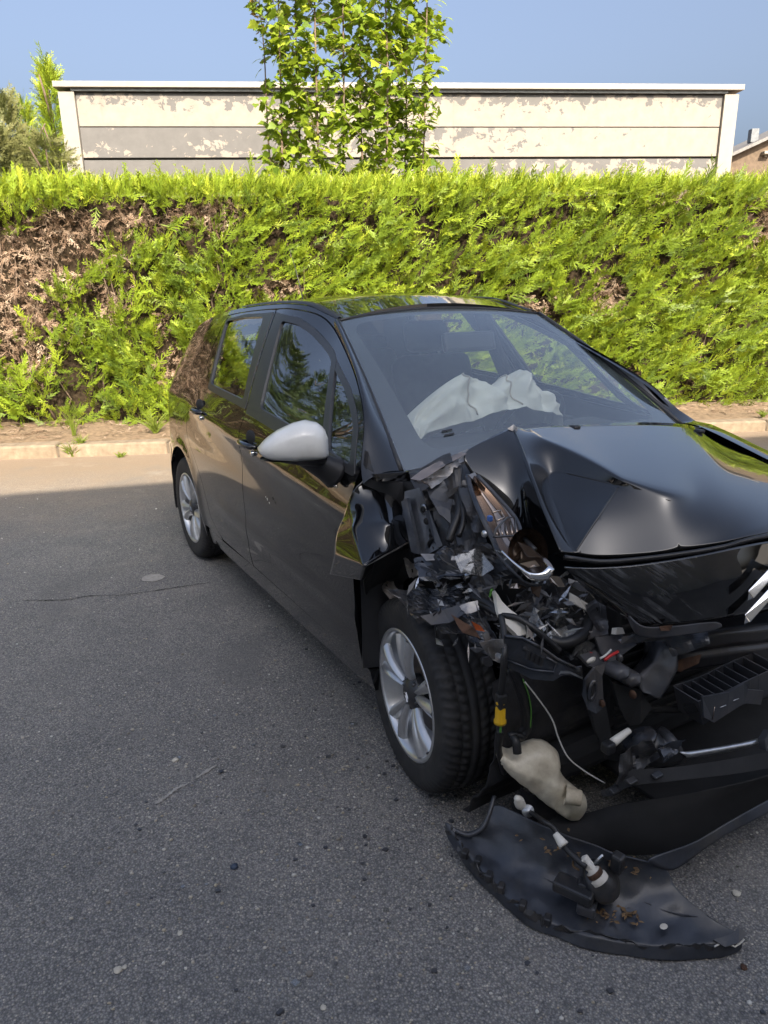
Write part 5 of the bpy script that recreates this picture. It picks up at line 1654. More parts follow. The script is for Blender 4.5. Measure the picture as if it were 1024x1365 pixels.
crumple('crushed_rail', [(2.740, -0.824, 0.680), (2.780, -0.755, 0.701), (2.860, -0.760, 0.616), (2.820, -0.808, 0.623)], M['steel'], car, 10, 10, .016, 20)
plate('orange_lens', [(2.800, -0.825, 0.710), (2.810, -0.803, 0.695), (2.820, -0.795, 0.680), (2.810, -0.817, 0.686)], M['orangebit'], car, .004)
plate('rusty_strap', [(2.740, -0.849, 0.713), (2.800, -0.815, 0.690), (2.820, -0.810, 0.667), (2.790, -0.841, 0.679)], M['rust'], car, .004, bend=.006)
plate('white_bracket', [(2.860, -0.834, 0.699), (2.860, -0.818, 0.703), (2.880, -0.798, 0.656), (2.880, -0.799, 0.626), (2.880, -0.822, 0.641)], M['baresteel'], car, .005, bend=.004)
plate('tow_eye', [(2.870, -0.843, 0.642), (2.870, -0.818, 0.640), (2.870, -0.810, 0.616), (2.870, -0.827, 0.612), (2.870, -0.842, 0.625)], M['steel'], car, .008)
crumple('torn_flake', [(2.740, -0.820, 0.732), (2.760, -0.776, 0.742), (2.780, -0.781, 0.725), (2.770, -0.817, 0.717)], M['baresteel'], car, 6, 5, .01, 22)

# ---------------------------------------------------------------- broken headlight
lamp = bpy.data.objects.new('headlight', None); put(lamp, car); lamp['label'] = 'broken headlight pushed back, lens missing'
Lf = [(2.520, -0.636, 1.015), (2.580, -0.661, 0.973), (2.650, -0.681, 0.930), (2.710, -0.691, 0.888), (2.770, -0.707, 0.855), (2.830, -0.702, 0.828), (2.870, -0.686, 0.811), (2.900, -0.668, 0.820)]
Rt = [(2.540, -0.615, 1.016), (2.610, -0.598, 0.968), (2.690, -0.594, 0.923), (2.760, -0.625, 0.896), (2.820, -0.632, 0.875), (2.880, -0.645, 0.870), (2.910, -0.652, 0.858), (2.920, -0.665, 0.842)]
V = []; Fc = []
Lc, Rc = cr(Lf, 4), cr(Rt, 4)
for i, (a, b) in enumerate(zip(Lc, Rc)):
    f = i / (len(Lc) - 1)
    for k in range(9):
        u = k / 8; p = a + (b - a) * u
        dep = .050 * math.sin(math.pi * u) * (.4 + .8 * math.sin(math.pi * min(1, f * 1.05)) )
        V.append((p[0] - dep, p[1] + dep * .5, p[2] - dep * .25))
for i in range(len(Lc) - 1):
    for k in range(8): Fc.append((i * 9 + k, i * 9 + k + 1, i * 9 + k + 10, i * 9 + k + 9))
o = mk('reflector', V, Fc, M['reflector'], lamp, True); o.modifiers.new('sheet', 'SOLIDIFY').thickness = .003
tube('lamp_rim', Lf, .0085, M['steel'], lamp, 8, 5)
tube('lamp_rim', Rt[:5], .006, M['plasticgrey'], lamp, 8, 5)
# chrome lower bezel
c0 = cr([(2.810, -0.741, 0.888), (2.860, -0.737, 0.870), (2.900, -0.727, 0.859), (2.925, -0.708, 0.862), (2.925, -0.682, 0.876)], 4)
c1 = cr([(2.770, -0.728, 0.879), (2.850, -0.722, 0.839), (2.895, -0.716, 0.827), (2.920, -0.684, 0.828), (2.920, -0.663, 0.852)], 4)
V = []; Fc = []
for a, b in zip(c0, c1): V += [tuple(a), tuple((a + b) / 2 + np.array([.012, 0, .004])), tuple(b)]
for i in range(len(c0) - 1):
    for k in range(2): Fc.append((i * 3 + k, i * 3 + k + 1, i * 3 + k + 4, i * 3 + k + 3))
o = mk('chrome_bezel', V, Fc, M['chrome'], lamp, True); o.modifiers.new('sheet', 'SOLIDIFY').thickness = .004
# bowl of the main beam, smoked brown
bm = bmesh.new(); bmesh.ops.create_uvsphere(bm, u_segments=28, v_segments=18, radius=1)
bmesh.ops.delete(bm, geom=[v for v in bm.verts if v.co.z > .05], context='VERTS')
q = Vector((.75, -.55, .35)).normalized().to_track_quat('Z', 'Y').to_matrix()
ctr = Vector((2.830, -0.667, 0.875))
for v in bm.verts: v.co = ctr + q @ Vector((v.co.x * .052, v.co.y * .068, v.co.z * .075))
from_bm('lamp_bowl', bm, M['lampbrown'], lamp, True)
plate('bowl_shard', [(2.860, -0.731, 0.929), (2.870, -0.699, 0.914), (2.885, -0.676, 0.882), (2.880, -0.712, 0.892)], M['lampbrown'], lamp, .003, bend=.006)
plate('bowl_shard', [(2.880, -0.735, 0.876), (2.885, -0.695, 0.878), (2.890, -0.684, 0.861), (2.890, -0.719, 0.864)], M['reflector'], lamp, .003, bend=.006)
# projector frame, louvre and blue coil
fr = []
for y0 in range(5):
    f = y0 / 4
    fr.append(tube_vf([np.array((2.740, -0.706, 0.925)) * (1 - f) + np.array((2.700, -0.605, 0.924)) * f, np.array((2.760, -0.711, 0.910)) * (1 - f) + np.array((2.750, -0.635, 0.895)) * f], .0025, 5))
V, Fc = join_vf(*fr); mk('lamp_louvre', V, Fc, M['reflector'], lamp, True, kind='stuff')
tube('lamp_frame', [(2.770, -0.734, 0.916), (2.750, -0.709, 0.930), (2.710, -0.640, 0.937), (2.700, -0.605, 0.928), (2.750, -0.640, 0.896), (2.770, -0.729, 0.915)], .003, M['plasticgrey'], lamp, 6, 1)
tube('lamp_frame', [(2.700, -0.683, 0.956), (2.690, -0.648, 0.955), (2.710, -0.651, 0.939), (2.720, -0.683, 0.938)], .003, M['reflector'], lamp, 6, 1)
bm = bmesh.new(); add_box(bm, (2.720, -0.708, 0.949), (.014, .012, .016), .003)
M['bluebit'] = simple('blue_coil', (.05, .12, .35), .35)
from_bm('lamp_coil', bm, M['bluebit'], lamp)
rivet(lamp, (2.740, -0.743, 0.917), .010, M['alu'])
plate('lamp_flap', [(2.530, -0.641, 1.018), (2.510, -0.604, 1.017), (2.550, -0.583, 0.968), (2.570, -0.582, 0.954), (2.560, -0.619, 0.980)], M['reflector'], lamp, .003)
crumple('lamp_housing', [(2.520, -0.665, 0.978), (2.550, -0.644, 0.986), (2.660, -0.653, 0.877), (2.620, -0.683, 0.871)], M['plasticgrey'], lamp, 8, 12, .010, 24)

# ---------------------------------------------------------------- debris in the opening
def scrap(name, pts, mat, th=.004, bend=.004, **kw): return plate(name, pts, mat, car, th, bend=bend, **kw)
scrap('cream_duct', [(2.780, -0.744, 0.766), (2.800, -0.732, 0.740), (2.840, -0.713, 0.715), (2.860, -0.709, 0.698), (2.880, -0.717, 0.672), (2.880, -0.742, 0.674), (2.860, -0.754, 0.695), (2.820, -0.757, 0.720)], M['whiteplastic'], .014, .005, label='long cream plastic piece')
scrap('cream_shard', [(2.880, -0.706, 0.703), (2.895, -0.690, 0.680), (2.890, -0.715, 0.669)], M['whiteplastic'], .006)
scrap('foil_shard', [(2.840, -0.649, 0.729), (2.850, -0.633, 0.716), (2.860, -0.649, 0.698), (2.880, -0.653, 0.676), (2.880, -0.690, 0.686), (2.870, -0.697, 0.706)], M['foil'], .003, .010)
scrap('foil_shard', [(2.870, -0.656, 0.704), (2.885, -0.641, 0.676), (2.890, -0.654, 0.672), (2.880, -0.670, 0.703)], M['foil'], .003, .004)
def cup():
    V, Fc = [], []
    c = np.array((2.800, -0.516, 0.649)); n = 14
    for j, (h, r) in enumerate(((-.035, .030), (-.034, .0), (-.035, .030), (.0, .031), (.035, .033), (.035, .029), (-.028, .027))):
        for i in range(n):
            a = 2 * math.pi * i / n
            V.append((c[0] + r * math.cos(a), c[1] + r * math.sin(a), c[2] + h + (.006 * noise.noise((i * .9, j, 0)) if h > .03 else 0)))
    for j in range(6):
        for i in range(n): Fc.append((j * n + i, j * n + (i + 1) % n, (j + 1) * n + (i + 1) % n, (j + 1) * n + i))
    mk('clear_cup', V, Fc, M['clearplastic'], car, True)
cup()
scrap('clear_shard', [(2.890, -0.645, 0.659), (2.880, -0.610, 0.665), (2.880, -0.572, 0.666), (2.900, -0.576, 0.642), (2.905, -0.620, 0.639)], M['clearplastic'], .004, .014)
scrap('foil_shard', [(2.890, -0.580, 0.653), (2.890, -0.539, 0.651), (2.900, -0.556, 0.639), (2.905, -0.583, 0.637)], M['foil'], .003, .006)
scrap('clear_shard', [(2.920, -0.572, 0.594), (2.910, -0.547, 0.617), (2.910, -0.514, 0.621), (2.920, -0.491, 0.596), ((2.925, -0.510, 0.586)), (2.925, -0.543, 0.581)], M['clearplastic'], .005, .010)
scrap('beige_lens', [(2.830, -0.509, 0.728), (2.840, -0.486, 0.712), (2.855, -0.466, 0.695), (2.860, -0.471, 0.671), (2.855, -0.500, 0.694), (2.840, -0.517, 0.708)], M['whiteplastic'], .005, .004)
scrap('grey_liner', [(2.840, -0.528, 0.778), (2.860, -0.506, 0.769), (2.880, -0.493, 0.744), (2.870, -0.508, 0.747), (2.850, -0.535, 0.767)], M['plasticgrey'], .004)
scrap('broken_bracket', [(2.850, -0.613, 0.807), (2.860, -0.585, 0.800), (2.870, -0.573, 0.773), (2.865, -0.593, 0.773), (2.860, -0.610, 0.788)], M['reflector'], .006, .006)
scrap('broken_bracket', [(2.780, -0.691, 0.780), (2.800, -0.672, 0.781), (2.820, -0.657, 0.772), (2.810, -0.675, 0.768), (2.790, -0.684, 0.769)], M['reflector'], .005, .008)
scrap('broken_bracket', [(2.820, -0.647, 0.780), (2.840, -0.623, 0.780), (2.850, -0.641, 0.755), (2.840, -0.654, 0.765)], M['lampbrown'], .005, .006)
crumple('torn_panel', [(2.860, -0.478, 0.709), (2.900, -0.447, 0.728), (2.950, -0.465, 0.641), (2.920, -0.520, 0.631)], M['plasticgrey'], car, 10, 12, .022, 25)
crumple('torn_panel', [(2.720, -0.601, 0.720), (2.780, -0.458, 0.732), (2.840, -0.477, 0.609), (2.800, -0.639, 0.657)], M['plastic'], car, 14, 12, .030, 26)
crumple('torn_panel', [(2.840, -0.564, 0.636), (2.880, -0.437, 0.673), (2.940, -0.435, 0.594), (2.920, -0.582, 0.581)], M['plastic'], car, 14, 10, .022, 27)
scrap('battery_tray', [(2.930, -0.508, 0.633), (2.950, -0.432, 0.630), (2.980, -0.398, 0.602), (2.980, -0.499, 0.576), (2.960, -0.513, 0.598)], M['plasticgrey'], .006, .003)
scrap('battery_tray', [(2.940, -0.576, 0.602), (2.940, -0.521, 0.600), (2.960, -0.494, 0.570), (2.980, -0.530, 0.559), (2.960, -0.561, 0.576)], M['plasticgrey'], .010, .002)
scrap('cream_block', [(2.950, -0.464, 0.658), (2.950, -0.441, 0.654), (2.955, -0.436, 0.637), (2.955, -0.471, 0.644)], M['whiteplastic'], .016, 0)
scrap('metal_tab', [(2.990, -0.489, 0.645), (2.990, -0.433, 0.647), (3.000, -0.419, 0.634), (3.000, -0.482, 0.634)], M['alu'], .003, .006)
tube('red_lead', [(3.000, -0.540, 0.607), (3.000, -0.519, 0.614), (3.000, -0.491, 0.617)], .0045, M['redbit'], car, 7, 4)
tube('white_lead', [(3.000, -0.557, 0.616), (3.000, -0.536, 0.621), (3.000, -0.518, 0.631)], .003, M['whitewire'], car, 6, 4)
scrap('red_shard', [(2.945, -0.538, 0.607), (2.950, -0.519, 0.595), (2.950, -0.524, 0.588), (2.945, -0.540, 0.599)], M['redbit'], .004, 0)
V, Fc = lathe_vf([(0, .004), (.010, .003), (.013, 0)], 14, 'x')
c = (2.985, -0.573, 0.609); mk('white_disc', [(c[0] + v[0], c[1] + v[1] * 1.3, c[2] + v[2] * .7) for v in V], Fc, M['whiteplastic'], car, True)
rivet(car, (3.010, -0.498, 0.606), .012, M['steel'])
# small splinters lying in the opening
for nm, mt, n, sd in (('splinters', M['plasticgrey'], 130, 5), ('bright_splinters', M['foil'], 26, 6), ('clear_splinters', M['clearplastic'], 40, 7), ('torn_splinters', M['baresteel'], 34, 8)):
    V = []; Fc = []
    r = np.random.default_rng(sd)
    for k in range(n):
        if r.random() < .6: c = np.array((2.840, -0.582, 0.681)) + r.normal(0, 1, 3) * np.array([.05, .10, .05])
        else: c = np.array((2.660, -0.767, 0.725)) + r.normal(0, 1, 3) * np.array([.07, .07, .05])
        u = r.normal(0, 1, 3); u /= np.linalg.norm(u); v = np.cross(u, r.normal(0, 1, 3)); v /= np.linalg.norm(v); w_ = np.cross(u, v)
        l, b_ = r.uniform(.008, .035), r.uniform(.004, .012); o = len(V)
        V += [tuple(c - u * l), tuple(c + v * b_), tuple(c + u * l), tuple(c - v * b_ * .6), tuple(c + w_ * .003)]
        Fc += [(o, o + 1, o + 4), (o + 1, o + 2, o + 4), (o + 2, o + 3, o + 4), (o + 3, o, o + 4), (o, o + 3, o + 2, o + 1)]
    mk(nm, V, Fc, mt, car, kind='stuff')
# hoses and cables
tube('hose', [(2.890, -0.633, 0.643), (2.910, -0.609, 0.634), (2.920, -0.570, 0.638), (2.900, -0.514, 0.639), (2.870, -0.465, 0.650)], .016, M['wire'], car, 10, 6)
tube('hose', [(2.740, -0.749, 0.717), (2.780, -0.750, 0.718), (2.830, -0.750, 0.720), (2.870, -0.728, 0.722), (2.910, -0.702, 0.698), (2.930, -0.663, 0.658), (2.940, -0.643, 0.635)], .0085, M['wire'], car, 9, 6)
tube('hose', [(2.700, -0.745, 0.723), (2.780, -0.743, 0.724), (2.840, -0.737, 0.699), (2.870, -0.726, 0.666)], .011, M['wire'], car, 9, 6)
tube('cable', [(2.840, -0.759, 0.726), (2.880, -0.780, 0.695), (2.920, -0.811, 0.659), (2.920, -0.813, 0.596), (2.910, -0.808, 0.548)], .0085, M['wire'], car, 9, 6)
bm = bmesh.new(); add_box(bm, (2.910, -0.807, 0.526), (.026, .026, .045), .006); from_bm('connector', bm, M['wire'], car)
V, Fc = lathe_vf([(0, .034), (.012, .034), (.0135, .028), (.0115, .022), (.0135, .015), (.0135, -.02), (.0165, -.024), (.0165, -.032), (0, -.034)], 16, 'z')
c = (2.910, -0.808, 0.493); mk('yellow_connector', [(c[0] + v[0], c[1] + v[1], c[2] + v[2]) for v in V], Fc, M['yellow'], car, True)
tube('green_wire', [(2.910, -0.807, 0.473), (2.910, -0.804, 0.454), (2.910, -0.806, 0.432)], .003, M['greenwire'], car, 6, 3)
tube('cable', [(2.900, -0.797, 0.428), (2.890, -0.790, 0.392), (2.880, -0.783, 0.350), (2.860, -0.744, 0.251)], .009, M['wire'], car, 8, 5)
tube('cable', [(2.900, -0.763, 0.603), (2.910, -0.743, 0.547), (2.900, -0.710, 0.471), (2.890, -0.692, 0.399), (2.885, -0.705, 0.370), (2.880, -0.724, 0.369)], .011, M['wire'], car, 9, 6)
tube('cable', [(2.890, -0.769, 0.596), (2.900, -0.744, 0.531), (2.895, -0.716, 0.463), (2.885, -0.701, 0.406), (2.880, -0.709, 0.378)], .008, M['wire'], car, 8, 6)
tube('green_wire', [(2.920, -0.746, 0.575), (2.920, -0.722, 0.517), (2.910, -0.702, 0.455), (2.900, -0.693, 0.400)], .0018, M['greenwire'], car, 5, 6)
tube('white_wire', [(2.930, -0.747, 0.572), (2.940, -0.709, 0.517), (2.950, -0.664, 0.444), (2.960, -0.645, 0.383), (2.980, -0.625, 0.329), (3.000, -0.580, 0.281), (3.030, -0.533, 0.244)], .0022, M['whitewire'], car, 6, 6)
tube('green_wire', [(2.790, -0.755, 0.770), (2.790, -0.750, 0.780), (2.790, -0.757, 0.758)], .003, M['greenwire'], car, 5, 3)

# ---------------------------------------------------------------- radiator support rail with louvres
rail = plate('support_rail', [(2.900, -0.797, 0.706), (2.920, -0.758, 0.696), (2.945, -0.716, 0.670), (2.970, -0.684, 0.641), (2.990, -0.640, 0.612), (3.000, -0.624, 0.616), (3.000, -0.615, 0.575), (2.985, -0.646, 0.590), (2.980, -0.672, 0.595), (2.975, -0.695, 0.583), (2.945, -0.741, 0.588), (2.910, -0.792, 0.621), (2.900, -0.805, 0.658)], M['steel'], car, .006, label='black support rail with pressed louvres')
tube('rail_rib', [(2.915, -0.797, 0.642), (2.955, -0.747, 0.618), (2.980, -0.699, 0.610), (2.980, -0.691, 0.633), (2.965, -0.713, 0.649)], .0035, M['steel'], rail, 6, 1)
tube('rail_rib', [(2.905, -0.796, 0.704), (2.925, -0.759, 0.697), (2.950, -0.718, 0.671), (2.975, -0.687, 0.642), (2.995, -0.642, 0.613)], .005, M['steel'], rail, 6, 1)
for k in range(4):
    plate('louvre', [p for p in ([(2.955, -0.770, 0.682), (2.955, -0.763, 0.678), (2.955, -0.769, 0.656), (2.955, -0.776, 0.661)], [(2.960, -0.759, 0.675), (2.960, -0.752, 0.671), (2.960, -0.758, 0.649), (2.960, -0.766, 0.654)], [(2.966, -0.750, 0.669), (2.966, -0.742, 0.664), (2.966, -0.748, 0.643), (2.966, -0.756, 0.647)], [(2.972, -0.740, 0.662), (2.972, -0.732, 0.658), (2.972, -0.738, 0.637), (2.972, -0.746, 0.641)])[k]], M['inner'], rail, .008)
rivet(rail, (2.950, -0.773, 0.682), .006, M['inner']); rivet(rail, (3.005, -0.641, 0.609), .008, M['inner'])
plate('rail_bright_edge', [(2.978, -0.691, 0.589), (2.985, -0.678, 0.602), (2.990, -0.651, 0.596), (3.005, -0.620, 0.577), (3.005, -0.621, 0.583), (2.990, -0.652, 0.603), (2.985, -0.678, 0.608)], M['alu'], rail, .003)
crumple('crushed_rail', [(2.860, -0.841, 0.680), (2.900, -0.797, 0.702), (2.910, -0.787, 0.619), (2.880, -0.819, 0.632)], M['baresteel'], car, 9, 9, .014, 30)
# slotted towing bracket
tb = plate('slotted_bracket', [(3.020, -0.635, 0.548), (3.020, -0.634, 0.590), (3.010, -0.593, 0.606), (3.010, -0.551, 0.610), (3.020, -0.575, 0.583), (3.030, -0.571, 0.499), (3.030, -0.597, 0.486), (3.030, -0.626, 0.509)], M['steel'], car, .008)
V, Fc = [], []
c = np.array((3.035, -0.618, 0.561)); nn = 20
for i in range(nn):
    a = 2 * math.pi * i / nn
    for r1, dx in ((1.0, 0), (1.0, .006), (.62, .006), (.62, -.002)): V.append((c[0] + dx, c[1] + .013 * r1 * math.cos(a) + .012 * math.sin(a) * .2, c[2] + .030 * r1 * math.sin(a)))
for i in range(nn):
    j = (i + 1) % nn
    for k in range(3): Fc.append((i * 4 + k, j * 4 + k, j * 4 + k + 1, i * 4 + k + 1))
mk('slot_rim', V, Fc, M['steel'], tb, True)
plate('slot', [tuple(c + np.array([.003, .008 * math.cos(t) , .018 * math.sin(t)])) for t in np.linspace(0, 6.1, 12)], M['inner'], tb, .002)
plate('bracket_leg', [(2.990, -0.589, 0.495), (2.990, -0.528, 0.486), (2.990, -0.484, 0.342), (2.990, -0.439, 0.259), (2.990, -0.495, 0.286), (2.990, -0.553, 0.402)], M['inner'], car, .012)

# ---------------------------------------------------------------- crushed end of the bumper beam
blk = dict(a=(3.000, -0.416, 0.513), b=(3.000, -0.348, 0.541), c=(2.980, -0.284, 0.565), d=(2.990, -0.231, 0.550), e=(3.020, -0.257, 0.498), f=(3.040, -0.351, 0.441), g=(3.030, -0.411, 0.481))
top = {k + '2': (v[0] - .13, v[1] + .04, v[2] + .02) for k, v in blk.items()}
top['a2'] = (2.880, -0.294, 0.434); top['b2'] = (2.860, -0.217, 0.467)
ks = list('abcdefg')
cage('crash_box', {**blk, **top}, [('a', 'b', 'e', 'f', 'g'), ('b', 'c', 'd', 'e')] + [(ks[i], ks[(i + 1) % 7], ks[(i + 1) % 7] + '2', ks[i] + '2') for i in range(7)], M['plasticgrey'], car, [], .88, 3, 0, .010, .05)
V, Fc = lathe_vf([(0, .04), (.018, .03), (.024, .024), (.026, 0), (.026, -.06)], 20, 'x')
for px in ((3.000, -0.491, 0.563), (2.990, -0.429, 0.519)):
    mk('crash_box_stub', [(px[0] + v[0], px[1] + v[1] * 1.1, px[2] + v[2] * .8) for v in V], Fc, M['plasticgrey'], car, True)
plate('crash_plate', [(2.960, -0.470, 0.510), (2.990, -0.388, 0.476), (3.000, -0.354, 0.411), (3.000, -0.386, 0.373), (2.980, -0.404, 0.364), (2.970, -0.442, 0.424)], M['inner'], car, .02)
rivet(car, (3.030, -0.456, 0.493), .012, M['rust']); rivet(car, (3.040, -0.583, 0.513), .010, M['rust'])
# beam
bp = cr([(2.900, -0.248, 0.495), (2.950, -0.221, 0.520), (2.985, -0.169, 0.531), (3.020, -0.082, 0.537), (3.050, 0.106, 0.520), (3.06, .30, .535), (3.03, .52, .535), (2.95, .66, .535)], 5)
prof = [(-.045, .060), (.022, .062), (.036, .050), (.040, .020), (.028, .004), (.040, -.012), (.036, -.048), (.022, -.060), (-.045, -.058)]
V = []; Fc = []
for i, p in enumerate(bp):
    t = bp[min(i + 1, len(bp) - 1)] - bp[max(i - 1, 0)]; t[2] = 0; t /= np.linalg.norm(t)
    nrm = np.array([t[1], -t[0], 0])
    if nrm[0] < 0: nrm = -nrm
    for a, b in prof: V.append(tuple(p + nrm * a + np.array([0, 0, b])))
m_ = len(prof)
for i in range(len(bp) - 1):
    for k in range(m_): Fc.append((i * m_ + k, i * m_ + (k + 1) % m_, (i + 1) * m_ + (k + 1) % m_, (i + 1) * m_ + k))
Fc.append(tuple(range(m_)))
M['beamblack'] = simple('black_beam_coating', (.020, .022, .026), .30, var=.3, scale=5, dirt=((.07, .05, .035), .35))
beam = mk('bumper_beam', V, Fc, M['beamblack'], car, False)
bv = beam.modifiers.new('edge', 'BEVEL'); bv.width = .005; bv.segments = 2
crumple('beam_wrap', [(2.980, -0.296, 0.606), (3.030, -0.184, 0.616), (3.060, -0.200, 0.587), (3.010, -0.280, 0.545)], M['steel'], car, 10, 8, .010, 33, tear=.1)
plate('rust_patch', [(2.985, -0.269, 0.509), (3.000, -0.235, 0.518), (3.035, -0.187, 0.539), (3.040, -0.200, 0.517), (3.010, -0.239, 0.486)], M['rust'], car, .003, bend=.003)

# ---------------------------------------------------------------- bumper top panel with the badge
T_ = [(2.920, -0.625, 0.856), (2.970, -0.550, 0.855), (3.010, -0.460, 0.859), (3.045, -0.362, 0.865), (3.075, -0.224, 0.869), (3.095, -0.049, 0.875), (3.06, .42, .79), (2.96, .66, .79)]
Md = [(2.930, -0.570, 0.802), (2.990, -0.525, 0.790), (3.045, -0.464, 0.790), (3.080, -0.366, 0.793), (3.105, -0.236, 0.795), (3.120, -0.067, 0.789), (3.085, .42, .71), (2.98, .66, .70)]
Bt = [(2.935, -0.510, 0.743), (2.990, -0.482, 0.723), (3.050, -0.453, 0.704), (3.085, -0.351, 0.698), (3.110, -0.214, 0.693), (3.125, -0.049, 0.680), (3.09, .42, .60), (2.98, .66, .58)]
V = T_ + Md + Bt
Fc = [(r * 8 + k, r * 8 + k + 1, (r + 1) * 8 + k + 1, (r + 1) * 8 + k) for r in range(2) for k in range(7)]
crs = [(k, k + 1, 1) for k in range(7)] + [(16 + k, 17 + k, 1) for k in range(7)] + [(0, 8, 1), (8, 16, 1)]
panel = cage('grille_panel', V, Fc, M['scratch'], car, crs, 0, 4, .004, disp=.010, dscale=.16, label='scratched black front panel carrying the chrome badge')
V, Fc = chevron_vf(.23, .110, .034, .018)
bc = (3.135, -0.065, 0.776)
em = mk('chrome_badge', [(bc[0] + v[0] + .004, bc[1] + v[1], bc[2] + v[2] + .045) for v in V], Fc, M['chrome'], car, False, label='chrome double chevron badge')
bv = em.modifiers.new('edge', 'BEVEL'); bv.width = .003; bv.segments = 2
lv = [(2.985, -0.472, 0.738), (3.040, -0.481, 0.711), (3.060, -0.464, 0.703), (3.090, -0.357, 0.696), (3.112, -0.241, 0.690)]
lw_ = [(2.990, -0.457, 0.706), (3.030, -0.470, 0.674), (3.060, -0.448, 0.669), (3.095, -0.351, 0.670), (3.115, -0.221, 0.662)]
V = lv + lw_
cage('panel_lip', V, [(k, k + 1, k + 6, k + 5) for k in range(4)], M['plasticgrey'], car, [], .2, 3, .004, disp=.006, dscale=.05)
plate('panel_tab', [(3.000, -0.485, 0.657), (3.030, -0.470, 0.674), (3.050, -0.425, 0.666), (3.070, -0.362, 0.665), (3.060, -0.371, 0.647), (3.030, -0.456, 0.649), (3.000, -0.488, 0.636)], M['steel'], car, .003, bend=.006)
plate('rust_patch', [(3.075, -0.438, 0.708), (3.085, -0.399, 0.707), (3.085, -0.406, 0.693), (3.080, -0.437, 0.698)], M['rust'], car, .002, bend=.002)

# ---------------------------------------------------------------- ribbed energy absorber
ab = empty('absorber'); ab.parent = car
A0 = [(3.100, -0.267, 0.448), (3.120, -0.182, 0.461), (3.135, -0.101, 0.481), (3.150, 0.011, 0.497)]
A1 = [(3.100, -0.233, 0.362), (3.120, -0.169, 0.395), (3.135, -0.084, 0.404), (3.150, 0.031, 0.419)]
front = cr(A0, 3); frb = cr(A1, 3)
V = []; Fc = []
for a, b in zip(front, frb): V += [tuple(a), tuple(b)]
for i in range(len(front) - 1): Fc.append((2 * i, 2 * i + 1, 2 * i + 3, 2 * i + 2))
o = mk('absorber_wall', V, Fc, M['plasticgrey'], ab); o.modifiers.new('sheet', 'SOLIDIFY').thickness = .004
V = [(v[0] - .075, v[1] - .01, v[2] + .012) for v in V]
o = mk('absorber_wall', V, Fc, M['plasticgrey'], ab); o.modifiers.new('sheet', 'SOLIDIFY').thickness = .004
for i, (a, b) in enumerate(zip(front, frb)):
    a2 = a + np.array([-.075, -.01, .012]); b2 = b + np.array([-.075, -.01, .012])
    plate('rib', [tuple(a), tuple(b), tuple(b2), tuple(a2)], M['plasticgrey'], ab, .003)
plate('absorber_face', [(3.120, -0.294, 0.483), (3.140, -0.208, 0.480), (3.145, -0.152, 0.493), (3.150, -0.139, 0.472), (3.155, -0.069, 0.448), (3.155, -0.074, 0.406), (3.150, -0.147, 0.432), (3.145, -0.209, 0.417), (3.135, -0.249, 0.397), (3.130, -0.291, 0.425)], M['plasticgrey'], ab, .006)
tube('scuff', [(3.146, -0.241, 0.445), (3.150, -0.222, 0.448)], .0015, M['alu'], ab, 4, 1); tube('scuff', [(3.155, -0.199, 0.457), (3.155, -0.176, 0.456)], .0015, M['alu'], ab, 4, 1)
tube('scuff', [(3.140, -0.258, 0.410), (3.140, -0.256, 0.449)], .0015, M['reflector'], ab, 4, 1)
plate('absorber_end', [(3.050, -0.259, 0.411), (3.080, -0.246, 0.442), (3.090, -0.236, 0.415), (3.060, -0.250, 0.394)], M['inner'], car, .02)

# ---------------------------------------------------------------- lower grille, horn, trim strip
tube('lower_crossbar', [(2.950, -0.392, 0.389), (2.990, -0.280, 0.368), (3.030, -0.165, 0.357), (3.080, 0.101, 0.342)], .012, M['inner'], car, 8, 4)
s0 = [(3.140, -0.384, 0.355), (3.150, -0.322, 0.343), (3.170, -0.221, 0.334), (3.185, -0.108, 0.323), (3.17, .12, .28)]
s1 = [(3.145, -0.352, 0.323), (3.155, -0.293, 0.316), (3.175, -0.208, 0.313), (3.190, -0.104, 0.305), (3.17, .12, .25)]
a_, b_ = cr(s0, 4), cr(s1, 4)
V = []; Fc = []
for a, b in zip(a_, b_): V += [tuple(a), tuple((a + b) / 2 + np.array([.008, 0, .003])), tuple(b)]
for i in range(len(a_) - 1):
    for k in range(2): Fc.append((3 * i + k, 3 * i + k + 1, 3 * i + k + 4, 3 * i + k + 3))
o = mk('bright_trim_strip', V, Fc, M['alu'], car, True); o.modifiers.new('sheet', 'SOLIDIFY').thickness = .003
plate('trim_socket', [(3.190, -0.116, 0.327), (3.180, -0.076, 0.338), (3.2, .04, .30), (3.2, .04, .23), (3.200, -0.119, 0.302)], M['plasticgrey'], car, .02)
horn = bpy.data.objects.new('horn', None); put(horn, car)
V, Fc = lathe_vf([(0, .012), (.016, .012), (.020, .006), (.040, .005), (.048, .002), (.048, -.006), (.03, -.010), (0, -.010)], 28, 'z')
q = Vector((-.35, -.35, .85)).normalized().to_track_quat('Z', 'Y').to_matrix(); c = Vector((3.060, -0.449, 0.373))
mk('horn_disc', [tuple(c + q @ Vector(v)) for v in V], Fc, M['steel'], horn, True)
c2 = Vector((3.070, -0.544, 0.407)); tube('horn_terminal', [tuple(c2 + Vector((0, -.02, 0))), tuple(c2 + Vector((0, .015, .01))), tuple(c2 + Vector((0, .04, .016)))], [.012, .010, .008], M['whiteplastic'], horn, 8, 2)
box('horn_plug', tuple(c2 + Vector((0, -.035, -.008))), (.03, .03, .03), M['wire'], horn, .006)
tube('horn_trumpet', [tuple(c + Vector((0, .02, -.03))), tuple(c + Vector((.02, .06, -.05))), tuple(c + Vector((.03, .10, -.04)))], [.05, .045, .055], M['plastic'], horn, 14, 3)
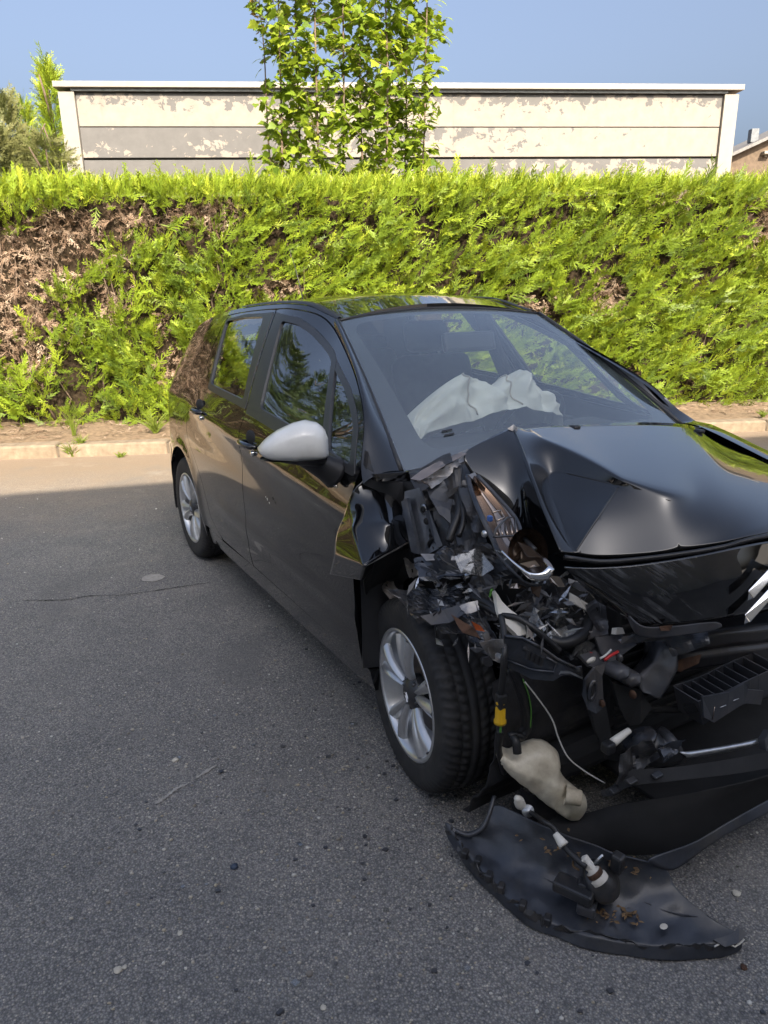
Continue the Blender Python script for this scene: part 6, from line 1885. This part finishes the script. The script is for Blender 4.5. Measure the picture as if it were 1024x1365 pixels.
crumple('torn_grille', [(3.080, -0.546, 0.377), (3.120, -0.479, 0.417), (3.140, -0.462, 0.366), (3.100, -0.576, 0.305)], M['plastic'], car, 10, 10, .016, 40)
crumple('torn_grille', [(3.120, -0.441, 0.387), (3.140, -0.372, 0.390), (3.150, -0.397, 0.360), (3.140, -0.447, 0.342)], M['steel'], car, 8, 6, .012, 41)
lg = [(3.060, -0.584, 0.261), (3.075, -0.557, 0.274), (3.110, -0.541, 0.337), (3.170, -0.423, 0.343), (3.230, -0.128, 0.314), (3.22, .4, .20)]
lg2 = [(3.070, -0.585, 0.249), (3.095, -0.569, 0.264), (3.130, -0.549, 0.308), (3.190, -0.442, 0.322), (3.250, -0.152, 0.283), (3.24, .4, .15)]
V = []; Fc = []
for a, b in zip(cr(lg, 4), cr(lg2, 4)): V += [tuple(a), tuple(b)]
for i in range(len(V) // 2 - 1): Fc.append((2 * i, 2 * i + 1, 2 * i + 3, 2 * i + 2))
o = mk('lower_grille_lip', V, Fc, M['inner'], car, False); o.modifiers.new('sheet', 'SOLIDIFY').thickness = .005
for k, px in enumerate(((3.090, -0.574, 0.286), (3.120, -0.551, 0.325), (3.150, -0.493, 0.339))):
    box('grille_clip', tuple(np.array(px) + np.array([.01, 0, .0])), (.018, .03, .008), M['plastic'], car, .003, Matrix.Rotation(R(15), 3, 'Y'))
# undertray and lower bumper curtain (dark)
V = []; Fc = []
u0 = [(2.860, -0.691, 0.154), (2.970, -0.592, 0.125), (3.080, -0.514, 0.202), (3.180, -0.375, 0.246), (3.250, -0.145, 0.254), (3.26, .45, .16)]
u1 = [(2.906, -0.727, 0.100), (3.026, -0.644, 0.090), (3.138, -0.537, 0.090), (3.219, -0.405, 0.120), (3.242, -0.104, 0.140), (3.30, .45, .10)]
for a, b in zip(cr(u0, 4), cr(u1, 4)): V += [tuple(a), tuple((a + b) * .5 - np.array([.03, 0, 0])), tuple(b)]
for i in range(len(V) // 3 - 1):
    for k in range(2): Fc.append((3 * i + k, 3 * i + k + 1, 3 * i + k + 4, 3 * i + k + 3))
o = mk('lower_valance', V, Fc, M['inner'], car, True); o.modifiers.new('sheet', 'SOLIDIFY').thickness = .005
box('undertray', (2.83, .14, .10), (.64, .92, .015), M['inner'], car, .004)

# ---------------------------------------------------------------- washer bottle hanging out
def inflate(name, pts, depth, mat, parent, power=.5, step=.012, lump=.0, **kw):
    """a blow-moulded body: outline in its own plane, swelling to both sides"""
    P = [Vector(p) for p in pts]
    c = sum(P, Vector()) / len(P)
    n = Vector()
    for i in range(len(P)): n += (P[i] - c).cross(P[(i + 1) % len(P)] - c)
    n.normalize(); u = (P[0] - c); u = (u - n * u.dot(n)).normalized(); v = n.cross(u)
    ol = cr([((p - c).dot(u), (p - c).dot(v)) for p in P], 5, True)
    pts2 = [tuple(q) for q in ol]; nb = len(pts2); ob = np.array(pts2)
    x0, y0 = ob.min(0); x1, y1 = ob.max(0)
    seg = np.concatenate([ob, np.roll(ob, -1, 0)], 1)
    def dist(x, y):
        a = seg[:, :2]; b = seg[:, 2:]; d = b - a
        t = np.clip(((np.array([x, y]) - a) * d).sum(1) / ((d * d).sum(1) + 1e-12), 0, 1)
        return float(np.min(np.hypot(*(np.array([x, y]) - a - d * t[:, None]).T)))
    yy = y0
    while yy < y1:
        xx = x0
        while xx < x1:
            if inside((xx, yy), pts2) and dist(xx, yy) > step * .4: pts2.append((xx, yy))
            xx += step
        yy += step
    vo, _, fa, *_r = delaunay_2d_cdt([Vector(p) for p in pts2], [(i, (i + 1) % nb) for i in range(nb)], [], 0, 1e-7)
    fa = [f for f in fa if inside((sum(vo[i].x for i in f) / 3, sum(vo[i].y for i in f) / 3), pts2[:nb])]
    dm = max(dist(p.x, p.y) for p in vo)
    V = []; Fc = []
    hs = []
    for p in vo:
        d = min(1, dist(p.x, p.y) / (dm * .75)); h = depth * max(0, 1 - (1 - d) ** 2) ** power
        h *= 1 + lump * noise.noise((p.x * 14, p.y * 14, 1))
        hs.append(h)
    N = len(vo)
    for s_ in (1, -1):
        for p, h in zip(vo, hs): V.append(tuple(c + u * p.x + v * p.y + n * h * s_))
    Fc = [tuple(f) for f in fa] + [tuple(i + N for i in f)[::-1] for f in fa]
    bm = bmesh.new()
    o = mk(name, V, Fc, mat, parent, True, **kw)
    bm.from_mesh(o.data); bmesh.ops.remove_doubles(bm, verts=bm.verts, dist=.0006); bmesh.ops.recalc_face_normals(bm, faces=bm.faces); bm.to_mesh(o.data); bm.free()
    o.data.polygons.foreach_set('use_smooth', [True] * len(o.data.polygons))
    return o
bot = inflate('washer_bottle', [(2.860, -0.773, 0.315), (2.865, -0.763, 0.338), (2.870, -0.735, 0.326), (2.880, -0.699, 0.338), (2.900, -0.665, 0.348), (2.920, -0.634, 0.336), (2.935, -0.615, 0.307), (2.940, -0.611, 0.257), (2.955, -0.594, 0.223), (2.970, -0.570, 0.196), (2.980, -0.550, 0.177), (2.980, -0.544, 0.147), (2.975, -0.568, 0.118), (2.955, -0.600, 0.118), (2.930, -0.641, 0.153), (2.900, -0.701, 0.215), (2.870, -0.748, 0.266)], .060, M['bottle'], car, .5, .010, .35, label='yellowed white washer fluid bottle hanging loose')
V, Fc = lathe_vf([(0, .02), (.020, .02), (.022, .016), (.022, -.02), (.026, -.024)], 18, 'x')
c = Vector((3.000, -0.615, 0.213)); q = Vector((.55, .6, -.1)).normalized().to_track_quat('X', 'Z').to_matrix()
mk('bottle_neck', [tuple(c + q @ Vector(v)) for v in V], Fc, M['bottle'], bot, True)
tube('pump', [(2.915, -0.748, 0.349), (2.905, -0.746, 0.375), (2.890, -0.744, 0.384)], .012, M['wire'], car, 9, 4)
tube('pump', [(2.880, -0.751, 0.383), (2.885, -0.734, 0.383), (2.890, -0.706, 0.368)], .010, M['wire'], car, 9, 3)
plate('bottle_bracket', [(2.900, -0.715, 0.221), (2.940, -0.621, 0.129), (2.950, -0.585, 0.095), (2.930, -0.665, 0.087), (2.920, -0.698, 0.103), (2.890, -0.716, 0.147)], M['plastic'], car, .006, bend=.003)
inflate('white_lump', [(2.930, -0.764, 0.218), (2.930, -0.751, 0.227), (2.930, -0.732, 0.209), (2.930, -0.728, 0.188), (2.930, -0.744, 0.177), (2.930, -0.760, 0.194)], .012, M['whiteplastic'], car, .5, .005, .6)
V, Fc = lathe_vf([(0, .006), (.005, .006), (.006, .003), (.016, .002), (.017, 0)], 18, 'x')
c = Vector((2.950, -0.732, 0.182)); q = Vector((.7, -.5, .5)).normalized().to_track_quat('X', 'Z').to_matrix()
mk('washer_bolt', [tuple(c + q @ Vector(v)) for v in V], Fc, M['alu'], car, True)

# ---------------------------------------------------------------- torn bumper skin lying on the ground
O_ = [(2.777, -0.882, 0.085), (2.836, -0.877, 0.060), (2.898, -0.876, 0.045), (2.999, -0.869, 0.035), (3.104, -0.855, 0.030), (3.158, -0.816, 0.030), (3.236, -0.770, 0.030), (3.331, -0.653, 0.030), (3.395, -0.538, 0.030), (3.420, -0.466, 0.035)]
M_ = [(2.812, -0.860, 0.075), (2.849, -0.834, 0.060), (2.910, -0.809, 0.055), (2.989, -0.777, 0.050), (3.076, -0.756, 0.050), (3.138, -0.719, 0.045), (3.207, -0.676, 0.040), (3.280, -0.586, 0.045), (3.360, -0.525, 0.040), (3.418, -0.452, 0.035)]
I_ = [(2.855, -0.845, 0.085), (2.876, -0.820, 0.110), (2.916, -0.777, 0.120), (3.001, -0.745, 0.130), (3.074, -0.707, 0.130), (3.129, -0.655, 0.120), (3.179, -0.590, 0.100), (3.250, -0.518, 0.085), (3.308, -0.512, 0.065), (3.383, -0.487, 0.045)]
T2 = [(2.869, -0.810, 0.120), (2.844, -0.768, 0.160), (2.934, -0.754, 0.170), (3.003, -0.723, 0.170), (3.080, -0.690, 0.170), (3.147, -0.638, 0.160), (3.206, -0.580, 0.150), (3.242, -0.506, 0.110)]
V = O_ + M_ + I_ + T2
n = 10
Fc = [(r * n + k, r * n + k + 1, (r + 1) * n + k + 1, (r + 1) * n + k) for r in range(2) for k in range(9)]
Fc += [(2 * n + k, 2 * n + k + 1, 3 * n + k + 1, 3 * n + k) for k in range(7)]
# front face of the skin, rolled down to the ground
D_ = [(p[0] + .012, p[1] - .006, max(.004, p[2] - .035)) for p in O_]
V += D_; dd = 3 * n + 8
Fc += [(k, k + 1, dd + k + 1, dd + k) for k in range(9)]
crs = [(k, k + 1, .85) for k in range(9)] + [(dd + k, dd + k + 1, 1) for k in range(9)]
M['skin'] = simple('bumper_skin_inside', (.034, .038, .048), .30, var=.4, scale=9, bmp=.18, dirt=((.10, .09, .075), .6))
skin = cage('torn_bumper', V, Fc, M['skin'], car, crs, 0, 4, .004, disp=.020, dscale=.09, label='torn bumper skin lying inside-out on the asphalt')
# the strip still holding it to the car
V = [(3.206, -0.580, 0.150), (3.244, -0.507, 0.100), (3.251, -0.449, 0.170), (3.259, -0.373, 0.150), (3.261, -0.322, 0.190), (3.275, -0.291, 0.170), (3.283, -0.189, 0.220), (3.301, -0.192, 0.200), (3.33, .2, .26), (3.34, .2, .20)]
cage('bumper_strip', V, [(0, 1, 3, 2), (2, 3, 5, 4), (4, 5, 7, 6), (6, 7, 9, 8)], M['skin'], car, [], .3, 3, .004)
tube('bumper_edge', [(2.819, -0.876, 0.085), (2.852, -0.855, 0.085), (2.873, -0.826, 0.110), (2.866, -0.797, 0.140), (2.844, -0.762, 0.170)], .006, M['plasticgrey'], car, 7, 5)
# clips along the outer edge, torn white edge, scuffs
for px in ((2.876, -0.886, 0.055), (2.912, -0.869, 0.050), (2.965, -0.872, 0.045), (3.011, -0.869, 0.045), (3.080, -0.855, 0.040), (3.145, -0.831, 0.040)):
    box('clip', px, (.018, .026, .022), M['plastic'], skin, .004, Matrix.Rotation(R(35), 3, 'Z'))
for i_, (p0, p1, p2, p3) in enumerate((((2.794, -0.878, 0.085), (2.887, -0.879, 0.050), (2.873, -0.883, 0.030), (2.776, -0.886, 0.070)), ((2.907, -0.878, 0.050), (3.013, -0.870, 0.040), (2.997, -0.877, 0.020), (2.892, -0.882, 0.030)), ((3.047, -0.869, 0.040), (3.146, -0.837, 0.040), (3.137, -0.842, 0.015), (3.037, -0.875, 0.020)), ((3.170, -0.818, 0.040), (3.315, -0.679, 0.035), (3.311, -0.676, 0.010), (3.166, -0.819, 0.015)), ((3.334, -0.649, 0.035), (3.402, -0.535, 0.035), (3.400, -0.536, 0.010), (3.331, -0.642, 0.010)))):
    crumple('torn_rim', [p0, p1, p2, p3], M['plastic'], skin, 14, 3, .005, 50 + i_, freq=30, tear=.5)
for pts in ([(2.981, -0.789, 0.062), (3.086, -0.753, 0.062), (3.166, -0.701, 0.060)], [(3.228, -0.607, 0.055), (3.290, -0.571, 0.055), (3.336, -0.519, 0.052)], [(3.195, -0.625, 0.060), (3.258, -0.594, 0.060)]):
    tube('stress_mark', pts, .0016, M['plasticgrey'], skin, 5, 5)
tube('torn_edge', [(3.402, -0.542, 0.034), (3.408, -0.512, 0.036), (3.427, -0.500, 0.034), (3.427, -0.466, 0.037)], .0022, M['whiteplastic'], skin, 5, 2)
tube('torn_edge', [(3.143, -0.835, 0.045), (3.150, -0.836, 0.036), (3.147, -0.834, 0.020)], .002, M['whiteplastic'], skin, 5, 2)
plate('end_flap', [(3.390, -0.533, 0.040), (3.407, -0.488, 0.045), (3.411, -0.468, 0.060), (3.430, -0.459, 0.050), (3.430, -0.490, 0.040), (3.414, -0.523, 0.035)], M['skin'], skin, .004, bend=.004)
V, Fc = lathe_vf([(0, .001), (.006, .001), (.008, 0)], 9, 'z')
c = (3.314, -0.615, 0.055); mk('white_scuff', [(c[0] + v[0], c[1] + v[1] * 1.4, c[2] + v[2]) for v in V], Fc, M['whiteplastic'], skin, True)
# litter caught in it
M['litter'] = simple('leaf_litter', (.16, .10, .05), .95, var=.6, scale=60)
def litter(c0, c1, n, w_, nm='leaf_litter'):
    V = []; Fc = []
    a, b = np.array(c0), np.array(c1)
    for k in range(n):
        p = a + (b - a) * rng.random() + rng.normal(0, w_, 3) * np.array([1, 1, .25])
        s_ = rng.uniform(.004, .011); an = rng.uniform(0, 6.28)
        d = np.array([math.cos(an), math.sin(an), rng.uniform(-.3, .3)]) * s_; e = np.array([-math.sin(an), math.cos(an), rng.uniform(-.3, .3)]) * s_ * .45
        o = len(V); V += [tuple(p - d), tuple(p + e + np.array([0, 0, .002])), tuple(p + d), tuple(p - e)]; Fc.append((o, o + 1, o + 2, o + 3))
    mk(nm, V, Fc, M['litter'], car, kind='stuff')
litter((3.180, -0.740, 0.048), (3.259, -0.643, 0.050), 60, .012)
litter((3.141, -0.656, 0.135), (3.197, -0.580, 0.120), 50, .014)
litter((2.964, -0.752, 0.130), (3.106, -0.673, 0.130), 40, .02)

# ---------------------------------------------------------------- fog lamp lying on the skin
fog = bpy.data.objects.new('fog_lamp', None); put(fog, car)
c = Vector((3.185, -0.686, 0.125)); q = Vector((.55, .2, .65)).normalized().to_track_quat('Z', 'Y').to_matrix()
V, Fc = lathe_vf([(0, .014), (.030, .014), (.034, .006), (.050, .002), (.054, -.018), (.048, -.024), (.02, -.02)], 28, 'z')
mk('lamp_shell', [tuple(c + q @ Vector(v)) for v in V], Fc, M['plastic'], fog, True)
box('lamp_bracket', tuple(c + Vector((-.03, -.07, -.02))), (.10, .05, .03), M['plastic'], fog, .006, Matrix.Rotation(R(25), 3, 'Z'))
box('lamp_bracket', (3.184, -0.739, 0.070), (.045, .05, .03), M['plasticgrey'], fog, .006, Matrix.Rotation(R(35), 3, 'Z'))
box('lamp_bracket', (3.163, -0.733, 0.100), (.03, .035, .05), M['plastic'], fog, .006, Matrix.Rotation(R(35), 3, 'Z'))
box('lamp_bracket', (3.189, -0.647, 0.160), (.03, .03, .05), M['plastic'], fog, .006, Matrix.Rotation(R(15), 3, 'Z'))
hb = Vector((3.174, -0.719, 0.160)); hd = Vector((-.45, -.25, .55)).normalized(); qq = hd.to_track_quat('Z', 'Y').to_matrix()
V, Fc = lathe_vf([(0, .020), (.010, .020), (.012, .0), (.019, -.002), (.019, -.016), (.024, -.018), (.024, -.03)], 18, 'z')
mk('bulb_holder', [tuple(hb + qq @ Vector(v)) for v in V], Fc, M['whiteplastic'], fog, True)
V, Fc = lathe_vf([(.0195, -.001), (.0205, -.004), (.0205, -.012), (.0195, -.015)], 18, 'z')
mk('brown_collar', [tuple(hb + qq @ Vector(v)) for v in V], Fc, M['rust'], fog, True)
bm = bmesh.new(); add_box(bm, tuple(hb + hd * .022), (.022, .018, .03), .003, qq); from_bm('plug', bm, M['whiteplastic'], fog)
ov = Vector((3.161, -0.693, 0.165)); V = []; Fc = []
for i in range(20):
    a = 2 * math.pi * i / 20
    for r1 in (1, .62): V.append(tuple(ov + Vector((.010 * r1 * math.sin(a), .016 * r1 * math.cos(a) * .6 + .022 * r1 * math.sin(a) * .3, .026 * r1 * math.sin(a)))))
for i in range(20): Fc.append((2 * i, 2 * i + 1, 2 * ((i + 1) % 20) + 1, 2 * ((i + 1) % 20)))
o = mk('lever', V, Fc, M['alu'], fog); o.modifiers.new('sheet', 'SOLIDIFY').thickness = .005
cab = [(2.950, -0.726, 0.177), (3.032, -0.755, 0.220), (3.064, -0.743, 0.210), (3.102, -0.747, 0.190), (3.139, -0.742, 0.180), (3.170, -0.737, 0.175)]
tube('lamp_cable', cab, [.006, .006, .007, .007, .009, .007], M['wire'], fog, 8, 5)
a, b = Vector((3.078, -0.756, 0.215)), Vector((3.108, -0.754, 0.200))
tube('cable_label', [tuple(a), tuple(a.lerp(b, .5)), tuple(b)], [.008, .011, .014], M['whiteplastic'], fog, 10, 2)
tube('green_wire', [(3.154, -0.735, 0.170), (3.130, -0.736, 0.165), (3.131, -0.741, 0.150), (3.149, -0.739, 0.150)], .003, M['litter'], fog, 5, 4)

# ================================================================== loose things on the asphalt
def stones():
    # loose grit, nobody could count it
    V = []; T = []; C = []
    bm = bmesh.new(); bmesh.ops.create_icosphere(bm, subdivisions=1, radius=1.0)
    bv_ = np.array([tuple(v.co) for v in bm.verts]); bt = np.array([[v.index for v in f.verts] for f in bm.faces]); bm.free()
    n = 4200
    a = rng.random(n)
    x = rng.uniform(-3.6, 2.2, n); y = rng.uniform(.9, 5.6, n)
    near = rng.random(n) < .55
    x = np.where(near, rng.normal(.0, .55, n), x); y = np.where(near, rng.normal(2.0, .6, n), y)
    r = np.abs(rng.normal(0, .0022, n)) + .0016
    o = 0
    for k in range(n):
        j = bv_ * (1 + rng.normal(0, .16, bv_.shape)) * np.array([1, rng.uniform(.6, 1), .6]) * r[k]
        V.append(j + np.array([x[k], y[k], r[k] * .3])); T.append(bt + o); o += len(bv_)
        C.append(np.full(len(bv_), rng.random()))
    return np.concatenate(V), np.concatenate(T), np.concatenate(C)
mg, t, b = new_mat('grit_stone')
at = nd(t, 'ShaderNodeAttribute', attribute_name='tint')
r_ = ramp(t, at.outputs['Fac'], [(0, (.10, .10, .11)), (.35, (.25, .22, .18)), (.6, (.42, .36, .26)), (.8, (.5, .46, .4)), (1, (.62, .60, .55))])
lk(t, r_.outputs[0], b.inputs['Base Color']); b.inputs['Roughness'].default_value = .8
V, T, C = stones()
mk_np('loose_grit', V, T, mg, None, C, kind='stuff')
def crumbs():
    # clear and black crumbs from the crash, lying round the wreck
    for nm, mt, n, sd in (('glass_crumbs', M['clearplastic'], 240, 1), ('plastic_crumbs', M['plasticgrey'], 170, 2)):
        V = []; Fc = []
        r = np.random.default_rng(sd)
        for k in range(n):
            x, y = r.normal(.35, .55), r.normal(1.75, .45)
            s_ = abs(r.normal(0, .004)) + .0025; a = r.uniform(0, 6.28)
            o = len(V); h = s_ * .6
            for zz in (0.001, h):
                for q in range(4):
                    an = a + q * 1.57 + r.uniform(-.4, .4); V.append((x + s_ * math.cos(an), y + s_ * .8 * math.sin(an), zz))
            Fc += [(o, o + 3, o + 2, o + 1), (o + 4, o + 5, o + 6, o + 7)] + [(o + q, o + (q + 1) % 4, o + 4 + (q + 1) % 4, o + 4 + q) for q in range(4)]
        mk(nm, V, Fc, mt, None, kind='stuff')
crumbs()
def pebble(loc, r, mat, label, cat='stone', sq=.5, seed=1, **kw):
    bm = bmesh.new(); bmesh.ops.create_icosphere(bm, subdivisions=2, radius=r)
    for v in bm.verts:
        v.co += v.co.normalized() * r * .35 * noise.noise(v.co / r * 1.2 + Vector((seed * 4, 0, 0))); v.co.z *= sq
    o = from_bm('stone' if cat == 'stone' else 'debris_chip', bm, mat, None, False, category=cat, label=label)
    o.location = (loc[0], loc[1], r * sq * .6)
M['palestone'] = simple('pale_stone', (.52, .48, .40), .85, var=.2, scale=60)
M['bluechip'] = simple('blue_black_chip', (.03, .045, .075), .35)
pebble((-0.733, 2.099, 0.000), .011, M['palestone'], 'pale yellowish pebble above the white scrape mark on the asphalt', seed=1)
pebble((-0.436, 1.616, 0.000), .011, M['bluechip'], 'small dark blue plastic chip lying alone on the open asphalt', 'debris', .6, 2)
pebble((-0.651, 1.301, 0.000), .010, M['palestone'], 'white stone in the lower left corner area, larger of a pair', seed=3)
pebble((-0.637, 1.309, 0.000), .006, M['palestone'], 'thin pale stone just right of the white one at lower left', seed=4)
pebble((-0.529, 1.400, 0.000), .007, M['palestone'], 'whitish flat stone below the middle of the open asphalt', seed=5)
pebble((-0.154, 1.200, 0.000), .007, M['palestone'], 'grey white stone at the bottom picture edge', seed=6)
pebble((0.914, 1.496, 0.000), .011, M['palestone'], 'pale stone right of the torn bumper skin', seed=7)
pebble((0.829, 1.283, 0.000), .009, M['rust'], 'brown stone near the lower right corner', seed=8)

# wear on the asphalt: crack, pale stain, paint scrapes
M['crack'] = simple('crack_dark', (.02, .02, .02), .95)
M['stain'] = simple('dried_stain', (.33, .31, .28), .85, var=.2, scale=60)
def ground_strip(name, pts, w_, mat, z=.004, jag=.4):
    V = []; Fc = []
    P = cr([(p[0], p[1]) for p in pts], 14)
    for i, p in enumerate(P):
        t_ = P[min(i + 1, len(P) - 1)] - P[max(i - 1, 0)]; n = np.array([-t_[1], t_[0]]) / (np.linalg.norm(t_) + 1e-9)
        ww = w_ * (.25 + .9 * abs(noise.noise((i * .37, w_ * 90, 0))) * 2) * min(1, i / 4, (len(P) - 1 - i) / 4)
        off = n * jag * w_ * 2 * noise.noise((i * .5, 7, 0))
        V += [(*(p + off + n * ww), z), (*(p + off - n * ww), z)]
    for i in range(len(P) - 1): Fc.append((2 * i, 2 * i + 1, 2 * i + 3, 2 * i + 2))
    return mk(name, V, Fc, mat, asphalt)
ground_strip('crack', [(-1.930, 3.477, 0.000), (-1.801, 3.472, 0.000), (-1.684, 3.477, 0.000), (-1.582, 3.521, 0.000), (-1.423, 3.525, 0.000), (-1.275, 3.569, -0.000), (-1.128, 3.625, 0.000), (-0.945, 3.692, 0.000)], .0036, M['crack'], .004, 1.2)
ground_strip('paint_scrape', [(-0.738, 1.877, 0.000), (-0.710, 1.911, 0.000), (-0.687, 1.950, -0.000), (-0.658, 1.971, 0.000)], .012, M['stain'], .004, .25)
ground_strip('paint_scrape', [(-0.640, 1.997, 0.000), (-0.613, 2.031, 0.000), (-0.582, 2.070, 0.000)], .006, M['stain'], .004, .25)
V = []; n = 26
c = np.array((-1.318, 3.762, 0.000))
for i in range(n):
    a = 2 * math.pi * i / n; rr = 1 + .25 * noise.noise((math.cos(a) * 2, math.sin(a) * 2, 3))
    V.append((c[0] + .062 * rr * math.cos(a), c[1] + .055 * rr * math.sin(a), .004))
mk('dried_stain', V, [tuple(range(n))], M['stain'], asphalt)

# stone chips on the front door
for i, c in enumerate(((1.448, -0.850, 0.719), (1.472, -0.851, 0.709), (1.432, -0.850, 0.725))):
    r_c = .005 - .0012 * i
    plate('paint_chip', [(c[0] + r_c * math.cos(t) * (1 + .4 * math.sin(3 * t)), c[1] - .0095, c[2] + r_c * 1.3 * math.sin(t)) for t in np.linspace(0, 5.5, 7)], M['whiteplastic'], car, .001)

# etched marks low on the windscreen
for k, (u_, v0, v1) in enumerate(((.140, -.72, -.66), (.120, -.72, -.66))):
    P = [Vector(ws_fn(u_ + .008 * q, v)) + Vector((.002, 0, .003)) for q, v in ((0, v0), (0, v1), (1, v1), (1, v0))]
    mk('etched_mark', [tuple(p) for p in P], [(0, 1, 2, 3)], M['frit'], screen)
